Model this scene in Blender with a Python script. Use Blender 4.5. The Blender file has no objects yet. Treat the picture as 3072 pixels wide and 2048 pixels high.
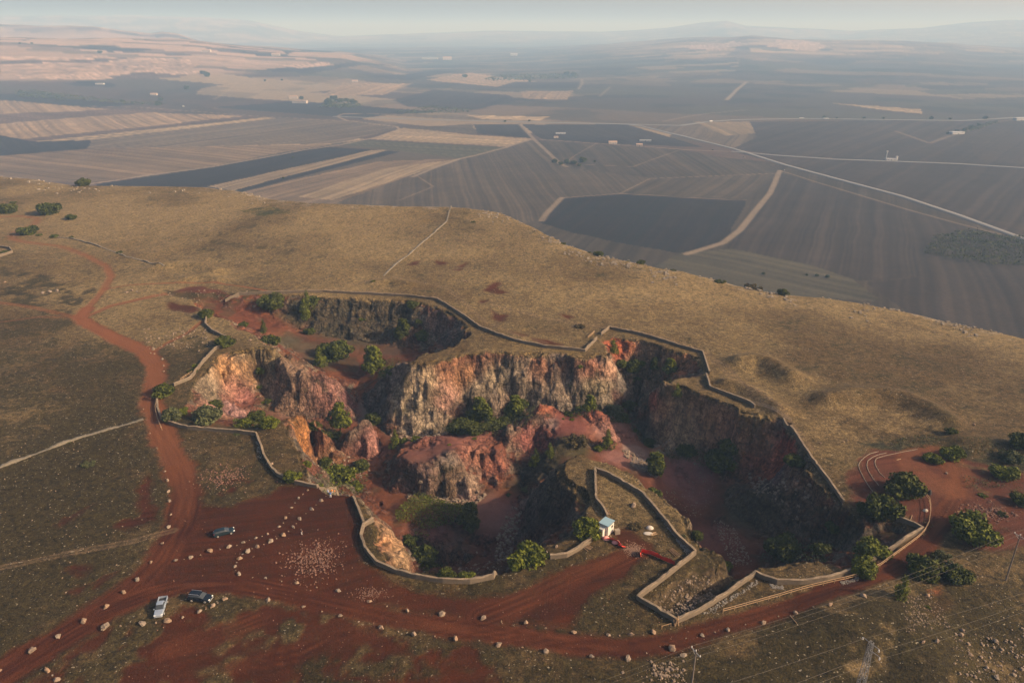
import bpy, bmesh, math, random
import numpy as np
from mathutils import Vector, Matrix

random.seed(7)
S = bpy.context.scene
C = S.collection
# ------------------------------------------------------------------ camera, sky, sun, exposure
CAM_H = 105.0
PITCH = math.radians(22.8)
FPX = 26.0 / 36.0 * 3072          # focal length in photo pixels
cam_d = bpy.data.cameras.new('camera')
cam = bpy.data.objects.new('camera', cam_d)
C.objects.link(cam)
cam.location = (0, 0, CAM_H)
cam.rotation_euler = (math.pi / 2 - PITCH, 0, 0)
cam_d.lens = 26.0
cam_d.sensor_width = 36.0
cam_d.clip_start = 1.0
cam_d.clip_end = 80000.0
S.camera = cam

SUN_EL = math.radians(28)
SUN_AZ = math.radians(-14)        # from +x, slightly towards the viewer
sx, sy, sz = math.cos(SUN_EL) * math.cos(SUN_AZ), math.cos(SUN_EL) * math.sin(SUN_AZ), math.sin(SUN_EL)
w = bpy.data.worlds.new('World')
S.world = w
w.use_nodes = True
nt = w.node_tree
nt.nodes.clear()
sky = nt.nodes.new('ShaderNodeTexSky')
sky.sky_type = 'NISHITA'
sky.sun_disc = False
sky.sun_elevation = SUN_EL
sky.sun_rotation = math.pi / 2 - SUN_AZ
sky.altitude = 600
sky.air_density = 1.0
sky.dust_density = 4.5
sky.ozone_density = 2.0
bg = nt.nodes.new('ShaderNodeBackground')
bg.inputs['Strength'].default_value = 0.085
wo = nt.nodes.new('ShaderNodeOutputWorld')
tint = nt.nodes.new('ShaderNodeMix'); tint.data_type = 'RGBA'; tint.blend_type = 'MULTIPLY'; tint.inputs[0].default_value = 1.0; 
gc = nt.nodes.new('ShaderNodeTexCoord'); sep = nt.nodes.new('ShaderNodeSeparateXYZ'); nt.links.new(gc.outputs['Generated'], sep.inputs[0])
mrg = nt.nodes.new('ShaderNodeMapRange'); nt.links.new(sep.outputs[0], mrg.inputs[0])
for i_, q_ in enumerate((-.6, .7, 0, 1)): mrg.inputs[i_ + 1].default_value = q_
grd = nt.nodes.new('ShaderNodeMix'); grd.data_type = 'RGBA'; nt.links.new(mrg.outputs[0], grd.inputs[0])
grd.inputs[6].default_value = (1.07, .95, 1.0, 1); grd.inputs[7].default_value = (2.3, 1.85, 1.45, 1); nt.links.new(grd.outputs[2], tint.inputs[7])
nt.links.new(sky.outputs[0], tint.inputs[6]); nt.links.new(tint.outputs[2], bg.inputs[0])
nt.links.new(bg.outputs[0], wo.inputs[0])

sun_d = bpy.data.lights.new('sun', 'SUN')
sun_d.energy = 5.0
sun_d.angle = math.radians(2.0)
sun_d.color = (1.0, 0.80, 0.57)
sun = bpy.data.objects.new('sun', sun_d)
C.objects.link(sun)
sun.rotation_euler = Vector((sx, sy, sz)).to_track_quat('Z', 'Y').to_euler()
S.view_settings.view_transform = 'Standard'
S.view_settings.look = 'None'
S.view_settings.exposure = 0.52
S.view_settings.gamma = 1.0
S.cycles.volume_bounces = 0
S.cycles.max_bounces = 4
S.cycles.transparent_max_bounces = 6

# ------------------------------------------------------------------ noise in numpy
def _h(ix, iy, iz, seed):
    n = (ix.astype(np.int64) * 374761393 + iy.astype(np.int64) * 668265263 + iz.astype(np.int64) * 2147483647 + seed * 974634777)
    n = (n ^ (n >> 13)) * 1274126177
    n = n & 0x7fffffff
    n = (n ^ (n >> 16)) * 60493
    return ((n & 0xffff).astype(np.float32)) / 65535.0 * 2 - 1
def vn(x, y, seed=0):
    x = np.asarray(x, float); y = np.asarray(y, float)
    ix = np.floor(x); iy = np.floor(y); fx = x - ix; fy = y - iy
    fx = fx * fx * (3 - 2 * fx); fy = fy * fy * (3 - 2 * fy)
    z = np.zeros_like(ix)
    a = _h(ix, iy, z, seed); b = _h(ix + 1, iy, z, seed); c = _h(ix, iy + 1, z, seed); d = _h(ix + 1, iy + 1, z, seed)
    return (a * (1 - fx) + b * fx) * (1 - fy) + (c * (1 - fx) + d * fx) * fy
def fbm(x, y, oct=4, seed=0, gain=0.5):
    s = 0; a = 1.0; t = 0
    for i in range(oct):
        s = s + a * vn(x * 2 ** i + 17.3 * i, y * 2 ** i - 9.1 * i, seed + i); t += a; a *= gain
    return s / t
def vn3(x, y, z, seed=0):
    ix = np.floor(x); iy = np.floor(y); iz = np.floor(z)
    fx = x - ix; fy = y - iy; fz = z - iz
    fx = fx * fx * (3 - 2 * fx); fy = fy * fy * (3 - 2 * fy); fz = fz * fz * (3 - 2 * fz)
    r = 0
    for dz in (0, 1):
        a = _h(ix, iy, iz + dz, seed); b = _h(ix + 1, iy, iz + dz, seed); c = _h(ix, iy + 1, iz + dz, seed); d = _h(ix + 1, iy + 1, iz + dz, seed)
        v = (a * (1 - fx) + b * fx) * (1 - fy) + (c * (1 - fx) + d * fx) * fy
        r = r + v * (fz if dz else (1 - fz))
    return r
def sst(x, a, b):
    t = np.clip((x - a) / (b - a), 0, 1)
    return t * t * (3 - 2 * t)

# ------------------------------------------------------------------ surveying: from a direction seen to a place on the land
sp, cp = math.sin(PITCH), math.cos(PITCH)
def ray(u, v):
    a = (np.asarray(u, float) - 1536) / FPX
    b = (1024 - np.asarray(v, float)) / FPX
    return a, cp + b * sp, -sp + b * cp
def P(u, v, z=0.0):
    dx, dy, dz = ray(u, v)
    t = (z - CAM_H) / dz
    return dx * t, dy * t
def seg_dist(x, y, pts):
    """distance to a polyline and position along it (0..n-1)"""
    best = np.full(np.shape(x), 1e9); par = np.zeros(np.shape(x))
    for i in range(len(pts) - 1):
        (ax, ay), (bx, by) = pts[i][:2], pts[i + 1][:2]
        ex, ey = bx - ax, by - ay
        L = ex * ex + ey * ey + 1e-9
        t = np.clip(((x - ax) * ex + (y - ay) * ey) / L, 0, 1)
        d = np.hypot(x - ax - t * ex, y - ay - t * ey)
        m = d < best
        best = np.where(m, d, best); par = np.where(m, i + t, par)
    return best, par
def in_poly(x, y, pts):
    r = np.zeros(np.shape(x), bool)
    n = len(pts)
    for i in range(n):
        x1, y1 = pts[i][:2]; x2, y2 = pts[(i + 1) % n][:2]
        if y1 == y2: continue
        c = ((y1 > y) != (y2 > y)) & (x < (x2 - x1) * (y - y1) / (y2 - y1) + x1)
        r ^= c
    return r

# ------------------------------------------------------------------ the plateau
EDGE_PX = [(-900, 470), (-400, 500), (0, 520), (100, 530), (230, 552), (330, 551), (500, 549), (620, 552), (720, 563), (830, 590), (930, 602), (1060, 605),
           (1200, 611), (1400, 612), (1500, 628), (1600, 672), (1700, 722), (1800, 752), (1960, 785), (2050, 800), (2200, 840), (2350, 868),
           (2460, 878), (2600, 900), (2750, 930), (2900, 965), (3072, 1005), (3400, 1075), (3800, 1160)]
def slope_right(x, y):
    return -10.0 * sst(x, 20, 260) * sst(y, 170, 330) - 3.5 * sst(x, 60, 140) * sst(-y, -150, -90)
def _place(u, v):
    z = 0.0
    for _ in range(12):
        x, y = P(u, v, z); z = float(slope_right(x, y))
    return x, y
EDGE = np.array([_place(u, v) for u, v in EDGE_PX])
BANKS = [  # px polyline, height, width
    ([(2225, 1085), (2260, 1078), (2300, 1088), (2340, 1112), (2370, 1130)], 3.6, 5.0),
    ([(2180, 1150), (2230, 1162), (2290, 1195), (2340, 1232)], 2.4, 3.5),
    ([(480, 800), (540, 795), (600, 800), (650, 815)], 2.2, 5.0),
    ([(560, 838), (610, 830), (660, 842)], 1.6, 4.0),
    ([(1130, 850), (1175, 842), (1220, 855)], 1.5, 4.0),
    ([(2480, 1200), (2560, 1188), (2640, 1185), (2720, 1200), (2790, 1235), (2830, 1262)], 3.0, 5.0),
    ([(2890, 1330), (2990, 1340), (3100, 1360)], 2.0, 6.0),
    ([(2580, 1900), (2680, 1870), (2760, 1930), (2800, 2010)], 2.5, 9.0),
]
BANKS = [([P(u, v) for u, v in b], h * .9, wd * 1.0) for b, h, wd in BANKS]
def zp(x, y):
    z = slope_right(x, y) + 0.9 * fbm(x / 60, y / 60, 3, 5) + 0.14 * fbm(x / 7, y / 7, 2, 8)
    for b, h, wd in BANKS:
        d, p = seg_dist(x, y, b)
        z = z + h * np.exp(-(d / wd) ** 2)
    ye = np.interp(x, EDGE[:, 0], EDGE[:, 1])
    s = y - ye + 3.0 * fbm(x / 25, y / 25, 3, 77)
    k = 5.0
    drop = k * np.logaddexp(0, s / k)
    drop = 0.70 * drop
    return z - np.where(drop > 112, 112 + (drop - 112) * 0.15, drop)

# ------------------------------------------------------------------ the quarry
RIM = [(470, 866), (520, 862), (640, 878), (700, 886), (800, 888), (900, 887), (1000, 891), (1100, 895), (1200, 901), (1290, 915), (1330, 932), (1380, 962),
       (1402, 985), (1404, 1005), (1385, 1025), (1345, 1050), (1290, 1060), (1240, 1068), (1214, 1080), (1243, 1094), (1285, 1090), (1320, 1083),
       (1368, 1071), (1444, 1069), (1483, 1058), (1520, 1062), (1551, 1072), (1597, 1060), (1674, 1064), (1730, 1070), (1758, 1072), (1795, 1052),
       (1822, 1066), (1833, 1052), (1822, 1034), (1795, 1020), (1822, 1003), (1860, 1008), (1920, 1020), (2000, 1040), (2060, 1060), (2105, 1075), (2110, 1095), (2112, 1116),
       (2060, 1125), (2010, 1136), (1992, 1146), (2005, 1154), (2050, 1160), (2110, 1185), (2150, 1198), (2200, 1225), (2250, 1238), (2300, 1254), (2345, 1272),
       (2378, 1310), (2395, 1345), (2415, 1400), (2455, 1440), (2490, 1485), (2512, 1510), (2560, 1545), (2640, 1555), (2700, 1568), (2735, 1592),
       (2715, 1622), (2680, 1648), (2640, 1672), (2600, 1700), (2540, 1702), (2472, 1694), (2398, 1681), (2357, 1697), (2319, 1702), (2263, 1704), (2204, 1727), (2176, 1732),
       (2163, 1717), (2158, 1681), (2143, 1661), (2084, 1633), (2074, 1602), (2071, 1577), (2061, 1546), (2025, 1516), (2007, 1494), (1997, 1479),
       (1961, 1466), (1923, 1446), (1884, 1418), (1846, 1395), (1821, 1387), (1782, 1375), (1762, 1368), (1734, 1363), (1711, 1370), (1683, 1380),
       (1672, 1405), (1690, 1440), (1735, 1475), (1755, 1500), (1748, 1545), (1720, 1590), (1690, 1612), (1650, 1632), (1622, 1650), (1590, 1690), (1540, 1700), (1480, 1716), (1410, 1730),
       (1330, 1724), (1270, 1712), (1215, 1706), (1170, 1690), (1135, 1655), (1118, 1610), (1112, 1560), (1098, 1520), (1075, 1492), (1040, 1478),
       (1010, 1470), (960, 1455), (927, 1444), (914, 1399), (901, 1365), (889, 1333), (878, 1307), (867, 1268), (840, 1262), (800, 1275), (760, 1284), (700, 1285),
       (620, 1274), (567, 1262), (562, 1230), (570, 1185), (599, 1132), (627, 1102), (648, 1083), (674, 1064), (727, 1053), (780, 1048), (818, 1050),
       (826, 1042), (800, 1028), (760, 1002), (700, 972), (640, 942), (560, 902), (490, 884)]
TRENCH = [(1950, 1806), (2085, 1694), (2120, 1690), (2150, 1700), (2180, 1738), (2235, 1748), (2140, 1802), (2040, 1858)]
SINK = [(-60, 772), (0, 765), (32, 757), (26, 748), (0, 746), (-60, 748)]
LINES = [  # (u, v, z[, dx, dy]) breaklines of the worked ground: ramp, floors, feet, crests
    [(490, 874, -.4), (560, 890, -1), (620, 912, -2.5), (700, 942, -4.5), (780, 972, -7), (850, 994, -9), (930, 1010, -11), (1000, 1025, -12.5), (1060, 1040, -14), (1085, 1060, -15),
     (1092, 1090, -16), (1085, 1130, -17.5), (1075, 1180, -19.5), (1064, 1230, -21), (1080, 1255, -21.5)],
    [(600, 930, -2.5), (690, 960, -4.5), (770, 990, -7), (840, 1018, -9.5), (920, 1060, -12), (980, 1090, -14), (1040, 1110, -15.5)],
    [(860, 1040, -9.5), (900, 1075, -11.5), (950, 1100, -13.5), (1010, 1130, -15), (1045, 1150, -17)],
    [(900, 985, -10.5), (1000, 1012, -13), (1100, 1030, -14), (1200, 1045, -15), (1260, 1052, -15), (1310, 1054, -15)],
    [(740, 905, -1.6), (820, 925, -3.6), (900, 938, -5.6), (1000, 955, -7), (1100, 958, -7), (1200, 965, -7), (1255, 975, -7.5)],
    [(1110, 1060, -15), (1200, 1060, -15), (1260, 1062, -15.5)],
    [(1385, 1025, -13, -6, 5), (1345, 1050, -13, -3, 9), (1290, 1060, -13.5, -1, 8), (1240, 1068, -14, 0, 8), (1195, 1085, -15, -2, 8)],
    # spur west of the main face
    [(1214, 1082, -1), (1190, 1088, -2.5), (1169, 1095, -4), (1145, 1128, -9), (1120, 1160, -14), (1104, 1182, -17.5), (1096, 1205, -20)],
    [(1096, 1212, -20.5), (1110, 1245, -21.5), (1132, 1292, -22), (1176, 1305, -22.5), (1245, 1306, -22.5), (1310, 1300, -22.5), (1337, 1290, -22.5), (1406, 1272, -22.5), (1483, 1264, -22.5),
     (1540, 1255, -22), (1616, 1250, -20.5), (1712, 1248, -19.5), (1808, 1240, -18.7), (1850, 1230, -18.5), (1892, 1215, -18.5)],
    [(1831, 1060, -1.5), (1838, 1095, -6), (1862, 1115, -9), (1884, 1150, -13.5), (1896, 1180, -17), (1902, 1202, -19)],
    # northeast pit
    [(1850, 1118, -10), (1880, 1134, -12), (1920, 1142, -12.5), (1980, 1143, -11), (2035, 1124, -7.5), (2072, 1108, -4.5)],
    [(2060, 1125, -6, -3, 9), (2010, 1136, -10, -3, 8), (1990, 1146, -14, -6, 5)],
    [(1905, 1175, -16.5), (1940, 1168, -17), (1915, 1215, -19.5), (1905, 1260, -21), (1925, 1310, -20.5), (1950, 1345, -20.5)],
    [(1992, 1150, -2), (1960, 1170, -5), (1952, 1185, -8), (1948, 1225, -13), (1950, 1270, -16), (1956, 1316, -18.6)],
    [(1958, 1322, -19), (1994, 1334, -18.5), (2076, 1342, -17), (2137, 1355, -16.5), (2200, 1364, -13.5), (2215, 1364, -12.5)],
    # east pit
    [(2352, 1285, -2.5), (2290, 1310, -6.5), (2245, 1340, -11)],
    [(2392, 1345, -2.5), (2330, 1382, -8), (2260, 1420, -13.5), (2200, 1450, -18)],
    [(2440, 1440, -3), (2380, 1490, -8), (2300, 1540, -13), (2250, 1568, -16)], [(2480, 1500, -3.5), (2430, 1545, -7.5), (2380, 1590, -11.5)],
    [(2120, 1385, -18), (2160, 1440, -18.6), (2185, 1500, -19), (2205, 1570, -17.3), (2240, 1640, -17), (2310, 1672, -17), (2370, 1650, -15.5), (2430, 1625, -12.5), (2490, 1625, -9.5), (2550, 1640, -6.5), (2600, 1650, -4.5)],
    [(1990, 1355, -20), (2020, 1420, -21.5), (2060, 1480, -22), (2100, 1530, -21), (2140, 1600, -19.5), (2165, 1670, -18.5), (2185, 1700, -18.5)],
    [(2560, 1565, -4), (2620, 1585, -4.5), (2680, 1600, -2.5)], [(2500, 1540, -6), (2480, 1570, -10)],
    [(2540, 1700, -6, -2, 9), (2472, 1697, -11, -2, 9), (2398, 1681, -15, 0, 8), (2357, 1697, -16, 0, 8), (2263, 1704, -17, 0, 7), (2204, 1727, -17, 0, 7)],
    [(2163, 1717, -17, 5, 5), (2143, 1661, -18, 6, 4), (2084, 1633, -19, 6, 4), (2071, 1577, -20, 7, 3), (2061, 1546, -20.5, 7, 4), (2007, 1494, -21, 6, 5),
     (1961, 1466, -21, 5, 7), (1923, 1446, -20, 5, 7), (1884, 1418, -19, 4, 8), (1846, 1395, -16, 3, 9), (1782, 1375, -14, 2, 10), (1734, 1363, -14, -1, 10), (1690, 1375, -14, -5, 9)],
    # nose of the cabin promontory, its west face
    [(1672, 1404, -1.5), (1645, 1425, -4.5), (1618, 1444, -8), (1599, 1463, -11), (1588, 1482, -15), (1576, 1508, -20), (1572, 1520, -22)],
    [(1571, 1535, -23.5), (1570, 1560, -24), (1561, 1609, -24.5), (1558, 1640, -25), (1570, 1670, -25.5), (1600, 1680, -25)],
    [(1700, 1470, -4), (1730, 1510, -7), (1725, 1550, -8), (1690, 1590, -9)],
    # wooded hump and foot behind it
    [(1560, 1420, -22), (1562, 1450, -22.5), (1564, 1490, -23)],
    [(1600, 1400, -18.5), (1660, 1342, -13.5), (1703, 1318, -12.5), (1744, 1315, -12.5), (1772, 1325, -13.5), (1800, 1350, -16)],
    # central red mounds
    [(1204, 1339, -14), (1245, 1325, -13), (1289, 1314, -12.5), (1353, 1315, -12.5), (1420, 1307, -12.3), (1459, 1299, -12), (1492, 1288, -11), (1515, 1274, -9.5), (1533, 1264, -9), (1548, 1272, -10.5), (1570, 1284, -12.5),
     (1592, 1255, -11), (1610, 1222, -9), (1629, 1203, -8), (1655, 1222, -10), (1680, 1245, -12.5), (1705, 1252, -13), (1745, 1244, -11.5), (1775, 1228, -9.5), (1800, 1223, -9), (1833, 1229, -9.5), (1851, 1260, -13),
     (1884, 1300, -17), (1910, 1326, -19), (1925, 1345, -19), (1936, 1375, -20.5)],
    [(1640, 1240, -10.5), (1655, 1300, -15), (1660, 1330, -14)], [(1810, 1250, -11), (1815, 1290, -14), (1840, 1330, -17)], [(1548, 1290, -12), (1556, 1330, -15.5), (1560, 1370, -19.5)],
    [(1189, 1371, -15.5), (1219, 1384, -14.5), (1260, 1385, -14), (1310, 1372, -13), (1346, 1361, -12)], [(1346, 1361, -12), (1360, 1345, -11.5), (1380, 1330, -11.5), (1412, 1333, -12), (1459, 1342, -13), (1501, 1356, -15), (1518, 1382, -18), (1530, 1420, -21.5)],
    [(1346, 1361, -12), (1372, 1385, -14), (1400, 1430, -18), (1425, 1458, -22)],
    [(1430, 1360, -15.5), (1432, 1400, -19), (1440, 1440, -22)],
    [(1222, 1405, -16), (1259, 1416, -16), (1300, 1424, -16.3), (1331, 1428, -16.5), (1374, 1437, -17), (1402, 1448, -19)],
    [(1228, 1470, -23), (1255, 1486, -23.3), (1300, 1488, -23.5), (1353, 1490, -23.5), (1395, 1496, -23.5), (1415, 1486, -23.3), (1438, 1468, -23)],
    [(1150, 1380, -22.3), (1140, 1414, -22.5), (1145, 1450, -23), (1161, 1486, -23.4), (1210, 1475, -23.3)],
    [(1480, 1466, -22.8), (1544, 1463, -22.7)],
    [(1130, 1320, -22), (1145, 1350, -22.2), (1128, 1400, -22.4), (1105, 1440, -22.7), (1130, 1490, -23.2), (1180, 1540, -23.4), (1300, 1540, -23.5), (1430, 1530, -23.5), (1540, 1520, -23.5)],
    [(1230, 1580, -23.5), (1260, 1588, -22.8), (1324, 1612, -22.3), (1370, 1632, -23.3), (1405, 1655, -25.5)], [(1420, 1600, -24), (1500, 1600, -24.5), (1530, 1640, -26), (1500, 1690, -27.5)],
    [(1440, 1640, -26.5), (1440, 1680, -28)],
    [(1258, 1630, -29), (1330, 1668, -29.5), (1388, 1690, -29), (1300, 1690, -29.5), (1250, 1670, -29)],
    [(1602, 1300, -16.5), (1598, 1335, -18.5), (1590, 1380, -21)], [(1712, 1292, -15)], [(1550, 1300, -15.5), (1535, 1330, -17)], [(1585, 1305, -16)],
    [(1240, 1352, -15.6), (1275, 1345, -15), (1310, 1338, -14.6)], [(1398, 1350, -14.8), (1408, 1385, -18)], [(1455, 1362, -16.5), (1462, 1400, -20)], [(1480, 1320, -14.6), (1500, 1330, -15.8)], [(1843, 1275, -16), (1870, 1330, -19)],
    [(1629, 1203, -7), (1640, 1235, -10), (1652, 1290, -13.5)], [(1800, 1223, -8.6), (1790, 1250, -10.8), (1785, 1285, -13.6)], [(1533, 1264, -8.4), (1544, 1300, -12.5), (1552, 1335, -16)],
    # west: pinnacle, orange spur, left bowl
    [(1033, 1335, -20.5), (1060, 1280, -12), (1078, 1246, -9.5), (1101, 1253, -10.5), (1118, 1295, -15), (1130, 1330, -18.5)],
    [(1003, 1338, -20.5), (1040, 1362, -21.5), (1090, 1370, -22), (1125, 1375, -22.2)], [(1050, 1262, -20.5, 0, 5), (1085, 1250, -21, 0, 6), (1120, 1270, -21.5, 4, 5)],
    [(845, 1262, -.3), (875, 1242, -.8), (906, 1226, -1.5), (931, 1245, -3.5), (974, 1272, -7), (986, 1296, -11), (998, 1328, -16.5), (1004, 1360, -20)],
    [(884, 1238, -8, 1, 9), (906, 1226, -13, 3, 9), (931, 1245, -16, 4, 8), (974, 1272, -19, 5, 6)],
    [(899, 1348, -16.5), (925, 1365, -17.5), (944, 1388, -18.5), (972, 1390, -19.5), (1002, 1376, -21)],
    [(935, 1435, -19.5), (960, 1425, -20.5), (1000, 1430, -21.5), (1060, 1440, -22.3)],
    [(844, 1064, -1), (880, 1093, -3), (905, 1112, -4.6), (921, 1123, -5.8), (940, 1124, -6), (974, 1117, -5.2), (1001, 1138, -8), (1020, 1155, -10.5), (1038, 1172, -13.5), (1052, 1188, -17), (1062, 1215, -20.5)],
    [(625, 1230, -9), (660, 1250, -12.5), (700, 1262, -15), (760, 1244, -16.5), (800, 1230, -17), (850, 1242, -18), (900, 1255, -19.5), (955, 1275, -20.2), (1005, 1296, -20.5)],
    [(648, 1100, -4), (680, 1160, -9), (720, 1215, -14)], [(820, 1090, -6), (850, 1150, -10), (870, 1200, -16)], [(930, 1180, -12), (980, 1190, -13.5), (1000, 1240, -18)],
    [(790, 1090, -8), (770, 1150, -12), (790, 1200, -15.2)],
    [(1098, 1500, -20, 2, 10), (1075, 1485, -20, 1, 10), (1040, 1475, -20, 0, 10), (1010, 1465, -20, 0, 10), (960, 1452, -19, 0, 9)],
    [(1100, 1510, -1), (1129, 1530, -3), (1174, 1583, -5), (1214, 1637, -6), (1224, 1680, -5)],
    [(1129, 1530, -21, 5, 5), (1174, 1583, -23, 5, 3), (1214, 1637, -26, 6, 2), (1224, 1680, -27, 8, 5)],
    [(1270, 1712, -25, 2, 13), (1330, 1724, -26, 0, 13), (1410, 1730, -26, 0, 13), (1480, 1716, -26, 0, 12), (1540, 1700, -25, -3, 11), (1590, 1690, -25, -5, 9)],
]
TLINES = [[(1985, 1818, -1.6), (2050, 1812, -2.2), (2120, 1790, -2.8), (2170, 1762, -3.0)], [(1985, 1798, -.8), (2040, 1750, -.8), (2100, 1715, -.8)], [(-60, 758, -3), (15, 754, -2.5)]]
RIMW = [P(u, v, 0.0) for u, v in RIM]
TRW = [P(u, v, 0.0) for u, v in TRENCH]
SKW = [P(u, v, 0.0) for u, v in SINK]
CELL = 0.8
QX0, QX1, QY0, QY1 = -310.0, 125.0, 92.0, 350.0
qx = np.arange(QX0, QX1, CELL); qy = np.arange(QY0, QY1, CELL)
GX, GY = np.meshgrid(qx, qy)
inside = in_poly(GX, GY, RIMW) | in_poly(GX, GY, TRW) | in_poly(GX, GY, SKW)
Q = np.zeros(GX.shape); fixed = ~inside
def raster(line):
    pw = []
    for p in line:
        x, y = P(p[0], p[1], p[2] if len(p) == 3 else 0.0)
        if len(p) == 5: x += p[3]; y += p[4]
        pw.append((x, y, p[2]))
    for a, b in zip(pw[:-1], pw[1:]):
        n = int(math.hypot(b[0] - a[0], b[1] - a[1]) / (CELL * 0.4)) + 2
        for k in range(n):
            t = k / (n - 1)
            x = a[0] + (b[0] - a[0]) * t; y = a[1] + (b[1] - a[1]) * t; z = a[2] + (b[2] - a[2]) * t
            i = int(round((y - QY0) / CELL)); j = int(round((x - QX0) / CELL))
            if 0 < i < Q.shape[0] - 1 and 0 < j < Q.shape[1] - 1 and inside[i, j]:
                Q[i, j] = z; fixed[i, j] = True
for L in LINES + TLINES: raster(L)
def relax(Q, fixed, n):
    free = ~fixed
    for _ in range(n):
        A = 0.25 * (np.roll(Q, 1, 0) + np.roll(Q, -1, 0) + np.roll(Q, 1, 1) + np.roll(Q, -1, 1))
        Q[free] += 1.0 * (A - Q)[free]
    return Q
def solve(Q, fixed):
    if min(Q.shape) > 40:
        h, wd = Q.shape[0] // 2 * 2, Q.shape[1] // 2 * 2
        q4 = Q[:h, :wd].reshape(h // 2, 2, wd // 2, 2).transpose(0, 2, 1, 3).reshape(h // 2, wd // 2, 4)
        f4 = fixed[:h, :wd].reshape(h // 2, 2, wd // 2, 2).transpose(0, 2, 1, 3).reshape(h // 2, wd // 2, 4)
        cnt = f4.sum(2)
        qc = np.where(cnt > 0, (q4 * f4).sum(2) / np.maximum(cnt, 1), 0.0)
        qc = solve(qc, cnt > 0)
        up = np.repeat(np.repeat(qc, 2, 0), 2, 1)
        U = Q.copy(); U[:h, :wd] = up
        Q = np.where(fixed, Q, U)
    return relax(Q, fixed, 260)
Q = solve(Q, fixed)
for _ in range(1):
    B = (Q * 4 + np.roll(Q, 1, 0) + np.roll(Q, -1, 0) + np.roll(Q, 1, 1) + np.roll(Q, -1, 1)) / 8
    Q = np.where(inside, B, Q)
def bil(G, x, y):
    fx = np.clip((x - QX0) / CELL, 0, G.shape[1] - 1.001); fy = np.clip((y - QY0) / CELL, 0, G.shape[0] - 1.001)
    i = fy.astype(int); j = fx.astype(int); fx = fx - j; fy = fy - i
    return (G[i, j] * (1 - fx) + G[i, j + 1] * fx) * (1 - fy) + (G[i + 1, j] * (1 - fx) + G[i + 1, j + 1] * fx) * fy
QS = np.hypot(*np.gradient(Q, CELL))
for _ in range(3):
    QS = (QS * 2 + np.roll(QS, 1, 0) + np.roll(QS, -1, 0) + np.roll(QS, 1, 1) + np.roll(QS, -1, 1)) / 6
def warp(x, y):
    a = 2.3; b = 0.9
    wx = a * fbm(x / 8.0, y / 8.0, 2, 31) + b * fbm(x / 2.6, y / 2.6, 3, 41)
    wy = a * fbm(x / 8.0, y / 8.0, 2, 51) + b * fbm(x / 2.6, y / 2.6, 3, 61)
    return wx, wy
def qoff(x, y):
    wx, wy = warp(x, y)
    q = bil(Q, x + wx, y + wy)
    s = bil(QS, x, y)
    q = q + (0.5 * fbm(x / 2.6, y / 2.6, 3, 71) * sst(s, 0.35, 1.2) + 0.22 * fbm(x / 3.5, y / 3.5, 3, 75) * sst(-q, 0.3, 2))
    q = q - (2.3 * np.abs(fbm(x / 6.5, y / 6.5, 3, 79)) + .8 * np.abs(fbm(x / 2.4, y / 2.4, 2, 83))) * sst(s, 0.2, 0.7) + .15 * sst(s, .25, .8)
    inb = (x > QX0 + 3) & (x < QX1 - 3) & (y > QY0 + 3) & (y < QY1 - 3)
    return np.where(inb, q, 0.0)
def H(x, y):
    x = np.asarray(x, float); y = np.asarray(y, float)
    return zp(x, y) + qoff(x, y)
def spaced(a, b, fine0, fine1, step, grow, big):
    c = list(np.arange(fine0, fine1, step))
    s = step; x = c[-1]
    while x < b: s = min(s * grow, big); x += s; c.append(x)
    s = step; x = c[0]; l = []
    while x > a: s = min(s * grow, big); x -= s; l.append(x)
    return np.array(l[::-1] + c)
xs = spaced(-760, 560, -166, 104, 0.34, 1.026, 3.2)
ys = spaced(30, 700, 118, 304, 0.34, 1.024, 2.2)
X, Y = np.meshgrid(xs, ys)
Z = H(X, Y)
def grid_z(x, y):
    j = np.clip(np.searchsorted(xs, x) - 1, 0, len(xs) - 2); i = np.clip(np.searchsorted(ys, y) - 1, 0, len(ys) - 2)
    fx = np.clip((x - xs[j]) / (xs[j + 1] - xs[j]), 0, 1); fy = np.clip((y - ys[i]) / (ys[i + 1] - ys[i]), 0, 1)
    return (Z[i, j] * (1 - fx) + Z[i, j + 1] * fx) * (1 - fy) + (Z[i + 1, j] * (1 - fx) + Z[i + 1, j + 1] * fx) * fy
def hits(uv):
    """where each line of sight first meets the plateau or the quarry"""
    uv = np.asarray(uv, float)
    dx, dy, dz = ray(uv[:, 0], uv[:, 1])
    n = np.hypot(dx, dy); dx, dy, dz = dx / n, dy / n, dz / n
    t = 60 + 1.0 * np.arange(640)
    g = (CAM_H + dz[:, None] * t) < grid_z(dx[:, None] * t, dy[:, None] * t)
    k = np.where(g.any(1), g.argmax(1), 639)
    b = t[k]; a = b - 1.0
    for _ in range(8):
        m = (a + b) / 2
        q = (CAM_H + dz * m) < grid_z(dx * m, dy * m)
        b = np.where(q, m, b); a = np.where(q, a, m)
    x, y = dx * b, dy * b
    return np.stack([x, y, grid_z(x, y)], 1)

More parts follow.
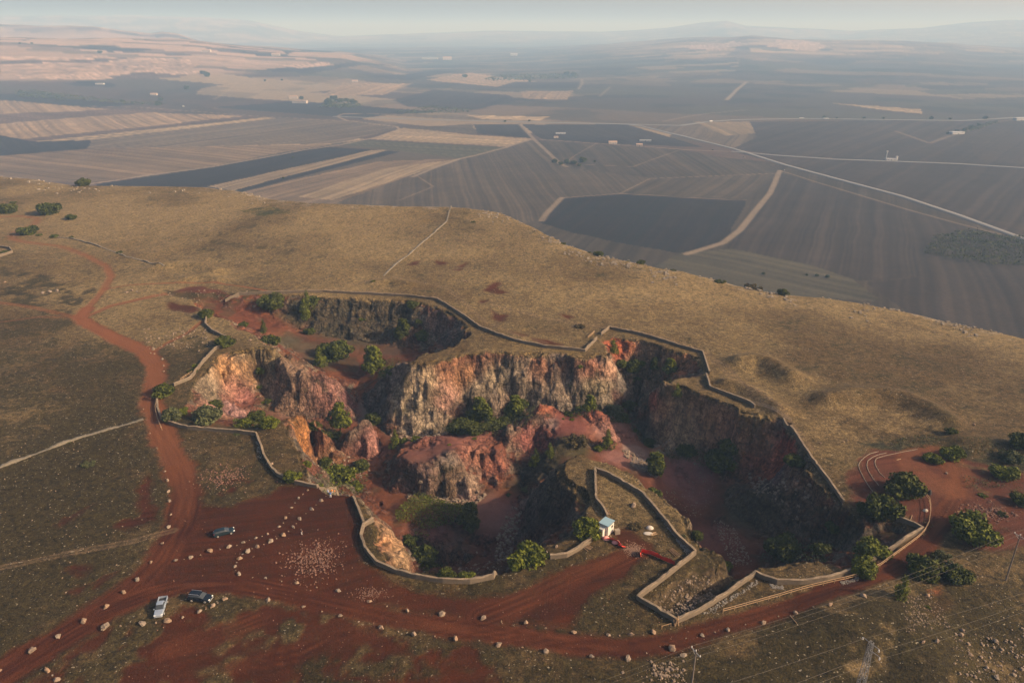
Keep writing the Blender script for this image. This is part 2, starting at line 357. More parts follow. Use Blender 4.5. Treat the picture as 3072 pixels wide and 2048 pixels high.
# ------------------------------------------------------------------ helpers for objects and materials
def tag(o, label=None, cat=None, group=None, kind=None):
    if label: o['label'] = label
    if cat: o['category'] = cat
    if group: o['group'] = group
    if kind: o['kind'] = kind
    return o
def link_mesh(name, me, mat=None, parent=None):
    o = bpy.data.objects.new(name, me)
    C.objects.link(o)
    if mat is not None:
        for m_ in (mat if isinstance(mat, (list, tuple)) else [mat]): me.materials.append(m_)
    if parent is not None: o.parent = parent
    return o
def mesh_np(name, V, F, smooth=True):
    me = bpy.data.meshes.new(name)
    V = np.ascontiguousarray(V, np.float32); F = np.ascontiguousarray(F, np.int32)
    me.vertices.add(len(V)); me.vertices.foreach_set('co', V.ravel())
    k = F.shape[1]
    me.loops.add(F.size); me.loops.foreach_set('vertex_index', F.ravel())
    me.polygons.add(len(F)); me.polygons.foreach_set('loop_start', np.arange(0, F.size, k, dtype=np.int32))
    me.polygons.foreach_set('loop_total', np.full(len(F), k, np.int32))
    me.update(calc_edges=True)
    me.polygons.foreach_set('use_smooth', np.full(len(F), smooth, bool))
    return me
def set_col(me, col, name='Col'):
    a = me.color_attributes.new(name, 'FLOAT_COLOR', 'POINT')
    c = np.ones((len(me.vertices), 4), np.float32); c[:, :3] = col
    a.data.foreach_set('color', c.ravel())
def set_f(me, val, name):
    a = me.attributes.new(name, 'FLOAT', 'POINT')
    a.data.foreach_set('value', np.ascontiguousarray(val, np.float32).ravel())
def grid_faces(ny, nx):
    i = np.arange(ny * nx).reshape(ny, nx)
    return np.stack([i[:-1, :-1], i[:-1, 1:], i[1:, 1:], i[1:, :-1]], -1).reshape(-1, 4)

class NT:
    def __init__(s, name):
        s.m = bpy.data.materials.new(name); s.m.use_nodes = True
        s.t = s.m.node_tree; s.b = s.t.nodes['Principled BSDF']
        s.b.inputs['Specular IOR Level'].default_value = 0.15
        s.b.inputs['Roughness'].default_value = 0.9
    def n(s, typ, **kw):
        nd = s.t.nodes.new(typ)
        for k, v in kw.items(): setattr(nd, k, v)
        return nd
    def l(s, a, b): s.t.links.new(a, b)
    def noise(s, scale, vec=None, detail=3, rough=0.6):
        nd = s.n('ShaderNodeTexNoise'); nd.inputs['Scale'].default_value = scale; nd.inputs['Detail'].default_value = detail; nd.inputs['Roughness'].default_value = rough
        if vec is None:
            vec = s.pos()
        s.l(vec, nd.inputs['Vector'])
        return nd.outputs['Fac']
    def pos(s, sc=None):
        g = s.n('ShaderNodeNewGeometry')
        if sc is None: return g.outputs['Position']
        m = s.n('ShaderNodeVectorMath', operation='MULTIPLY'); m.inputs[1].default_value = sc
        s.l(g.outputs['Position'], m.inputs[0]); return m.outputs[0]
    def mr(s, v, a, b, c, d):
        m = s.n('ShaderNodeMapRange'); s.l(v, m.inputs[0])
        for i, q in enumerate((a, b, c, d)): m.inputs[i + 1].default_value = q
        return m.outputs[0]
    def math(s, op, a, b=None):
        m = s.n('ShaderNodeMath', operation=op)
        for i, q in enumerate((a, b)):
            if q is None: continue
            if isinstance(q, (int, float)): m.inputs[i].default_value = q
            else: s.l(q, m.inputs[i])
        return m.outputs[0]
    def mix(s, fac, a, b, typ='MIX'):
        m = s.n('ShaderNodeMix', data_type='RGBA', blend_type=typ)
        for sock, q in ((m.inputs[0], fac), (m.inputs[6], a), (m.inputs[7], b)):
            if isinstance(q, (int, float)): sock.default_value = q
            elif isinstance(q, (tuple, list)): sock.default_value = tuple(q) + (1,)
            else: s.l(q, sock)
        return m.outputs[2]
    def scale(s, col, f):
        m = s.n('ShaderNodeVectorMath', operation='SCALE'); s.l(col, m.inputs[0]); s.l(f, m.inputs[3]); return m.outputs[0]
    def base(s, c):
        if isinstance(c, (tuple, list)): s.b.inputs['Base Color'].default_value = tuple(c) + (1,)
        else: s.l(c, s.b.inputs['Base Color'])
    def bump(s, h, st=0.5, dist=0.1):
        b = s.n('ShaderNodeBump'); b.inputs['Strength'].default_value = st; b.inputs['Distance'].default_value = dist
        s.l(h, b.inputs['Height']); s.l(b.outputs[0], s.b.inputs['Normal'])
def plain(name, col, rough=0.8, metal=0.0, spec=0.3, var=0.15, sc=3.0):
    t = NT(name)
    n = t.noise(sc)
    t.base(t.mix(n, tuple(c * (1 - var) for c in col), tuple(min(1, c * (1 + var)) for c in col)))
    t.b.inputs['Roughness'].default_value = rough; t.b.inputs['Metallic'].default_value = metal; t.b.inputs['Specular IOR Level'].default_value = spec
    return t.m

# ------------------------------------------------------------------ colours of the land
def A3(c): return np.array(c, float)
GRASS_DRY = A3((0.262, 0.184, 0.082)); GRASS_TAN = A3((0.125, 0.080, 0.032)); GRASS_OLV = A3((0.052, 0.039, 0.012))
SOIL = A3((0.088, 0.019, 0.0045)); SOIL_L = A3((0.290, 0.105, 0.042)); SOIL_P = A3((0.140, 0.042, 0.023)); TRACK = A3((0.25, 0.165, 0.095))
ROCK = A3((0.30, 0.225, 0.15)); ROCK_G = A3((0.16, 0.135, 0.11)); ORANGE = A3((0.42, 0.19, 0.065)); PINK = A3((0.36, 0.15, 0.12)); RROCK = A3((0.20, 0.085, 0.055))
SHRUBC = A3((0.045, 0.046, 0.022))
def mixc(col, c, f):
    f = np.clip(f, 0, 1)[..., None]
    return col * (1 - f) + c * f
def ground_hits(pts): return [tuple(p[:2]) for p in hits(pts)]
PATHS = [  # px polyline, width m (start, end), colour key, strength
    ([(-30, 652), (60, 648), (115, 655), (105, 672), (60, 690), (36, 704), (40, 716), (62, 724), (180, 738), (262, 768), (318, 798), (334, 828), (312, 868), (284, 900), (262, 925)], 3.4, 3.6, 'S', .75),
    ([(262, 925), (240, 950), (262, 972), (340, 1010), (430, 1050), (468, 1092), (462, 1150), (452, 1200), (470, 1262), (505, 1340), (545, 1420), (560, 1490), (540, 1580), (480, 1680), (400, 1765), (300, 1840), (170, 1920), (40, 2000), (-80, 2075)], 6.0, 9.5, 'S', 1.0),
    ([(310, 868), (380, 856), (500, 849), (640, 846), (720, 858), (840, 880)], 1.8, 1.8, 'S', .7),
    ([(840, 880), (960, 874), (1040, 858), (1100, 843), (1250, 843), (1340, 864), (1390, 905), (1450, 962), (1540, 1000), (1640, 1030)], 2.2, 2.2, 'T', .4),
    ([(1480, 915), (1640, 955), (1760, 975), (1850, 984), (1990, 1012), (2112, 1058), (2180, 1108), (2270, 1180), (2345, 1240), (2385, 1300), (2420, 1340)], 2.4, 5.0, 'T', .5),
    ([(245, 955), (330, 918), (400, 902), (470, 886), (540, 880)], 3, 5, 'S', .75), ([(0, 908), (100, 922), (235, 952)], 3, 3, 'S', .5), ([(0, 966), (120, 950), (235, 950)], 2, 3, 'S', .35),
    ([(450, 1062), (500, 1030), (560, 1000), (605, 965)], 2, 2, 'S', .8),
    ([(300, 1840), (440, 1785), (560, 1756), (700, 1750), (850, 1778), (1000, 1815), (1200, 1862), (1500, 1902), (1700, 1935), (1880, 1945), (2000, 1928), (2200, 1868), (2400, 1808), (2600, 1738), (2700, 1690), (2775, 1630), (2830, 1560), (2868, 1490), (2870, 1430), (2830, 1380)], 6, 5, 'S', 1.0),
    ([(1450, 1850), (1600, 1790), (1720, 1730), (1820, 1690), (1930, 1640)], 8, 5, 'S', .9),
    ([(0, 1702), (200, 1660), (400, 1622), (520, 1590)], 2.4, 2.4, 'T', .6), ([(0, 1452), (100, 1480), (220, 1505), (420, 1500)], 1.5, 1.5, 'O', .4),
    ([(2800, 1345), (2735, 1360), (2712, 1385), (2730, 1415), (2780, 1445), (2840, 1480)], 5, 5, 'L', .5), ([(2820, 1375), (2770, 1385), (2760, 1405), (2800, 1430), (2850, 1460)], 3, 4, 'L', .4), ([(2800, 1345), (2860, 1370), (2885, 1420), (2872, 1480)], 5, 5, 'L', .5),
    ([(700, 2000), (900, 1960), (1010, 1905), (1130, 1885)], 4, 4, 'S', .7), ([(500, 1950), (700, 1890), (800, 1850)], 6, 6, 'S', .8),
]
SPOTS = [  # px polygon, colour key, strength, edge noise
    ([(550, 1515), (700, 1518), (790, 1480), (850, 1452), (900, 1452), (985, 1478), (1060, 1508), (1085, 1590), (1080, 1640), (1110, 1690), (1180, 1750), (1300, 1790), (1420, 1800), (1600, 1800), (1700, 1745), (1760, 1705), (1840, 1665), (1960, 1650), (1850, 1740), (1760, 1800), (1700, 1880), (1450, 1850), (1200, 1830), (1000, 1800), (700, 1735), (540, 1755), (480, 1800), (330, 1850), (400, 1750), (520, 1620)], 'S', 1.0, 3),
    ([(250, 1960), (380, 1890), (600, 1850), (800, 1830), (1000, 1850), (1150, 1890), (1300, 1920), (1480, 1960), (1560, 2000), (1500, 2100), (0, 2150), (60, 2040)], 'S', .60, 8),
    ([(2540, 1500), (2555, 1420), (2590, 1360), (2640, 1345), (2740, 1340), (2860, 1352), (2960, 1390), (3100, 1420), (3150, 1620), (3000, 1660), (2900, 1620), (2860, 1560), (2780, 1600), (2750, 1560), (2680, 1530), (2600, 1520)], 'P', .9, 4),
    ([(560, 862), (640, 862), (700, 895), (690, 925), (620, 905), (480, 878)], 'P', .8, 3), ([(500, 902), (600, 925), (570, 940), (510, 925)], 'S', .8, 3),
    ([(1350, 810), (1410, 785), (1380, 815)], 'S', .9, 3), ([(1220, 795), (1260, 780), (1250, 795)], 'S', .8, 3), ([(1310, 780), (1350, 790), (1320, 795)], 'S', .8, 3),
    ([(1450, 872), (1480, 846), (1500, 848), (1490, 868), (1530, 876), (1500, 882)], 'S', 1, 2), ([(1462, 925), (1490, 945), (1528, 942), (1505, 968), (1480, 955)], 'S', 1, 2), ([(1676, 940), (1720, 950), (1700, 960)], 'S', 1, 2),
    ([(1590, 1012), (1650, 1016), (1700, 1035), (1620, 1035)], 'S', .9, 2), ([(1430, 905), (1470, 898), (1450, 912)], 'S', .8, 2), ([(1530, 990), (1600, 1008), (1560, 1010)], 'S', .7, 3),
    ([(430, 1425), (460, 1500), (465, 1550), (380, 1590), (345, 1585), (430, 1530), (400, 1470)], 'S', .85, 4), ([(170, 1565), (270, 1515), (240, 1540), (180, 1580)], 'S', .7, 3), ([(200, 1690), (260, 1690), (250, 1720), (190, 1710)], 'S', .6, 4),
    ([(280, 1750), (340, 1715), (310, 1755), (220, 1780), (200, 1760)], 'S', .7, 4),
    ([(740, 1490), (620, 1500), (560, 1470), (700, 1440), (790, 1440)], 'S', .45, 4), ([(1830, 1600), (1900, 1590), (1950, 1640), (1850, 1640)], 'S', .7, 3),
    ([(2810, 1760), (2870, 1770), (2870, 1840), (2800, 1860), (2740, 1830), (2800, 1800)], 'L', .6, 4), ([(2040, 1930), (2100, 1960), (2060, 1990), (2030, 1960)], 'L', .5, 3),
    ([(0, 800), (250, 850), (280, 880), (200, 960), (0, 900)], 'O', .5, 10), ([(2560, 1330), (2700, 1310), (2900, 1330), (3100, 1370), (3100, 1420), (2800, 1345), (2600, 1345)], 'V', .8, 4),
    ([(2920, 1390), (3100, 1400), (3100, 1560), (3000, 1500)], 'V', .35, 6),
    ([(2470, 1210), (2700, 1210), (2810, 1270), (2800, 1320), (2560, 1330), (2440, 1310), (2420, 1250)], 'D', .6, 4),
    ([(2420, 1830), (2560, 1800), (3100, 1750), (3150, 2100), (1800, 2100), (2100, 1960)], 'O', .75, 12), ([(2560, 1960), (2640, 1880), (2740, 1910), (2790, 2010), (2700, 2048), (2600, 2048)], 'D', .35, 7),
    ([(900, 2010), (980, 1975), (1100, 2000), (1120, 2080), (850, 2090)], 'O', .4, 5), ([(1200, 1990), (1330, 1960), (1420, 1990), (1300, 2048), (1180, 2048)], 'O', .4, 5),
    ([(700, 630), (820, 622), (880, 640), (760, 645)], 'V', .5, 4), ([(700, 1000), (600, 985), (540, 1010), (480, 1045), (560, 1085), (640, 1050)], 'O', .4, 6),
]
CK = {'S': SOIL, 'L': SOIL_L, 'P': SOIL_P, 'T': TRACK, 'O': GRASS_OLV, 'V': SHRUBC, 'D': A3((0.25, 0.17, 0.075))}
# colour lenses inside the quarry: px, radius m, colour, strength, only where steep?
BLOBS = [(1990, 1812, 8, (0.12, 0.085, 0.045), .95), (2050, 1790, 9, (0.12, 0.085, 0.045), .95), (2110, 1760, 9, (0.11, 0.08, 0.042), .95), (2090, 1720, 8, (0.13, 0.09, 0.05), .95), (2180, 1745, 7, (0.12, 0.085, 0.045), .95),
         (660, 1120, 9, (0.44, 0.24, 0.11), .9), (610, 1180, 7, ROCK, .9), (690, 1160, 7, (0.47, 0.23, 0.16), .9), (740, 1120, 8, (0.36, 0.20, 0.10), .8), (720, 1180, 6, PINK, .8), (650, 1225, 8, (0.40, 0.22, 0.16), .8), (790, 1075, 10, (0.26, 0.19, 0.10), .85),
         (700, 1240, 7, (0.36, 0.20, 0.18), .8), (860, 1140, 12, (0.27, 0.175, 0.115), .9), (890, 1190, 12, (0.25, 0.15, 0.10), .85), (960, 1180, 11, (0.23, 0.10, 0.075), .9), (990, 1170, 8, (0.30, 0.15, 0.12), .7), (1040, 1200, 7, (0.22, 0.095, 0.09), .8),
         (900, 1290, 7, ORANGE, .95), (930, 1290, 8, (0.44, 0.23, 0.095), .95), (915, 1340, 6, (0.36, 0.15, 0.05), .9), (970, 1330, 7, (0.30, 0.13, 0.07), .9), (960, 1400, 9, (0.30, 0.15, 0.07), .8), (1060, 1290, 6, (0.26, 0.18, 0.13), .9), (1110, 1320, 6, (0.42, 0.20, 0.16), .9),
         (1180, 1120, 9, (0.21, 0.16, 0.13), .9), (1120, 1220, 9, (0.16, 0.125, 0.11), .9), (1210, 1200, 10, (0.40, 0.31, 0.20), .9), (1270, 1150, 10, (0.36, 0.26, 0.16), .9), (1260, 1270, 9, (0.36, 0.27, 0.18), .85), (1340, 1110, 8, (0.33, 0.15, 0.08), .9), (1330, 1180, 8, (0.34, 0.18, 0.13), .9),
         (1390, 1130, 7, (0.36, 0.18, 0.09), .8), (1430, 1180, 8, (0.24, 0.19, 0.13), .9), (1490, 1150, 9, (0.33, 0.25, 0.16), .9), (1480, 1210, 9, (0.34, 0.24, 0.17), .9), (1560, 1140, 9, (0.22, 0.17, 0.12), .9), (1620, 1120, 8, (0.27, 0.12, 0.07), .9), (1640, 1170, 10, (0.27, 0.20, 0.14), .9),
         (1700, 1160, 9, (0.28, 0.21, 0.15), .8), (1720, 1110, 8, (0.24, 0.13, 0.09), .8), (1780, 1110, 6, (0.42, 0.19, 0.12), .9), (1780, 1155, 6, (0.33, 0.25, 0.15), .8), (1830, 1110, 6, (0.34, 0.20, 0.13), .7), (1870, 1160, 7, (0.20, 0.16, 0.13), .8),
         (1860, 1040, 9, (0.24, 0.085, 0.05), .9), (1950, 1080, 14, (0.13, 0.11, 0.085), .9), (2050, 1100, 8, (0.30, 0.15, 0.09), .8), (1990, 1250, 7, (0.26, 0.19, 0.14), .9), (2040, 1280, 12, (0.30, 0.24, 0.18), .9), (2120, 1270, 12, (0.25, 0.18, 0.13), .9), (2190, 1290, 10, (0.27, 0.17, 0.13), .9), (2060, 1200, 10, (0.15, 0.12, 0.09), .85),
         (1965, 1200, 5, (0.30, 0.11, 0.09), .8), (2250, 1260, 9, (0.13, 0.105, 0.07), .8), (2290, 1330, 8, (0.20, 0.13, 0.09), .7), (2350, 1340, 9, (0.20, 0.055, 0.045), .9), (2300, 1390, 11, (0.19, 0.075, 0.055), .9), (2240, 1430, 8, (0.21, 0.095, 0.06), .9), (2330, 1440, 7, (0.16, 0.10, 0.11), .8), (2370, 1450, 9, (0.26, 0.14, 0.085), .7),
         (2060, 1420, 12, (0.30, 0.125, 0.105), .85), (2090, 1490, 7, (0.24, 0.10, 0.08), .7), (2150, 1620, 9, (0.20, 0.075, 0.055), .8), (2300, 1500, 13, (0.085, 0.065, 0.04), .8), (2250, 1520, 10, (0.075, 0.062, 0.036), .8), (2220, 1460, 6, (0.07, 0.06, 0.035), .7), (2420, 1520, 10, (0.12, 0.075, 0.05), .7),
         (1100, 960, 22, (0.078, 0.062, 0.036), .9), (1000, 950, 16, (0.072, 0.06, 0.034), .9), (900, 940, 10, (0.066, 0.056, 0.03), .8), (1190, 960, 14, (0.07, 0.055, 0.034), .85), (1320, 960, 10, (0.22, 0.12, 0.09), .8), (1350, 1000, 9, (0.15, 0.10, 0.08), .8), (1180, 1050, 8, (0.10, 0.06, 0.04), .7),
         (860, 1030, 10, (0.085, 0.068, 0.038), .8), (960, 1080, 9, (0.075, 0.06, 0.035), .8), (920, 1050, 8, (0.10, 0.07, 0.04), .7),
         (1300, 1340, 12, (0.25, 0.10, 0.072), .9), (1400, 1320, 12, (0.235, 0.095, 0.07), .9), (1340, 1380, 5, (0.24, 0.19, 0.15), .8), (1280, 1440, 7, (0.26, 0.16, 0.13), .8), (1340, 1460, 9, (0.17, 0.105, 0.06), .95), (1400, 1460, 6, (0.40, 0.27, 0.19), .95), (1400, 1490, 4, (0.40, 0.23, 0.18), .9), (1240, 1430, 5, (0.28, 0.20, 0.17), .7),
         (1420, 1360, 6, (0.34, 0.16, 0.10), .7), (1480, 1380, 8, (0.27, 0.10, 0.065), .7), (1540, 1290, 5, (0.46, 0.25, 0.17), .8), (1630, 1215, 5, (0.38, 0.13, 0.07), .8), (1655, 1270, 4, (0.24, 0.19, 0.17), .9), (1600, 1330, 9, (0.26, 0.095, 0.075), .8), (1700, 1280, 10, (0.25, 0.085, 0.065), .8),
         (1800, 1245, 8, (0.32, 0.105, 0.065), .9), (1810, 1280, 7, (0.36, 0.19, 0.15), .7), (1850, 1300, 9, (0.26, 0.12, 0.09), .8), (1905, 1350, 6, (0.28, 0.19, 0.16), .8), (1930, 1390, 6, (0.22, 0.19, 0.18), .8), (1850, 1370, 7, (0.26, 0.12, 0.10), .7), (1840, 1330, 4, (0.25, 0.09, 0.06), .8),
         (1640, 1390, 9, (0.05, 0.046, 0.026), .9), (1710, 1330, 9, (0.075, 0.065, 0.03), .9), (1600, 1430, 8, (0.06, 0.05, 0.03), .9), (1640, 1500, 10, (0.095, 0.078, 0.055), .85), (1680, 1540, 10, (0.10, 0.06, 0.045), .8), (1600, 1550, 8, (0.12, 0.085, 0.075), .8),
         (1150, 1580, 5, (0.44, 0.26, 0.15), .9), (1180, 1630, 6, (0.50, 0.29, 0.15), .95), (1200, 1670, 6, (0.46, 0.30, 0.17), .95), (1165, 1640, 4, (0.40, 0.15, 0.07), .8), (1210, 1700, 5, (0.38, 0.24, 0.13), .8), (1490, 1545, 11, (0.26, 0.12, 0.095), .8), (1300, 1600, 8, (0.22, 0.095, 0.085), .8), (1340, 1640, 8, (0.15, 0.085, 0.06), .8), (1480, 1620, 8, (0.14, 0.06, 0.045), .8)]

def land_colour(x, y, z, nx, ny, nz, steepq):
    n1 = fbm(x / 38, y / 38, 3, 101); n2 = fbm(x / 6, y / 6, 3, 111); n3 = fbm(x / 1.3, y / 1.3, 3, 121)
    col = np.ones(x.shape + (3,)) * GRASS_TAN
    col = mixc(col, GRASS_DRY, 0.28 + 0.7 * n1 + 0.5 * n2 + 0.55 * sst(y, 190, 380))
    col = col * (1 + .30 * n3 + .22 * fbm(x / 2.7, y / 2.7, 3, 127))[..., None]
    col = mixc(col, GRASS_OLV, sst(n2 * 0.6 + n3 * 0.5 - n1 * 0.5 + 0.85 * sst(-x, 60, 140) * sst(-y, -330, -150) + 0.5 * sst(-y, -210, -110), 0.10, 0.75) * .88)
    gm = np.ones(x.shape)
    # warped coordinates give paths and bare patches their ragged edges
    JA = [0.7 * 1.6 * fbm(x / 7, y / 7, 3, 131), 0.7 * 1.6 * fbm(x / 7, y / 7, 3, 141)]; PT = fbm(x / 9, y / 9, 3, 155) + .55 * fbm(x / 2.4, y / 2.4, 2, 157); TN = 1 + 0.28 * fbm(x / 12, y / 12, 3, 161) + 0.16 * n3 + .38 * fbm((y - .25 * x + 3 * fbm(x / 25, y / 25, 2, 163)) / .8, (x + .25 * y) / 16, 2, 164)
    for px, key, st, en in SPOTS:
        pw = ground_hits_cached(px)
        r0 = max(np.searchsorted(ys, min(p[1] for p in pw) - 12) - 1, 0); r1 = np.searchsorted(ys, max(p[1] for p in pw) + 12) + 1
        q0 = max(np.searchsorted(xs, min(p[0] for p in pw) - 12) - 1, 0); q1 = np.searchsorted(xs, max(p[0] for p in pw) + 12) + 1
        W = np.s_[r0:r1, q0:q1]
        if x[W].size == 0: continue
        m = sum(in_poly(x[W] + en * .6 * JA[0][W] + qx_ + 1.1 * n3[W], y[W] + en * .6 * JA[1][W] + qy_ + 1.1 * n2[W], pw).astype(float) for qx_, qy_ in ((0, 0), (.9, .3), (-.6, .8), (-.4, -1.0))) / 4
        patch = sst(PT[W] + (st - 0.5) * 1.9, -0.15, 0.25) if st < 0.95 else 1.0
        m = m * patch * (0.93 + 0.07 * n3[W])
        c = CK[key] * np.ones(x[W].shape + (3,))
        if key in 'SLP':
            c = c * TN[W][..., None]; gm[W] = gm[W] * (1 - m)
        else:
            gm[W] = np.maximum(gm[W], m); c = c * (1 + .35 * n3[W] + .3 * n2[W])[..., None]
        col[W] = mixc(col[W], c, m)
    for px, w0, w1, key, st in PATHS:
        pw = ground_hits_cached(px)
        r0 = max(np.searchsorted(ys, min(p[1] for p in pw) - 12) - 1, 0); r1 = np.searchsorted(ys, max(p[1] for p in pw) + 12) + 1
        q0 = max(np.searchsorted(xs, min(p[0] for p in pw) - 12) - 1, 0); q1 = np.searchsorted(xs, max(p[0] for p in pw) + 12) + 1
        W = np.s_[r0:r1, q0:q1]
        d, par = seg_dist(x[W], y[W], pw)
        a2, a3 = n2[W], n3[W]
        wd = w0 + (w1 - w0) * par / (len(pw) - 1)
        e = 0.5 * wd * (1 + 0.35 * a2 + 0.25 * a3)
        m = (1 - sst(d, e * 0.6, e * 1.2)) * st
        if key in 'TO':
            m = m * np.clip(0.35 + 0.85 * np.exp(-((d - wd * 0.3) / (0.16 * wd)) ** 2), 0, 1)
            c = CK[key] * np.ones(d.shape + (3,))
        else:
            rut = 1.6 * fbm(d / .55 + .3 * a2, par * 1.4, 2, 165 + len(px))
            c = CK[key] * (1.05 + 0.30 * rut + 0.14 * a3 + 0.16 * a2)[..., None]
            c = mixc(c, SOIL_L, 0.80 * sst(y[W], 130, 200) + 0.16 * rut + 0.16 * (1 - d / wd))
            gm[W] = gm[W] * (1 - m)
        col[W] = mixc(col[W], c, m)
    # edge of the plateau: limestone breaking through
    ye = np.interp(x, EDGE[:, 0], EDGE[:, 1]); s = y - ye
    rk = sst(fbm(x / 4, y / 4, 3, 171) + 0.35 * fbm(x / 30, y / 30, 2, 173), 0.22, 0.4) * np.exp(-((s + 2) / 16) ** 2)
    col = mixc(col, A3((0.34, 0.28, 0.21)), rk * .75)
    col = mixc(col, A3((0.11, 0.095, 0.06)), sst(s, 18, 60) * .7)
    # banks: bare tops
    # quarry
    wx, wy = warp(x, y)
    qin = bil(Q, x + wx, y + wy)
    inq = sst(-qin, 0.12, 0.6) * ((x > QX0 + 3) & (x < QX1 - 3) & (y > QY0 + 3) & (y < QY1 - 3))
    steep = sst(1 - nz, 0.17, 0.38)
    st1 = .7 * fbm(x / 14 + y / 17, z / 1.3, 2, 181); st2 = fbm(x / 11, y / 11, 3, 191); 
    inb_ = (x > QX0) & (x < QX1) & (y > QY0) & (y < QY1); st3 = np.zeros(x.shape); st4 = np.zeros(x.shape)
    xq, yq, zq = x[inb_], y[inb_], z[inb_]
    st3[inb_] = vn3(xq / 3.0, yq / 3.0, zq / 2.4, 195) + .5 * vn3(xq / 1.4, yq / 1.4, zq / 1.2, 196); st4[inb_] = vn3(xq / .7, yq / .7, zq / .7, 197)
    floor = SOIL_P * (0.95 + 0.3 * st2 + 0.2 * n3)[..., None]
    floor = mixc(floor, SOIL_L, 0.35 + 0.5 * st2)
    floor = mixc(floor, SHRUBC * 1.5, sst(fbm(x / 7, y / 7, 3, 199), 0.12, 0.4) * .45)
    floor = mixc(floor, A3((0.30, 0.155, 0.125)), (1 - sst(np.abs(fbm(x / 5.5, y / 5.5, 3, 203)), .0, .12)) * sst(1 - nz, .03, .12) * .55)
    rock = mixc(np.ones_like(col) * ROCK, ROCK_G, 0.5 + 0.9 * st2)
    rock = mixc(rock, RROCK, sst(fbm(x / 8, y / 8 + z / 9, 3, 201), 0.0, 0.35))
    q = mixc(floor, rock, steep)
    bs = np.zeros(x.shape)
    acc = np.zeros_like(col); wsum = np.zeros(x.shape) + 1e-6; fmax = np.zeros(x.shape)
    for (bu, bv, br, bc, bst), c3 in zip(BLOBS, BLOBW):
        if 1940 < bu < 2480 and bv < 1400 or 1840 < bu < 2070 and bv < 1120: bc = tuple(min(.6, q_ * k_) for q_, k_ in zip(bc, (2.3, 1.7, 1.3)))  # cliffs lying in shade: colour lifted and warmed in place of bounced light
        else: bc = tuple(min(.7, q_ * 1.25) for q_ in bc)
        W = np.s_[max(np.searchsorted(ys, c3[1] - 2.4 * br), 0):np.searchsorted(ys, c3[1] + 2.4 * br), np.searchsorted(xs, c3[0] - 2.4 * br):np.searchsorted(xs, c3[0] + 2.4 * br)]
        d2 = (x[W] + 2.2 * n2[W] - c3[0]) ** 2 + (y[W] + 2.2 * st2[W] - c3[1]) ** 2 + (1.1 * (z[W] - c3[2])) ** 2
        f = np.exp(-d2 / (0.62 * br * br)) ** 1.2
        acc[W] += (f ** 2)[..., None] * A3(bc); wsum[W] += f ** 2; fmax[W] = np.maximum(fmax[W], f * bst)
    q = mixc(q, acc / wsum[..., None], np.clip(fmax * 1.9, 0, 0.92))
    lum = 1 + steep * (0.34 * st1 + 0.42 * st3 + 0.3 * st4) + (1 - steep) * 0.18 * n3
    q = q * np.clip(lum, 0.35, 1.7)[..., None]
    q = mixc(q, SHRUBC * 1.3, steep * sst(fbm(x / 3, y / 3 + z / 5, 3, 211), 0.38, 0.6) * .6)
    # grassy shoulders just below the rim
    q = mixc(q, mixc(np.ones_like(col) * GRASS_TAN, GRASS_OLV, .5 + n2), (1 - sst(-qin, 1.0, 3.2)) * (1 - sst(1 - nz, 0.05, 0.16)))
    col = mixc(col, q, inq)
    gm = gm * (1 - inq)
    near = .52 + .11 * sst(y, 170, 320)
    return np.clip(col * near[..., None], 0.003, 0.9), gm
_cache = {}
def ground_hits_cached(px):
    k = tuple(px)
    if k not in _cache: _cache[k] = ground_hits(px)
    return _cache[k]
BLOBW = hits([(b[0], b[1]) for b in BLOBS])

# ------------------------------------------------------------------ ground meshes
gy_, gx_ = np.gradient(Z, ys, xs)
nl = np.sqrt(1 + gx_ ** 2 + gy_ ** 2)
NX, NY, NZ = -gx_ / nl, -gy_ / nl, 1 / nl
# broken, overhanging relief on the steep faces
inq_ = bil(Q, X, Y) < -.8
stp = np.where(inq_, sst(1 - NZ, 0.03, 0.26), sst(1 - NZ, .1, .4)) * ((X > -170) & (X < 112) & (Y > 112) & (Y < 330))
lz = Z / 2.3 + .9 * vn3(X / 9, Y / 9, Z / 9, 306)
dn = 1.0 * (.42 - np.abs(vn3(X / 3.0, Y / 3.0, Z / 3.4, 301))) + 0.42 * (.4 - np.abs(vn3(X / 1.2, Y / 1.2, Z / 1.3, 302))) + .55 * ((lz - np.floor(lz)) ** 1.6 - .4) * (.6 + .6 * vn3(X / 12, Y / 12, Z / 12, 307)) + 0.22 * vn3(X / 6, Y / 6, Z / 2.2, 303) + 0.8 * vn3(X / 5, Y / 5, Z / 7, 304)
COL, GM = land_colour(X, Y, Z, NX, NY, NZ, stp)
XD = X + NX * dn * stp; YD = Y + NY * dn * stp; ZD = Z + 0.4 * NZ * dn * stp
me = mesh_np('ground', np.stack([XD, YD, ZD], -1).reshape(-1, 3), grid_faces(len(ys), len(xs)))
set_col(me, COL.reshape(-1, 3)); set_f(me, GM.ravel(), 'grass'); set_f(me, (stp).ravel(), 'steep')
g = NT('plateau_earth')
at = g.n('ShaderNodeAttribute', attribute_name='Col'); ga = g.n('ShaderNodeAttribute', attribute_name='grass'); sa = g.n('ShaderNodeAttribute', attribute_name='steep')
nA = g.noise(2.6, detail=3, rough=0.75); nB = g.noise(0.55, detail=3); nC = g.noise(9.0, detail=2)
nD = g.noise(.75, detail=4, rough=.75)
k = g.math('ADD', g.math('MULTIPLY', g.mr(nA, .32, .68, .42, 1.6), g.mr(nD, .36, .64, .60, 1.42)), g.mr(nB, .35, .65, -.18, .18))
kb = g.mr(nA, .3, .7, .82, 1.18)
mixk = g.n('ShaderNodeMix', data_type='FLOAT'); g.l(ga.outputs['Fac'], mixk.inputs[0]); g.l(kb, mixk.inputs[2]); g.l(k, mixk.inputs[3])
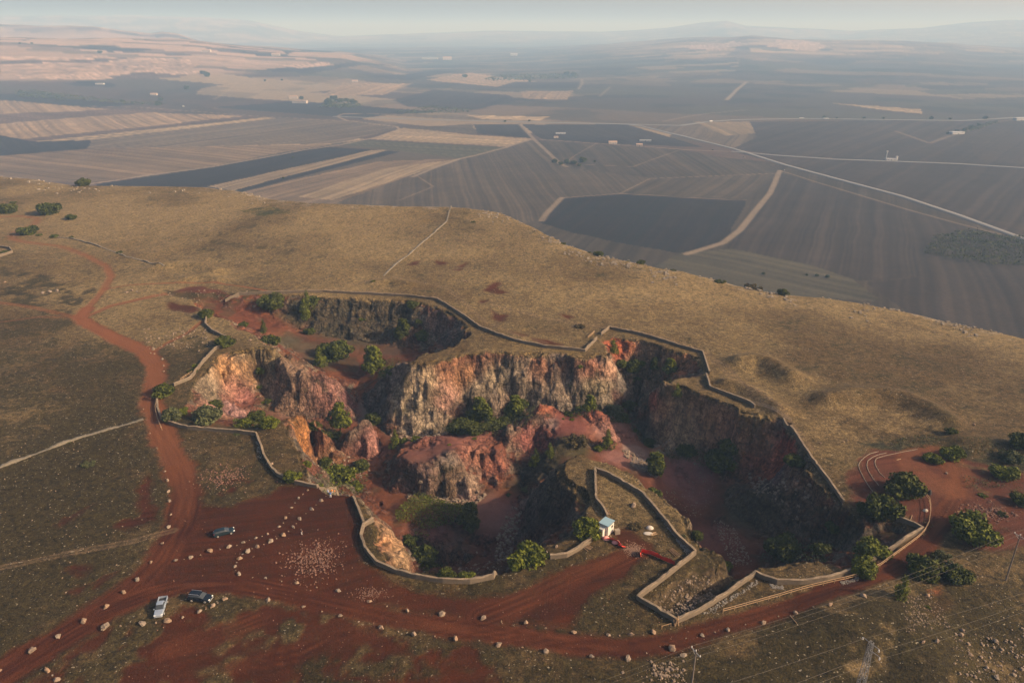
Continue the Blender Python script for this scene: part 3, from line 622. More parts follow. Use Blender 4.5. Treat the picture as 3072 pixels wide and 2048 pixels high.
c1 = g.scale(at.outputs['Color'], mixk.outputs[0])
speck = g.math('MULTIPLY', g.mr(g.noise(1.7, detail=1), .70, .74, 0, 1), g.math('MULTIPLY', ga.outputs['Fac'], .5))
c1 = g.mix(speck, c1, (0.42, 0.36, 0.27))
g.base(c1)
hh = g.math('ADD', g.math('ADD', g.math('MULTIPLY', nA, 0.55), g.math('MULTIPLY', g.math('MULTIPLY', nD, ga.outputs['Fac']), 1.1)), g.math('MULTIPLY', nC, 0.16))
cr_ = g.n('ShaderNodeTexVoronoi', feature='DISTANCE_TO_EDGE'); cr_.inputs['Scale'].default_value = .55; wv = g.n('ShaderNodeVectorMath', operation='ADD'); nzc = g.n('ShaderNodeTexNoise'); nzc.inputs['Scale'].default_value = .7; g.l(g.pos(), nzc.inputs['Vector']); vs_ = g.n('ShaderNodeVectorMath', operation='SCALE'); g.l(nzc.outputs['Color'], vs_.inputs[0]); vs_.inputs[3].default_value = 1.6; g.l(g.pos((1, 1, .55)), wv.inputs[0]); g.l(vs_.outputs[0], wv.inputs[1]); g.l(wv.outputs[0], cr_.inputs['Vector'])
crk = g.mr(cr_.outputs['Distance'], 0, .16, 0, 1)
rk1 = g.noise(1.5, g.pos((1, 1, .7)), 5, .75); rk2 = g.noise(.28, g.pos((1, 1, .35)), 4, .6)
rkf = g.math('MULTIPLY', g.mr(rk1, .33, .67, .42, 1.60), g.math('MULTIPLY', g.mr(rk2, .35, .65, .68, 1.30), g.mr(crk, 0, 1, .62, 1.08)))
sta = g.noise(.9, g.pos((.10, .10, 1.5)), 3, .6)
rkf = g.math('MULTIPLY', rkf, g.mr(sta, .38, .62, .80, 1.18))
mk2 = g.n('ShaderNodeMix', data_type='FLOAT'); g.l(sa.outputs['Fac'], mk2.inputs[0]); mk2.inputs[2].default_value = 1.0; g.l(rkf, mk2.inputs[3])
g.base(g.scale(c1, mk2.outputs[0]))
st_n = g.math('ADD', rk1, g.math('MULTIPLY', crk, .35))
hh2 = g.math('ADD', hh, g.math('MULTIPLY', g.math('MULTIPLY', st_n, sa.outputs['Fac']), 1.6))
g.bump(hh2, 0.9, 0.5)
ground = tag(link_mesh('ground', me, g.m), kind='structure')

# ------------------------------------------------------------------ the valley and the far hills
VZ = -112.0
def az_of(u):  # azimuth of a photo column at the height of the far land
    return math.atan2((u - 1536) / FPX, cp + (1024 - 150) / FPX * sp)
HILLS = [  # crest (u, v), distance, width in front, width behind
    ([(-700, 118), (0, 108), (350, 112), (560, 122), (750, 140), (900, 150), (1024, 158), (1200, 195), (1350, 230), (1500, 262)], 5200, 1500, 2600),
    ([(-700, 95), (0, 76), (300, 80), (400, 92), (460, 98), (500, 93), (540, 98), (600, 118), (800, 150)], 8200, 1500, 2500),
    ([(-700, 60), (150, 50), (400, 50), (640, 56), (760, 62), (900, 92), (1100, 120)], 17000, 3500, 6000),
    ([(900, 175), (1250, 172), (1600, 150), (1900, 128), (2050, 115), (2250, 108), (2380, 117), (2700, 120), (2850, 126), (2900, 132), (3072, 139), (3700, 150)], 8600, 3000, 3000),
    ([(2300, 190), (2600, 176), (2850, 168), (3072, 172), (3600, 160)], 6400, 900, 1100),
    ([(1000, 110), (1500, 92), (1800, 98), (2000, 84), (2100, 68), (2170, 64), (2230, 78), (2400, 86), (2550, 94), (2750, 86), (2900, 70), (3000, 66), (3200, 66), (3800, 60)], 16500, 4000, 7000),
]
def hv(x, y):
    r = np.hypot(x, y); az = np.arctan2(x, y)
    z = VZ + 4 * fbm(x / 700, y / 700, 3, 401) + 0.4 * fbm(x / 60, y / 60, 2, 403)
    for px, D, wf, wb in HILLS:
        azs = [az_of(u) for u, v in px]; el = [math.atan((1024 - v) / FPX) - PITCH for u, v in px]
        zc = np.interp(az, azs, [CAM_H + D * math.tan(e) for e in el])
        fade = np.ones_like(az)
        s = r - D * (1 + 0.05 * fbm(az * 9, az * 0 + D, 3, 411))
        bump_ = np.where(s < 0, np.exp(-(s / wf) ** 2), np.exp(-(s / wb) ** 2))
        rr = 1 + 0.10 * fbm(x / (wf * .45), y / (wf * .45), 4, 421)
        z = np.maximum(z, VZ + np.maximum(zc - VZ, 0) * bump_ * rr)
    z = z + sst(r, 2500, 5000) * 14 * fbm(x / 500, y / 500, 3, 431)
    return z
rr_ = [330.0]
while rr_[-1] < 42000: rr_.append(rr_[-1] + max(3.5, min(rr_[-1] ** 2 / (215 * 740) * 0.55, rr_[-1] * 0.02)))
rr_ = np.array(rr_); aa = np.linspace(math.radians(-50), math.radians(50), 1000)
RR, AA = np.meshgrid(rr_, aa, indexing='ij')
VX, VY = RR * np.sin(AA), RR * np.cos(AA)
VZg = hv(VX, VY)
def vgrid(r, a):
    i = np.clip(np.searchsorted(rr_, r) - 1, 0, len(rr_) - 2); q = np.clip((a - aa[0]) / (aa[1] - aa[0]), 0, len(aa) - 1.001); j = q.astype(int); fa = q - j
    fr = np.clip((r - rr_[i]) / (rr_[i + 1] - rr_[i]), 0, 1)
    return (VZg[i, j] * (1 - fa) + VZg[i, j + 1] * fa) * (1 - fr) + (VZg[i + 1, j] * (1 - fa) + VZg[i + 1, j + 1] * fa) * fr
def hits_v(uv):
    uv = np.asarray(uv, float)
    dx, dy, dz = ray(uv[:, 0], uv[:, 1]); n = np.hypot(dx, dy); dx, dy, dz = dx / n, dy / n, dz / n; az = np.arctan2(dx, dy)
    t = rr_[None, :] * np.ones((len(uv), 1)); azt = az[:, None] * np.ones_like(t)
    gg = (CAM_H + dz[:, None] * t) < vgrid(t, azt)
    k = np.where(gg.any(1), gg.argmax(1), len(rr_) - 1); k = np.maximum(k, 1)
    b = rr_[k]; a = rr_[k - 1]
    for _ in range(9):
        m = (a + b) / 2; q = (CAM_H + dz * m) < vgrid(m, az)
        b = np.where(q, m, b); a = np.where(q, a, m)
    return np.stack([dx * b, dy * b, vgrid(b, az)], 1)
ST = A3((0.20, 0.138, 0.082)); LT = A3((0.28, 0.205, 0.120)); BR = A3((0.070, 0.046, 0.034)); DK = A3((0.013, 0.010, 0.009)); MD = A3((0.066, 0.050, 0.034)); GN = A3((0.066, 0.060, 0.034)); PK = A3((0.31, 0.215, 0.155))
FIELDS = [
    ([(880, 660), (1600, 420), (2340, 490), (3100, 700), (3500, 800), (3600, 1300), (2400, 960), (1700, 800)], MD * .55, 6),
    ([(-300, 285), (0, 300), (500, 340), (740, 348), (60, 418), (0, 407), (-300, 400)], ST, 6), ([(-300, 330), (0, 342), (200, 336), (420, 322), (560, 330), (300, 348), (0, 372)], BR * 1.2, 6),
    ([(-300, 400), (0, 407), (60, 418), (272, 420), (262, 445), (0, 467), (-300, 480)], DK * 1.15, 3), ([(60, 418), (760, 347), (800, 351), (330, 401), (110, 425)], BR, 3), ([(105, 425), (800, 352), (830, 355), (272, 420)], LT * .85, 3),
    ([(272, 420), (830, 355), (1190, 366), (1200, 383), (1020, 430), (600, 440), (262, 445)], MD * 1.35, 9), ([(262, 447), (600, 440), (1010, 432), (860, 455), (640, 498), (280, 548), (0, 540), (-300, 500), (0, 468)], ST * .62, 7),
    ([(290, 552), (650, 500), (870, 456), (965, 440), (1200, 455), (735, 575), (500, 620), (290, 620)], DK, 4), ([(620, 560), (1120, 450), (1165, 451), (700, 572)], LT * .6, 3),
    ([(1111, 418), (1211, 383), (1416, 405), (1594, 416), (1516, 440)], LT * .78, 5), ([(1100, 420), (1516, 442), (1500, 455), (1380, 475), (1200, 454), (1024, 434)], GN * .8, 6),
    ([(735, 575), (1130, 485), (1380, 476), (1250, 520), (925, 640), (740, 640)], ST * .62, 5), ([(900, 590), (1150, 505), (1370, 478), (1240, 522), (1000, 600)], LT * .66, 4),
    ([(925, 640), (1250, 520), (1380, 476), (1516, 444), (1594, 418), (1680, 500), (1950, 535), (1850, 592), (1685, 594), (1640, 660), (1400, 690)], MD * .85, 5), ([(1420, 374), (1560, 372), (1600, 414), (1435, 402)], DK * 1.2, 7), ([(1200, 385), (1415, 372), (1432, 402)], MD, 8),
    ([(1565, 374), (1880, 373), (2110, 442), (1790, 430), (1625, 418)], DK * 1.35, 8), ([(1630, 422), (2050, 450), (2340, 505), (2330, 520), (1950, 535), (1690, 495)], MD * .62, 7), ([(1950, 537), (2335, 520), (2240, 600), (1860, 582)], MD * .72, 7),
    ([(1690, 594), (1860, 580), (2240, 600), (2170, 730), (2030, 760), (1720, 700), (1620, 668)], DK * .82, 4), ([(2345, 520), (2720, 628), (2760, 830), (2500, 850), (2180, 745)], A3((0.030, 0.022, 0.017)), 5),
    ([(2720, 628), (3072, 722), (3500, 830), (3500, 1100), (2750, 960), (2600, 850), (2760, 830)], A3((0.030, 0.022, 0.017)), 9), ([(2060, 375), (2270, 385), (2240, 450), (2110, 425), (1920, 376)], MD * 1.1, 7),
    ([(2250, 366), (2700, 362), (3500, 370), (3500, 500), (3072, 503), (2650, 478), (2350, 468), (2200, 447), (2270, 410)], A3((0.030, 0.022, 0.017)), 12), ([(2200, 455), (2650, 484), (3072, 508), (3500, 530), (3500, 830), (3072, 712), (2700, 582), (2350, 494)], A3((0.030, 0.022, 0.017)), 12),
    ([(2488, 309), (2762, 328), (2768, 342), (2657, 331)], LT * .8, 4), ([(2060, 752), (2200, 748), (2420, 790), (2560, 840), (2640, 900), (2400, 900), (2150, 850), (1960, 800)], A3((0.052, 0.044, 0.026)), 7), ([(2080, 366), (2250, 366), (2266, 400), (2180, 408)], LT * .55, 6), ([(1080, 340), (1420, 345), (1640, 350), (1600, 362), (1400, 360)], MD * 1.3, 5), ([(1400, 346), (1650, 350), (1620, 362), (1450, 358)], LT, 4),
    ([(1560, 274), (1720, 272), (1700, 300), (1570, 296)], ST * .9, 5), ([(1280, 240), (1410, 218), (1660, 252), (1500, 262)], ST * 1.1, 6), ([(1100, 230), (1290, 212), (1380, 214), (1230, 242)], DK * 1.6, 5), ([(1180, 300), (1300, 270), (1520, 285), (1560, 300), (1420, 330), (1220, 320)], DK * 1.9, 6),
    ([(1480, 265), (1545, 246), (1740, 246), (1730, 266)], DK * 1.6, 5), ([(1030, 250), (1240, 250), (1150, 285), (960, 290)], ST * 1.0, 6), ([(2300, 140), (2330, 120), (2410, 122), (2480, 140), (2440, 155)], PK, 4), ([(2040, 140), (2200, 125), (2250, 130), (2150, 155)], PK * .9, 4),
    ([(0, 172), (400, 172), (560, 178), (600, 195), (300, 190), (0, 200)], PK, 4), ([(0, 205), (220, 185), (520, 182), (590, 200), (560, 215), (250, 220), (0, 232)], PK * .8, 4), ([(60, 228), (400, 214), (600, 212), (590, 222), (300, 238), (60, 238)], PK * 1.05, 3),
    ([(150, 138), (320, 138), (460, 150), (330, 156)], DK * 1.8, 3), ([(200, 256), (240, 242), (350, 252), (340, 262)], DK * 1.2, 3), ([(0, 182), (180, 182), (400, 172), (300, 188), (0, 194)], BR, 3), ([(310, 232), (420, 215), (580, 226), (430, 240)], BR, 3),
    ([(840, 152), (1020, 150), (1100, 160), (860, 164)], DK * 1.5, 3), ([(760, 212), (1000, 196), (1200, 200), (930, 222)], DK * 1.7, 4), ([(830, 196), (970, 186), (1000, 192), (900, 206)], PK, 3),
]
def tess(x, y, s, ang, seed, asp=2.6):
    ca, sa_ = math.cos(ang), math.sin(ang)
    u = (x * ca + y * sa_) / (s * asp) + 0.25 * fbm(x / s / 2, y / s / 2, 2, seed); v = (-x * sa_ + y * ca) / s + 0.35 * fbm(x / s / 3, y / s / 3, 2, seed + 5)
    row = np.floor(v); u2 = u + 0.63 * row
    a = _h(np.floor(u2), row, np.zeros_like(row), seed)
    return a, np.minimum(np.abs(v - row - .5), np.abs(u2 - np.floor(u2) - .5))
def valley_colour(x, y, z):
    r = np.hypot(x, y)
    big = fbm(x / 2600, y / 2600, 2, 501)
    a1, _ = tess(x, y, 150, 0.35, 511); a2, _ = tess(x, y, 260, -0.5, 521)
    a = np.where(big > 0.0, a1, a2)
    pal = np.array([DK * 1.3, BR, MD, GN, ST * .7, ST, LT, BR * .8])
    idx = np.clip(((a + 1) * 4).astype(int), 0, 7)
    col = pal[idx] * (1 + 0.10 * fbm(x / 30, y / 30, 3, 531))[..., None]
    west = sst(-(x / np.maximum(y, 1)), -.1, .35)
    hillf = sst(z, -95, -20)
    a3, _ = tess(x, y, 105, .10, 535, 8.0); p3 = np.array([PK, DK * 2.2, PK * .8, BR * 1.6, PK * 1.1, MD * 1.5, PK * .9, BR * 1.2])[np.clip(((a3 + 1) * 4).astype(int), 0, 7)]
    col = mixc(col, p3 * (1 + .15 * fbm(x / 120, y / 40, 3, 537))[..., None], sst(hillf, .15, .5) * (.35 + .6 * west))
    col = mixc(col, PK * (1 + 0.2 * fbm(x / 180, y / 60, 3, 541))[..., None], (0.08 + 0.10 * hillf) * (0.35 + 0.65 * west) * (a > -0.2))
    lowc = (1 - hillf) * (1 - west * .5) * sst(r, 1300, 2200)
    col = mixc(col, A3((0.030, 0.026, 0.021)), lowc * .6)
    scr = sst(fbm(x / 160, y / 160, 4, 551) - 0.25 * hillf, 0.10, 0.30)
    col = mixc(col, A3((0.014, 0.016, 0.011)), scr * sst(r, 1500, 2600) * .65 * (1 - west * .5))
    for (px, c, wl), pw in zip(FIELDS, FIELDW):
        cx = np.mean([p[0] for p in pw]); cy = np.mean([p[1] for p in pw])
        lx = min(p[0] for p in pw); hx = max(p[0] for p in pw); ly = min(p[1] for p in pw); hy = max(p[1] for p in pw)
        bb = (x > lx - 20) & (x < hx + 20) & (y > ly - 20) & (y < hy + 20)
        if not bb.any(): continue
        xb, yb = x[bb], y[bb]
        jx = xb + 3.5 * fbm(xb / 40, yb / 40, 3, 561); jy = yb + 5 * fbm(xb / 40, yb / 40, 3, 571)
        m = in_poly(jx, jy, pw).astype(float) * .95
        # furrows along the field's longest side
        e = max(((pw[i], pw[(i + 1) % len(pw)]) for i in range(len(pw))), key=lambda q: math.hypot(q[0][0] - q[1][0], q[0][1] - q[1][1]))
        th = math.atan2(e[1][1] - e[0][1], e[1][0] - e[0][0])
        acr = -(xb) * math.sin(th) + yb * math.cos(th); alo = xb * math.cos(th) + yb * math.sin(th)
        ww = acr + 6 * fbm(xb / 120, yb / 120, 2, 575)
        f = .7 * fbm(ww / (wl * 1.5), alo / (wl * 70), 2, 581) + .75 * vn(ww / max(2.2, wl * .45), alo / (wl * 90), 583) + 0.35 * fbm(xb / 50, yb / 50, 3, 591)
        cc = c * np.clip(1 + 0.46 * f, .35, 1.8)[..., None]
        cc = mixc(cc, c * 2.2, sst(f, .35, .7) * .18)
        col[bb] = mixc(col[bb], cc, m)
    for px, wd, st in VTRACKS:
        pw = [tuple(p[:2]) for p in hits_v(px)]
        lx = min(p[0] for p in pw) - 40; hx = max(p[0] for p in pw) + 40; ly = min(p[1] for p in pw) - 40; hy = max(p[1] for p in pw) + 40
        bb = (x > lx) & (x < hx) & (y > ly) & (y < hy)
        d, _ = seg_dist(x[bb], y[bb], pw)
        wdr = np.maximum(wd, r[bb] / 740 * 0.9)
        col[bb] = mixc(col[bb], A3((0.25, 0.19, 0.13)), (1 - sst(d, wdr * .5, wdr * 1.1)) * st * np.clip(wd / wdr * 1.5, 0, 1))
    return np.clip(col, 0.01, 0.8)
VTRACKS = [([(1685, 594), (1860, 581), (2240, 601)], 2.2, .55), ([(930, 606), (1240, 521), (1380, 477)], 2.2, .45), ([(1860, 581), (1950, 536), (2336, 520)], 2, .4), ([(1240, 521), (1300, 560), (1200, 600)], 2, .3), ([(1720, 492), (1900, 500), (2040, 450)], 2, .35), ([(2340, 512), (2720, 628), (3072, 722)], 3, .35), ([(262, 446), (600, 440), (1010, 432)], 2.5, .35), ([(0, 372), (300, 348), (700, 322)], 3, .3), ([(1790, 430), (1720, 470), (1690, 495)], 2, .35),
           ([(270, 552), (450, 525), (640, 500), (850, 462), (900, 452), (1024, 434), (1130, 412), (1198, 388), (1190, 380), (1120, 372), (1040, 362), (1010, 350), (1030, 342), (1150, 340)], 4, .8),
           ([(2340, 512), (2310, 580), (2260, 640), (2220, 690), (2170, 728), (2060, 762)], 5, .6), ([(1594, 418), (1516, 443), (1420, 468), (1380, 476), (1300, 505), (1240, 530)], 5, .6),
           ([(1560, 374), (1600, 416), (1680, 492), (1700, 500)], 5, .5), ([(1620, 418), (1790, 430), (2050, 449), (2200, 456)], 4, .4), ([(200, 318), (420, 322), (760, 348), (1010, 362)], 4, .45), ([(640, 300), (700, 262), (740, 200), (600, 180)], 5, .3),
           ([(2180, 300), (2210, 270), (2240, 246)], 9, .7), ([(1735, 268), (1748, 250), (1745, 238)], 7, .5), ([(1798, 290), (1830, 262)], 6, .4), ([(1685, 594), (1640, 640), (1625, 662)], 5, .5), ([(2690, 395), (2790, 430), (2850, 408), (3000, 365), (3072, 355)], 5, .35),
           ([(700, 262), (830, 275), (960, 250), (1100, 262)], 5, .3), ([(1990, 365), (2060, 350), (2130, 340), (2240, 330)], 6, .4)]
FIELDW = [[tuple(p[:2]) for p in hits_v(px)] for px, c, wl in FIELDS]
VC = valley_colour(VX, VY, VZg)
me = mesh_np('valley', np.stack([VX, VY, VZg], -1).reshape(-1, 3), grid_faces(len(rr_), len(aa))[:, ::-1])
set_col(me, VC.reshape(-1, 3))
g = NT('valley_earth')
at = g.n('ShaderNodeAttribute', attribute_name='Col')
nA = g.noise(0.35, detail=4, rough=.7); nB = g.noise(0.05, detail=3)
g.base(g.scale(at.outputs['Color'], g.math('ADD', g.mr(nA, .3, .7, .8, 1.2), g.mr(nB, .3, .7, -.12, .12))))
g.bump(nA, .5, .8)
valley = tag(link_mesh('valley_terrain', me, g.m), kind='structure')

# paved roads across the valley, draped a little above the soil
asph = plain('road_asphalt', (0.15, 0.145, 0.14), .9, var=.1, sc=.2)
def road(name, px, wd):
    c = [tuple(p[:2]) for p in hits_v(px)]
    pts = []
    for a, b in zip(c[:-1], c[1:]):
        n = max(2, int(math.hypot(b[0] - a[0], b[1] - a[1]) / 12))
        pts += [(a[0] + (b[0] - a[0]) * k / n, a[1] + (b[1] - a[1]) * k / n) for k in range(n)]
    pts.append(c[-1]); pts = np.array(pts)
    t = np.gradient(pts, axis=0); t /= np.linalg.norm(t, axis=1)[:, None] + 1e-9
    nrm = np.stack([-t[:, 1], t[:, 0]], 1); V = []
    zc = hv(pts[:, 0], pts[:, 1]) + 0.75
    off = [-.5 * wd - 3, -.5 * wd, -.12, .12, .5 * wd, .5 * wd + 3]
    for o_, dzz in zip(off, (-3, 0, 0, 0, 0, -3)):
        q = pts + nrm * o_; V.append(np.stack([q[:, 0], q[:, 1], zc + dzz], 1))
    n = len(pts); V = np.stack(V, 1).reshape(-1, 3)
    return tag(link_mesh(name, mesh_np(name, V, grid_faces(n, 6)), asph), kind='structure')
road('road', [(1000, 350), (1380, 362), (1880, 373), (1924, 379), (2060, 412), (2200, 447), (2350, 494), (2500, 535), (2700, 588), (2880, 648), (3072, 718), (3300, 800)], 9)
road('road_branch', [(1880, 373), (2040, 377), (2120, 366), (2200, 360), (2420, 356), (2700, 360), (2900, 362), (3072, 352), (3300, 345)], 8)
road('road_farm', [(2195, 455), (2350, 468), (2500, 478), (2650, 483), (2880, 492), (3072, 504), (3300, 515)], 6)
#@@BEGIN_OBJ
# ------------------------------------------------------------------ plants
ZA = lambda x, y, z: y * cp + (CAM_H - z) * sp      # distance along the view axis, for true sizes
def foliage(name, dark, light, hue):
    g = NT(name)
    oi = g.n('ShaderNodeObjectInfo')
    tc = g.n('ShaderNodeTexCoord')
    n = g.noise(2.6, tc.outputs['Object'], 3, .6)
    c = g.mix(g.mr(n, .38, .62, 0, 1), dark, light)
    c = g.mix(g.math('MULTIPLY', oi.outputs['Random'], .4), c, hue)
    g.base(c); g.b.inputs['Roughness'].default_value = .7; g.b.inputs['Specular IOR Level'].default_value = .12
    g.b.inputs['Subsurface Weight'].default_value = 0.0
    return g.m
M_BUSH = foliage('foliage_dark', (0.012, 0.018, 0.004), (0.082, 0.094, 0.013), (0.062, 0.062, 0.010))
M_PINE = foliage('foliage_bright', (0.018, 0.028, 0.004), (0.135, 0.145, 0.014), (0.100, 0.112, 0.012))
M_OLIVE = foliage('foliage_olive', (0.034, 0.040, 0.017), (0.095, 0.100, 0.040), (0.075, 0.078, 0.034))
M_DRYB = foliage('foliage_dry', (0.045, 0.036, 0.018), (0.110, 0.085, 0.035), (0.070, 0.055, 0.028))
M_BARK = plain('bark', (0.09, 0.065, 0.045), .95, var=.3, sc=4)
def leaf_cloud(seed, kind, n):
    r = np.random.RandomState(seed)
    if kind == 'bush':
        nc = 15; a = r.uniform(0, 2 * np.pi, nc); rad = np.sqrt(r.uniform(0, 1, nc)) * .68
        cc = np.stack([rad * np.cos(a), rad * np.sin(a), .34 + .44 * (1 - rad ** 1.5) * r.uniform(.6, 1.15, nc)], 1); cr = r.uniform(.24, .42, nc)
        cc = np.vstack([cc, [[.3, 0, .2], [-.3, .1, .2], [0, -.35, .2], [0, .35, .2]]]); cr = np.append(cr, [.4, .4, .36, .36])
    elif kind == 'pine':
        nc = 17; h = r.uniform(.34, 1.62, nc); rad = (1 - np.abs(h - .85) / 1.05) * .52 * r.uniform(.5, 1.15, nc); a = r.uniform(0, 2 * np.pi, nc)
        cc = np.stack([rad * np.cos(a), rad * np.sin(a), h], 1); cr = r.uniform(.24, .42, nc) * (1.12 - .3 * h / 1.6)
        cc = np.vstack([cc, [[0, 0, .6], [0, 0, 1.0], [0, 0, 1.45]]]); cr = np.append(cr, [.42, .42, .3])
    elif kind == 'cone':
        nc = 14; h = np.linspace(.2, 1.9, nc); rad = (1 - h / 2.0) * .35; a = r.uniform(0, 2 * np.pi, nc)
        cc = np.stack([rad * np.cos(a), rad * np.sin(a), h], 1); cr = .1 + (1 - h / 2.05) * .46
    else:  # low scrub
        nc = 13; a = r.uniform(0, 2 * np.pi, nc); rad = np.sqrt(r.uniform(0, 1, nc)) * .8
        cc = np.stack([rad * np.cos(a), rad * np.sin(a), .12 + .1 * r.uniform(0, 1, nc)], 1); cr = r.uniform(.16, .32, nc)
    w_ = cr ** 2 / (cr ** 2).sum()
    k = r.choice(len(cc), n, p=w_)
    d = r.normal(size=(n, 3)); d /= np.linalg.norm(d, axis=1)[:, None]
    shell = r.uniform(.45, 1.08, n) ** .6
    c = cc[k] + d * (cr[k] * shell)[:, None] * np.array([1, 1, .82])
    c[:, 2] = np.maximum(c[:, 2], .02)
    ls = {'bush': .075, 'pine': .075, 'cone': .062, 'low': .06}[kind] * r.uniform(.55, 1.3, n)
    nr = d * .8 + r.normal(size=(n, 3)) * .65; nr /= np.linalg.norm(nr, axis=1)[:, None]
    t = np.cross(nr, r.normal(size=(n, 3))); t /= np.linalg.norm(t, axis=1)[:, None]; b = np.cross(nr, t)
    el = r.uniform(.45, .8, n)
    V = np.stack([c - t * ls[:, None], c - b * (ls * el)[:, None], c + t * ls[:, None], c + b * (ls * el)[:, None]], 1).reshape(-1, 3)
    F = np.arange(4 * n).reshape(n, 4)
    return V, F
def tube(bm, pts, r0, r1, n=6):
    rings = []
    for i, p in enumerate(pts):
        p = Vector(p); q = Vector(pts[min(i + 1, len(pts) - 1)]) - Vector(pts[max(i - 1, 0)])
        q.normalize(); u = q.orthogonal().normalized(); v = q.cross(u); r = r0 + (r1 - r0) * i / (len(pts) - 1)
        rings.append([bm.verts.new(p + (u * math.cos(2 * math.pi * k / n) + v * math.sin(2 * math.pi * k / n)) * r) for k in range(n)])
    for a, b in zip(rings[:-1], rings[1:]):
        for k in range(n): bm.faces.new((a[k], a[(k + 1) % n], b[(k + 1) % n], b[k]))
    bm.faces.new(rings[0][::-1]); bm.faces.new(rings[-1])
def bm_mesh(name, bm, smooth=False):
    bmesh.ops.recalc_face_normals(bm, faces=bm.faces)
    me = bpy.data.meshes.new(name); bm.to_mesh(me); bm.free()
    if smooth:
        for p in me.polygons: p.use_smooth = True
    return me
def trunk_mesh(kind, seed):
    r = random.Random(seed); bm = bmesh.new()
    h = {'bush': .45, 'pine': 1.2, 'cone': 1.7, 'low': .12}[kind]; rb = {'bush': .06, 'pine': .065, 'cone': .04, 'low': .03}[kind]
    tube(bm, [(0, 0, -.25), (r.uniform(-.03, .03), r.uniform(-.03, .03), h * .5), (r.uniform(-.06, .06), r.uniform(-.06, .06), h)], rb, rb * .45)
    for k in range(5):
        a = k * 1.26 + r.uniform(-.3, .3); z0 = h * r.uniform(.25, .8); l = r.uniform(.3, .5)
        tube(bm, [(0, 0, z0), (l * .5 * math.cos(a), l * .5 * math.sin(a), z0 + l * .3), (l * math.cos(a), l * math.sin(a), z0 + l * .45)], rb * .5, rb * .15, 5)
    return bm_mesh('trunk', bm, True)
PROTO = {}
for kind, cnt, nq in (('bush', 4, 3600), ('pine', 3, 3800), ('cone', 1, 1800), ('low', 2, 1800)):
    for i in range(cnt):
        V, F = leaf_cloud(hash(kind) % 1 + 10 * i + len(kind), kind, nq)
        for mn, mt in (('d', M_BUSH), ('b', M_PINE), ('o', M_OLIVE), ('y', M_DRYB)):
            if i == 0 or mn in 'db':
                me = mesh_np('crown', V, F, False); me.materials.append(mt); PROTO[kind, i, mn] = me
        tm = trunk_mesh(kind, 40 + i); tm.materials.append(M_BARK); PROTO[kind, i, 't'] = tm
_rt = random.Random(3)
def plant(name, p, wm, kind, tone, label, cat, group=None, hf=1.0):
    i = 0 if tone in 'oy' else _rt.randrange({'bush': 4, 'pine': 3, 'cone': 1, 'low': 2}[kind])
    o = bpy.data.objects.new(name, None); C.objects.link(o); o.location = p; o.rotation_euler = (0, 0, _rt.uniform(0, 6.28))
    s = wm / {'bush': 1.9, 'pine': 1.55, 'cone': .95, 'low': 2.0}[kind]; o.scale = (s, s * _rt.uniform(.88, 1.1), s * hf * _rt.uniform(.92, 1.08))
    for nm, key in (('crown', tone), ('trunk', 't')):
        c = bpy.data.objects.new(nm, PROTO[kind, i, key]); C.objects.link(c); c.parent = o
    tag(o, label, cat, group)
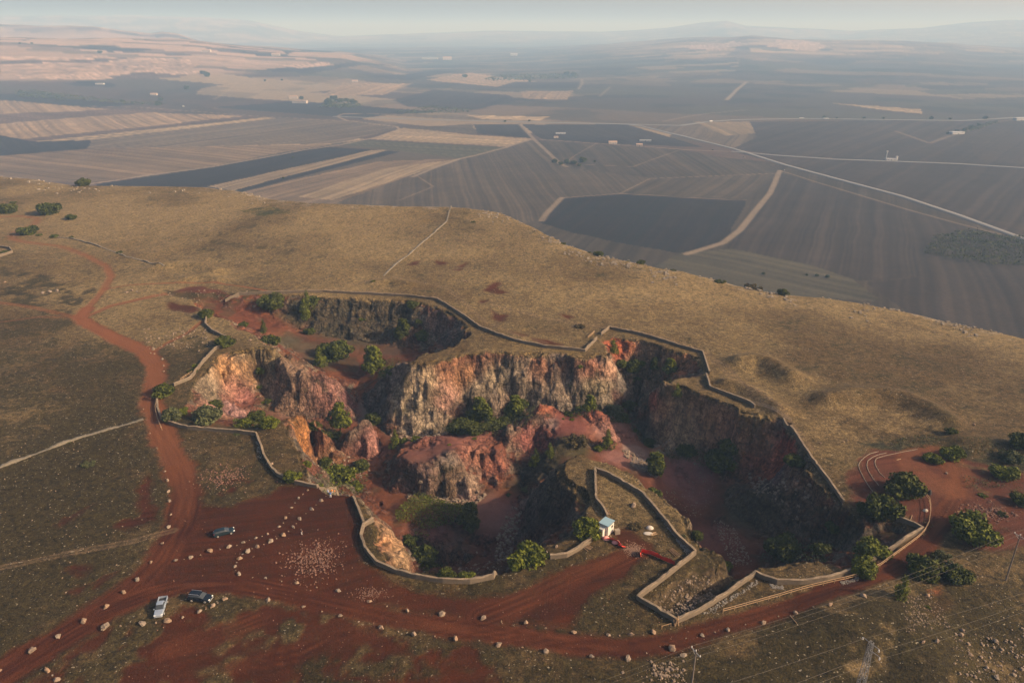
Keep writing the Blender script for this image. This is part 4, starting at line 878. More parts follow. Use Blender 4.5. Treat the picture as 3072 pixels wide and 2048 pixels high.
# u, v of the foot, width in photo pixels, kind, tone, label
PL = [
 (820, 945, 75, 'bush', 'd', 'wide dark double bush on the slope above the red ramp'), (943, 922, 42, 'bush', 'd', 'round bush just under the long back wall, above the slope of two pale saplings'), (917, 968, 24, 'cone', 'b', 'lower of two pale green saplings on the grassy slope'), (926, 946, 26, 'cone', 'b', 'upper of two pale green saplings on the grassy slope'),
 (930, 1005, 34, 'bush', 'd', 'small bush at the foot of the grassy slope by the bare red scar'), (1238, 930, 38, 'bush', 'd', 'round bush at the lip of the dark cliff under the back wall'), (1088, 970, 26, 'low', 'b', 'low green shrub alone in the middle of the shaded back slope'),
 (1210, 1040, 48, 'pine', 'd', 'dark pine at the foot of the shaded cliff in the back pit'), (1270, 1045, 46, 'bush', 'd', 'dark bush beside the pine at the foot of the shaded back cliff'), (1258, 980, 24, 'bush', 'b', 'small bush halfway up the dark cliff of the back pit'),
 (1010, 1088, 92, 'bush', 'd', 'large round thicket beside the bend of the red ramp'), (963, 1102, 25, 'cone', 'b', 'small young conifer below the large round thicket'), (1122, 1135, 62, 'pine', 'b', 'tall pine at the ramp bend, in front of the grass-topped cliff'), (1172, 1110, 56, 'bush', 'd', 'bush behind the tall pine at the ramp bend'),
 (730, 978, 28, 'bush', 'd', 'small bush on the upper edge of the red ramp'), (793, 1000, 16, 'cone', 'd', 'tiny conifer on the lower verge of the red ramp'), (812, 1034, 56, 'bush', 'd', 'dark bush on the crest between the ramp and the orange bowl'), (620, 956, 44, 'bush', 'd', 'round bush at the top end of the short curved wall'),
 (677, 1045, 56, 'bush', 'd', 'spreading bush where the short wall meets the rim of the orange bowl'), (488, 1196, 64, 'bush', 'd', 'large round tree touching the red track at its bend'), (520, 1268, 62, 'bush', 'o', 'olive bush inside the wall corner below the large round tree'), (550, 1246, 34, 'bush', 'b', 'small light bush above the olive bush in the wall corner'),
 (617, 1274, 88, 'bush', 'o', 'broadest bush on the near rim of the orange bowl'), (648, 1224, 44, 'bush', 'd', 'bush clinging to the face just above the broadest rim bush'), (731, 1282, 46, 'bush', 'b', 'pale rounded bush on the bowl rim, first of three toward the orange cliff'), (770, 1268, 54, 'bush', 'd', 'dark bush on the bowl rim, middle of three toward the orange cliff'),
 (812, 1288, 54, 'bush', 'b', 'bright bush on the bowl rim, nearest of three to the orange cliff'), (712, 1306, 22, 'low', 'o', 'small tuft growing against the wall below the bowl rim bushes'), (783, 1118, 30, 'bush', 'b', 'bush growing high on the back face of the orange bowl'), (782, 1176, 40, 'low', 'd', 'low shrub halfway down the back face of the orange bowl'),
 (800, 1222, 34, 'low', 'd', 'low shrub at the foot of the gullied face in the orange bowl'), (945, 1282, 40, 'bush', 'd', 'bush tucked behind the crest of the orange cliff'), (1022, 1300, 62, 'pine', 'b', 'tall pine standing between the orange cliff and the rock pinnacle'), (1004, 1330, 42, 'bush', 'd', 'dark bush at the foot of the pine by the rock pinnacle'), (1114, 1278, 56, 'bush', 'd', 'dark bush behind the rock pinnacle on the pit floor'),
 (920, 1400, 32, 'bush', 'b', 'small bush at the foot of the orange cliff'), (1015, 1462, 92, 'bush', 'b', 'large bright thicket on the floor behind the wall where people stand'), (1080, 1425, 54, 'bush', 'd', 'dark bush on the path side of the large bright thicket'), (1062, 1470, 50, 'bush', 'b', 'lowest bush of the thicket behind the wall'), (980, 1410, 44, 'bush', 'd', 'upper bush of the thicket under the orange cliff'),
 (878, 1450, 50, 'bush', 'b', 'rounded bush growing over the wall below the orange cliff'), (957, 1460, 30, 'low', 'b', 'low light bush just behind the wall beside the group of people'), (1440, 1275, 66, 'pine', 'b', 'tallest pine below the main cliff'), (1385, 1305, 72, 'bush', 'd', 'dark bush to the path side of the tallest pine'), (1432, 1304, 60, 'bush', 'd', 'dark bush at the foot of the tallest pine'), (1482, 1292, 62, 'bush', 'd', 'dark bush between the two tall pines below the main cliff'),
 (1545, 1262, 62, 'pine', 'b', 'second tall pine below the main cliff, nearer the pointed red mound'), (1560, 1222, 54, 'bush', 'd', 'dark bush behind the second tall pine'), (1512, 1278, 44, 'bush', 'd', 'bush hugging the base of the second tall pine'), (1188, 1344, 24, 'cone', 'b', 'small conifer at the pathside end of the red mound'), (1214, 1328, 32, 'bush', 'b', 'bush behind the pathside end of the red mound'), (1250, 1326, 36, 'low', 'b', 'low bush along the back crest of the red mound'),
 (1744, 1232, 32, 'bush', 'd', 'dark bush between the two red peaks at the cliff foot'), (1768, 1240, 38, 'pine', 'b', 'bright pine in the gap behind the two red peaks'), (1708, 1252, 40, 'low', 'd', 'low bush on the saddle between the two red peaks'), (1716, 1262, 18, 'low', 'b', 'tiny shrub on the saddle between the two red peaks'), (1688, 1258, 12, 'low', 'b', 'tiniest shrub under the pointed red peak'),
 (1842, 1248, 52, 'bush', 'o', 'grey green bush behind the rounded red peak'), (1886, 1236, 44, 'bush', 'd', 'dark bush beside the grey green bush behind the rounded peak'), (1866, 1268, 44, 'bush', 'd', 'dark bush sunk in the gully behind the rounded red peak'), (1862, 1118, 34, 'bush', 'b', 'bush near the entrance side of the shaded side pit'), (1838, 1062, 20, 'cone', 'b', 'slender sapling high on the red wall of the side pit'), (1896, 1135, 60, 'bush', 'd', 'broad bush in the middle of the shaded side pit'),
 (1925, 1095, 28, 'bush', 'b', 'small bush against the grey rocks of the side pit'), (1962, 1128, 34, 'pine', 'd', 'dark pine in the middle of the side pit'), (2006, 1140, 40, 'pine', 'b', 'brightest pine in the side pit, by the grassy point'), (1905, 1160, 46, 'low', 'd', 'low bush at the mouth of the side pit'), (2030, 1186, 18, 'cone', 'b', 'light sapling below the lip of the banded cliff'), (1740, 1102, 18, 'bush', 'b', 'small bush on the main cliff near its pink rocks'),
 (1712, 1156, 14, 'low', 'b', 'tiny shrub halfway up the main cliff'), (1370, 1258, 12, 'low', 'b', 'tiny shrub low on the pale buttress of the main cliff'), (1950, 1338, 42, 'bush', 'd', 'round bush at the near corner of the banded cliff foot'), (1902, 1296, 26, 'low', 'd', 'low bush in the gully behind the rounded red peak'), (2058, 1372, 58, 'bush', 'd', 'dark bush at the middle of the banded cliff foot'), (2152, 1440, 96, 'bush', 'd', 'largest dark thicket below the banded cliff'),
 (2186, 1378, 66, 'bush', 'd', 'dark bush between the banded cliff and the red scree'), (2381, 1404, 52, 'bush', 'd', 'round bush clinging below the long wall on the red scree'), (1964, 1435, 54, 'pine', 'b', 'bright round pine beside the grey striped rocks'), (1955, 1478, 58, 'bush', 'd', 'dark bush at the foot of the bright round pine'), (1822, 1352, 28, 'cone', 'b', 'small bright conifer behind the grassy nose'), (1794, 1355, 28, 'bush', 'b', 'small bush behind the tip of the grassy nose'),
 (1725, 1352, 80, 'low', 'y', 'broad brownish thicket crowning the hump behind the grassy nose'), (1650, 1374, 18, 'cone', 'b', 'small sapling on the shaded hump, nearer the nose'), (1607, 1402, 24, 'cone', 'b', 'small sapling on the shaded hump, nearer the pit floor'), (1578, 1480, 26, 'bush', 'o', 'olive bush at the foot of the dark cliff end'), (1348, 1336, 14, 'low', 'b', 'tiny tuft beside the grey rock on the red mound'), (1424, 1322, 18, 'low', 'b', 'tiny tuft near the back crest of the red mound'), (1372, 1397, 13, 'low', 'b', 'tiny dark green shrub below the grey rock of the red mound'), (1538, 1312, 12, 'low', 'b', 'tiny shrub under the pale ridge of the red mound'), (1524, 1488, 22, 'low', 'd', 'low dark tuft alone on the bare pit floor'),
 (1408, 1606, 66, 'pine', 'd', 'leaning pine between the reed bed and the lower basin'), (1272, 1700, 92, 'bush', 'd', 'large shaded bush deep behind the curved wall'), (1232, 1650, 44, 'bush', 'd', 'smaller shaded bush at the foot of the sandy yellow face'), (1340, 1736, 54, 'bush', 'd', 'darker of two bushes just inside the curved wall'), (1402, 1738, 52, 'bush', 'b', 'brighter of two bushes just inside the curved wall'), (1546, 1715, 20, 'low', 'd', 'small dark bush under the rim below the bright tree'),
 (1584, 1700, 118, 'bush', 'b', 'large bright tree leaning over the end of the curved wall'), (1760, 1622, 88, 'bush', 'b', 'large bright tree beside the white hut'), (2090, 1618, 40, 'bush', 'd', 'bush tucked under the crumbling edge below the hut plateau'), (2176, 1716, 42, 'bush', 'b', 'bush under the tip of the rocky edge beside the walled trench'), (2352, 1690, 112, 'bush', 'd', 'large black green thicket in the shaded floor of the far basin'), (2460, 1668, 54, 'bush', 'd', 'small dark bush beside the large black green thicket'), (2500, 1590, 50, 'bush', 'd', 'dark bush on the shaded slope below the wall corner'),
 (2600, 1690, 104, 'bush', 'b', 'larger of two bushes inside the bent wall by the track'), (2584, 1735, 78, 'bush', 'b', 'smaller of two bushes inside the bent wall by the track'), (2696, 1500, 112, 'bush', 'd', 'great round tree beside the curved log terraces'), (2640, 1575, 104, 'bush', 'd', 'wide tree below the great round tree at the terraces'), (2590, 1545, 50, 'bush', 'd', 'dark bush between the wide tree and the wall end'), (2906, 1635, 126, 'bush', 'b', 'widest tree outside the bend of the track'),
 (2768, 1745, 104, 'bush', 'd', 'dark tree under the wires, nearer the hut side'), (2862, 1752, 76, 'bush', 'd', 'dark tree under the wires, nearer the wooden pole'), (2822, 1690, 66, 'low', 'o', 'low olive scrub behind the two trees under the wires'), (2702, 1796, 32, 'cone', 'b', 'small pale shrub by the road below the wires'), (2780, 1824, 20, 'low', 'b', 'small shrub on the stony red bank under the wires'), (2852, 1384, 64, 'bush', 'b', 'leafy tree on the far edge of the red turning circle'), (2796, 1392, 46, 'bush', 'b', 'small tree inside the red turning circle'),
 (2852, 1302, 34, 'bush', 'd', 'single round bush on the tip of the grassy bank'), (3008, 1442, 70, 'bush', 'b', 'bright bush among the scrub beyond the turning circle'), (3030, 1392, 60, 'bush', 'o', 'olive bush behind the bright bush beyond the turning circle'), (3062, 1352, 74, 'bush', 'd', 'dark bush at the picture edge beyond the scrub bank'), (3064, 1520, 60, 'bush', 'd', 'dark bush at the picture edge beside the red bank'), (2950, 1492, 30, 'low', 'b', 'low green shrub on the rubble beyond the turning circle'), (3005, 1550, 34, 'low', 'o', 'grey green shrub among the rubble heaps'),
 (1740, 986, 34, 'low', 'y', 'lone brownish shrub on the plateau near the gate in the walls'), (1796, 754, 28, 'bush', 'd', 'dark bush on the skyline edge, larger of the pair above the stony brow'), (1768, 750, 14, 'low', 'd', 'small tuft beside the skyline bush above the stony brow'), (1922, 772, 24, 'bush', 'd', 'upright bush on the plateau edge below the ploughed field'), (2160, 850, 34, 'low', 'd', 'low bush on the plateau edge before the flat wide shrub'), (2258, 856, 60, 'low', 'y', 'flat wide shrub on the stony plateau edge'), (2348, 866, 36, 'bush', 'd', 'last bush along the plateau edge before the bare brow'), (1690, 724, 20, 'low', 'd', 'tiny bush on the brow above the sandy track'),
 (1885, 752, 14, 'low', 'o', 'tiny tuft on the brow between the two skyline bushes'), (2020, 765, 22, 'low', 'o', 'low tuft on the brow facing the ploughed field'), (150, 646, 62, 'bush', 'd', 'widest bush on the grassy shoulder above the loop of the track'), (26, 642, 52, 'bush', 'd', 'wide bush above the track at the picture edge'), (214, 660, 28, 'bush', 'd', 'smallest round bush on the grassy shoulder above the loop'), (88, 706, 50, 'bush', 'd', 'tree on the inside of the loop in the track'), (118, 708, 22, 'low', 'd', 'low shrub beside the tree on the track loop'), (40, 610, 20, 'low', 'd', 'small shrub higher on the grassy shoulder'), (250, 556, 40, 'bush', 'd', 'dark bush on the skyline of the grassy shoulder'),
 (160, 714, 32, 'low', 'd', 'flat shrub at the start of the ruined wall'), (214, 714, 16, 'low', 'd', 'tiny shrub further along the ruined wall'), (358, 760, 20, 'low', 'd', 'small shrub midway along the ruined wall'), (268, 1402, 44, 'low', 'o', 'low dark tuft alone in the pasture beside the track'), (205, 1330, 18, 'low', 'o', 'small tuft beside the ruined field wall in the pasture'), (1120, 846, 14, 'low', 'b', 'small tuft beside the curved trail below the ruined wall'), (588, 1102, 26, 'low', 'b', 'low green weeds beside the boulders above the curved wall'), (580, 1120, 34, 'low', 'd', 'dark weeds beside the curved wall'), (12, 762, 30, 'low', 'd', 'bush in the small walled pit at the picture edge'),
 (1420, 668, 16, 'low', 'd', 'small tuft beside the ruined wall on the plateau crest'), (2050, 1612, 18, 'low', 'o', 'dry tuft inside the walled yard'), (1905, 1592, 46, 'low', 'y', 'dry weeds heaped around the white sack in the yard'),
]
hp = hits([(q[0], q[1]) for q in PL])
for i_, q_ in enumerate(PL):
    dv_ = 0
    while q_[1] < 900 and q_[0] > 200 and hp[i_][2] < -14 + 4 * (q_[0] < 1500) and dv_ < 60:
        dv_ += 3; hp[i_] = hits([(q_[0], q_[1] + dv_)])[0]
for (u, v, wpx, kind, tone, label), p in zip(PL, hp):
    x, y, z = p
    wm = 1.2 * wpx / FPX * ZA(x, y, z)
    # the clicked foot is the near edge of the crown; its stem stands half a width further back
    n = math.hypot(x, y); k = .32 * wm
    x2, y2 = x + x / n * k, y + y / n * k; z2 = float(grid_z(np.array([x2]), np.array([y2]))[0])
    if abs(z2 - z) > .5 * wm: x2, y2, z2 = x, y, z
    nm, cat = {'pine': ('pine_tree', 'pine'), 'cone': ('sapling', 'sapling'), 'low': ('shrub', 'shrub')}.get(kind, ('bush', 'bush'))
    if kind == 'bush' and ' tree' in label: nm, cat = 'tree', 'tree'
    plant(nm, (x2, y2, z2 - .1), wm, kind, tone, label, cat, 'trees and bushes in and around the quarry', .84 if kind == 'bush' else 1.0)
# trees out in the valley
VT = [(1664, 488, 20, 'tree at the track end of the copse in the furrowed fields'), (1682, 494, 16, 'second tree of the copse in the furrowed fields'), (1700, 490, 22, 'tallest tree of the copse in the furrowed fields'), (1722, 492, 20, 'tree in the middle of the copse in the furrowed fields'), (1748, 486, 26, 'broad tree of the copse in the furrowed fields'), (1784, 486, 9, 'outlying little tree beyond the copse in the furrowed fields'), (1738, 498, 14, 'small tree in front of the copse in the furrowed fields'),
      (475, 316, 22, 'nearest tree of the pair on the pale valley road'), (482, 302, 16, 'tree behind the pair on the pale valley road'), (367, 305, 12, 'small tree along the valley road before the pair'), (608, 222, 18, 'dark tree at the fork on the striped hill'), (622, 230, 20, 'second tree at the fork on the striped hill'), (560, 268, 18, 'lone tree below the striped hill'), (795, 244, 9, 'tiny tree on the pale hillside field'), (846, 242, 8, 'tiniest tree on the pale hillside field'), (62, 278, 14, 'tree at the picture edge along the dark stream'), (132, 282, 12, 'tree along the dark stream, second from the picture edge'), (150, 286, 12, 'tree along the dark stream, third from the picture edge'), (176, 292, 12, 'tree along the dark stream, fourth from the picture edge'), (300, 160, 14, 'dark tree on the upper striped hill'), (60, 132, 8, 'tiny tree on the hill crest'), (96, 132, 8, 'second tiny tree on the hill crest'),
      (905, 298, 14, 'tree beside the pale farmhouse'), (1002, 300, 24, 'tallest tree of the farm grove'), (1020, 308, 20, 'second tree of the farm grove'), (1040, 304, 16, 'third tree of the farm grove'), (985, 312, 26, 'broad tree at the front of the farm grove'), (1060, 312, 22, 'tree at the road end of the farm grove'), (1515, 366, 9, 'small tree beside the long valley road'), (1588, 364, 9, 'second small tree beside the long valley road'), (1480, 240, 10, 'small tree on the pale field of the plain'), (1590, 246, 10, 'second small tree on the pale field of the plain'),
      (2472, 354, 12, 'tree beside the white lorry on the far road'), (2510, 356, 8, 'little tree after the lorry on the far road'), (2592, 356, 10, 'roadside tree midway along the far road'), (2650, 357, 9, 'third roadside tree along the far road'), (2793, 358, 14, 'roadside tree near the farm turning'), (2850, 358, 9, 'roadside tree before the hedge'), (2955, 358, 16, 'tree at the upper end of the hedge by the farm shed'), (2870, 398, 16, 'tree just behind the white farm shed'), (2842, 402, 10, 'small tree beside the white farm shed'), (2895, 392, 14, 'first tree of the hedge above the farm shed'), (2915, 384, 14, 'second tree of the hedge above the farm shed'), (2935, 376, 12, 'third tree of the hedge above the farm shed'), (1395, 232, 16, 'first tree of the far plantation'), (1700, 226, 20, 'middle tree of the far plantation'), (1720, 228, 20, 'last tree of the far plantation'), (850, 536, 9, 'shrub by the pale lane at the dark ploughed field'), (878, 474, 8, 'tiny shrub beside the lane between dark fields'), (2290, 822, 12, 'shrub on the lower slope beyond the plateau brow, nearest the track'), (2420, 826, 10, 'shrub on the lower slope beyond the brow, second from the track'), (2450, 828, 13, 'shrub on the lower slope beyond the brow, third from the track'), (2482, 832, 15, 'shrub on the lower slope beyond the brow, farthest from the track')]
hvt = hits_v([(q[0], q[1]) for q in VT])
for (u, v, wpx, label), p in zip(VT, hvt):
    wm = wpx / FPX * ZA(*p)
    plant('tree', (p[0], p[1], p[2] - .2), wm, 'bush', 'd', label, 'tree', 'trees scattered in the valley', 1.1)
# masses of growth nobody could count: olive wood, reeds, scrub belts
def leaf_mass(name, pts, hgt, size, mat, label, seed, dens):
    r = np.random.RandomState(seed); pw = np.array(pts); lo = pw.min(0); hi = pw.max(0)
    area = (hi[0] - lo[0]) * (hi[1] - lo[1]); n = int(area * dens)
    x = r.uniform(lo[0], hi[0], n); y = r.uniform(lo[1], hi[1], n)
    m = in_poly(x + size * 3 * vn(x / 6, y / 6, seed), y + size * 3 * vn(x / 6, y / 6, seed + 1), [tuple(p) for p in pts]); x, y = x[m], y[m]
    hh_ = hgt * np.clip(.55 + .6 * vn(x / (hgt * 2.2), y / (hgt * 2.2), seed + 3), .08, 1.2)
    return r, x, y, hh_
def leaf_quads(r, c, size):
    n = len(c); d = r.normal(size=(n, 3)); d[:, 2] = np.abs(d[:, 2]) + .3; d /= np.linalg.norm(d, axis=1)[:, None]
    t = np.cross(d, r.normal(size=(n, 3))); t /= np.linalg.norm(t, axis=1)[:, None]; b = np.cross(d, t); s = (size * r.uniform(.5, 1.3, n))[:, None]
    V = np.stack([c - t * s, c - b * s * .6, c + t * s, c + b * s * .6], 1).reshape(-1, 3)
    return V, np.arange(4 * n).reshape(n, 4)
def belt(name, px, hgt, size, mat, label, seed, dens, valley_=False):
    pts = [tuple(p[:2]) for p in (hits_v(px) if valley_ else hits(px))]
    r, x, y, hh_ = leaf_mass(name, pts, hgt, size, mat, label, seed, dens)
    z0 = vgrid(np.hypot(x, y), np.arctan2(x, y)) if valley_ else grid_z(x, y)
    c = np.stack([x, y, z0 + hh_ * r.uniform(.1, 1, len(x)) ** .6], 1)
    V, F = leaf_quads(r, c, size)
    o = link_mesh(name, mesh_np(name, V, F, False), mat)
    tag(o, kind='stuff')
belt('woodland', [(2770, 760), (2800, 715), (2900, 690), (3072, 712), (3400, 770), (3400, 860), (3072, 800), (2900, 790)], 6, .8, M_BUSH, '', 5, .55, True)
belt('reeds', [(1186, 1548), (1200, 1530), (1240, 1502), (1290, 1492), (1340, 1506), (1400, 1525), (1440, 1560), (1400, 1580), (1330, 1580), (1250, 1585), (1195, 1575)], 3.2, .20, M_PINE, '', 6, 34)
for k, (px, hg, mt, dn_) in enumerate([([(2650, 1335), (2720, 1310), (2790, 1300), (2830, 1318), (2800, 1342), (2700, 1345)], 1.3, M_OLIVE, 5), ([(2860, 1310), (2960, 1320), (3072, 1360), (3072, 1400), (2960, 1380), (2880, 1345)], 1.5, M_OLIVE, 5),
        ([(2890, 1430), (2990, 1440), (3000, 1465), (2900, 1465)], .9, M_OLIVE, 5), ([(2740, 1590), (2790, 1545), (2800, 1580), (2770, 1620)], .8, M_DRYB, 6), ([(710, 632), (820, 622), (880, 638), (790, 652)], .9, M_OLIVE, 3),
        ([(1960, 1640), (2020, 1600), (2000, 1570), (2060, 1640)], .5, M_DRYB, 4), ([(880, 985), (1000, 1020), (1180, 1010), (1240, 1045), (1120, 1050), (960, 1040)], 1.0, M_DRYB, 1.2), ([(2120, 1500), (2300, 1450), (2480, 1560), (2430, 1640), (2280, 1600)], .8, M_DRYB, 1.0),
        ([(2960, 1395), (3072, 1420), (3072, 1500), (2990, 1460)], .9, M_OLIVE, 2.5), ([(1700, 1320), (1780, 1330), (1740, 1360), (1620, 1420), (1580, 1440), (1600, 1400)], 1.0, M_DRYB, 6), ([(740, 1140), (800, 1120), (830, 1240), (770, 1230)], .9, M_OLIVE, 3)]):
    belt('scrub', px, hg, .16, mt, '', 20 + k, dn_ * 2)
for k, (px, hg) in enumerate([([(1330, 1300), (1400, 1262), (1490, 1262), (1600, 1232), (1640, 1215), (1600, 1262), (1500, 1300), (1420, 1310)], 2.6), ([(1690, 1250), (1760, 1235), (1860, 1225), (1900, 1240), (1880, 1270), (1790, 1240), (1710, 1262)], 2.0), ([(1870, 1120), (1940, 1130), (2020, 1130), (2010, 1150), (1930, 1160), (1880, 1150)], 2.6),
        ([(1980, 1345), (2120, 1362), (2240, 1370), (2200, 1440), (2120, 1420), (2020, 1380)], 2.4), ([(2270, 1690), (2300, 1640), (2420, 1625), (2500, 1640), (2480, 1690), (2360, 1690)], 2.4), ([(1225, 1640), (1260, 1600), (1300, 1650), (1350, 1700), (1260, 1705)], 2.4), ([(940, 1440), (1000, 1400), (1080, 1400), (1110, 1430), (1060, 1480), (960, 1465)], 2.0),
        ([(940, 1270), (1000, 1290), (1030, 1330), (1000, 1335), (960, 1300)], 2.2), ([(1890, 1220), (1920, 1260), (1940, 1330), (1910, 1320), (1880, 1270)], 1.8), ([(700, 1262), (830, 1262), (830, 1282), (700, 1290)], 1.8), ([(1150, 1090), (1200, 1075), (1180, 1130), (1130, 1140)], 2.4)]):
    belt('scrub', px, hg, .22, M_BUSH if k % 2 else M_OLIVE, '', 60 + k, 9)
belt('undergrowth', [(40, 278), (100, 270), (300, 296), (500, 312), (480, 318), (300, 306), (60, 292)], 5, 2.2, M_BUSH, '', 44, .03, True)
belt('hedge_growth', [(2870, 396), (2990, 362), (3000, 368), (2890, 402)], 5, 1.6, M_BUSH, '', 45, .12, True)
belt('plantation', [(1450, 238), (1500, 226), (1735, 224), (1735, 236), (1480, 244)], 8, 4, M_BUSH, '', 46, .006, True)
belt('grove_growth', [(960, 322), (985, 298), (1060, 300), (1085, 318), (1040, 326)], 8, 2.4, M_BUSH, '', 47, .05, True)
belt('orchard', [(1180, 335), (1300, 318), (1420, 330), (1400, 338), (1200, 342)], 3, 2.4, M_BUSH, '', 48, .02, True)

# ------------------------------------------------------------------ rocks
M_STONE = NT('limestone'); _n = M_STONE.noise(1.5, M_STONE.n('ShaderNodeTexCoord').outputs['Object'], 4, .7); _oi = M_STONE.n('ShaderNodeObjectInfo')
M_STONE.base(M_STONE.mix(_oi.outputs['Random'], M_STONE.mix(_n, (0.10, 0.055, 0.034), (0.34, 0.235, 0.155)), M_STONE.mix(_n, (0.11, 0.085, 0.065), (0.30, 0.245, 0.19)))); M_STONE.bump(_n, .8, .15); M_STONE = M_STONE.m
def rock_mesh(seed, flat=1.0):
    r = random.Random(seed); bm = bmesh.new()
    for _ in range(16):
        d = Vector((r.gauss(0, 1), r.gauss(0, 1), r.gauss(0, 1))).normalized()
        bm.verts.new(Vector((d.x * r.uniform(.75, 1.1), d.y * r.uniform(.6, .95), d.z * flat * r.uniform(.6, .85))) * .5)
    ret = bmesh.ops.convex_hull(bm, input=bm.verts)
    bmesh.ops.delete(bm, geom=[g for g in ret['geom_interior'] if isinstance(g, bmesh.types.BMVert)], context='VERTS')
    bmesh.ops.subdivide_edges(bm, edges=bm.edges, cuts=1, use_grid_fill=True)
    for v in bm.verts: v.co += Vector((r.uniform(-1, 1), r.uniform(-1, 1), r.uniform(-1, 1))) * .035
    return bm_mesh('boulder', bm)
ROCKS = [rock_mesh(50 + i, .8 if i % 2 else 1.0) for i in range(7)]
for m_ in ROCKS: m_.materials.append(M_STONE)
_rr = random.Random(11)
def rock(p, s, label, group=None, name='boulder'):
    o = bpy.data.objects.new(name, _rr.choice(ROCKS)); C.objects.link(o)
    o.location = (p[0], p[1], p[2] + s * _rr.uniform(.06, .2)); o.scale = (s * _rr.uniform(.9, 1.25), s * _rr.uniform(.8, 1.1), s * _rr.uniform(.75, 1.0)); o.rotation_euler = (_rr.uniform(-.25, .25), _rr.uniform(-.25, .25), _rr.uniform(0, 6.28))
    tag(o, label, 'boulder', group)
ORD = ['first', 'second', 'third', 'fourth', 'fifth', 'sixth', 'seventh', 'eighth', 'ninth', 'tenth', 'eleventh', 'twelfth', 'thirteenth', 'fourteenth', 'fifteenth', 'sixteenth', 'seventeenth', 'eighteenth', 'nineteenth', 'twentieth', 'twenty-first', 'twenty-second', 'twenty-third', 'twenty-fourth', 'twenty-fifth', 'twenty-sixth', 'twenty-seventh', 'twenty-eighth', 'twenty-ninth', 'thirtieth']
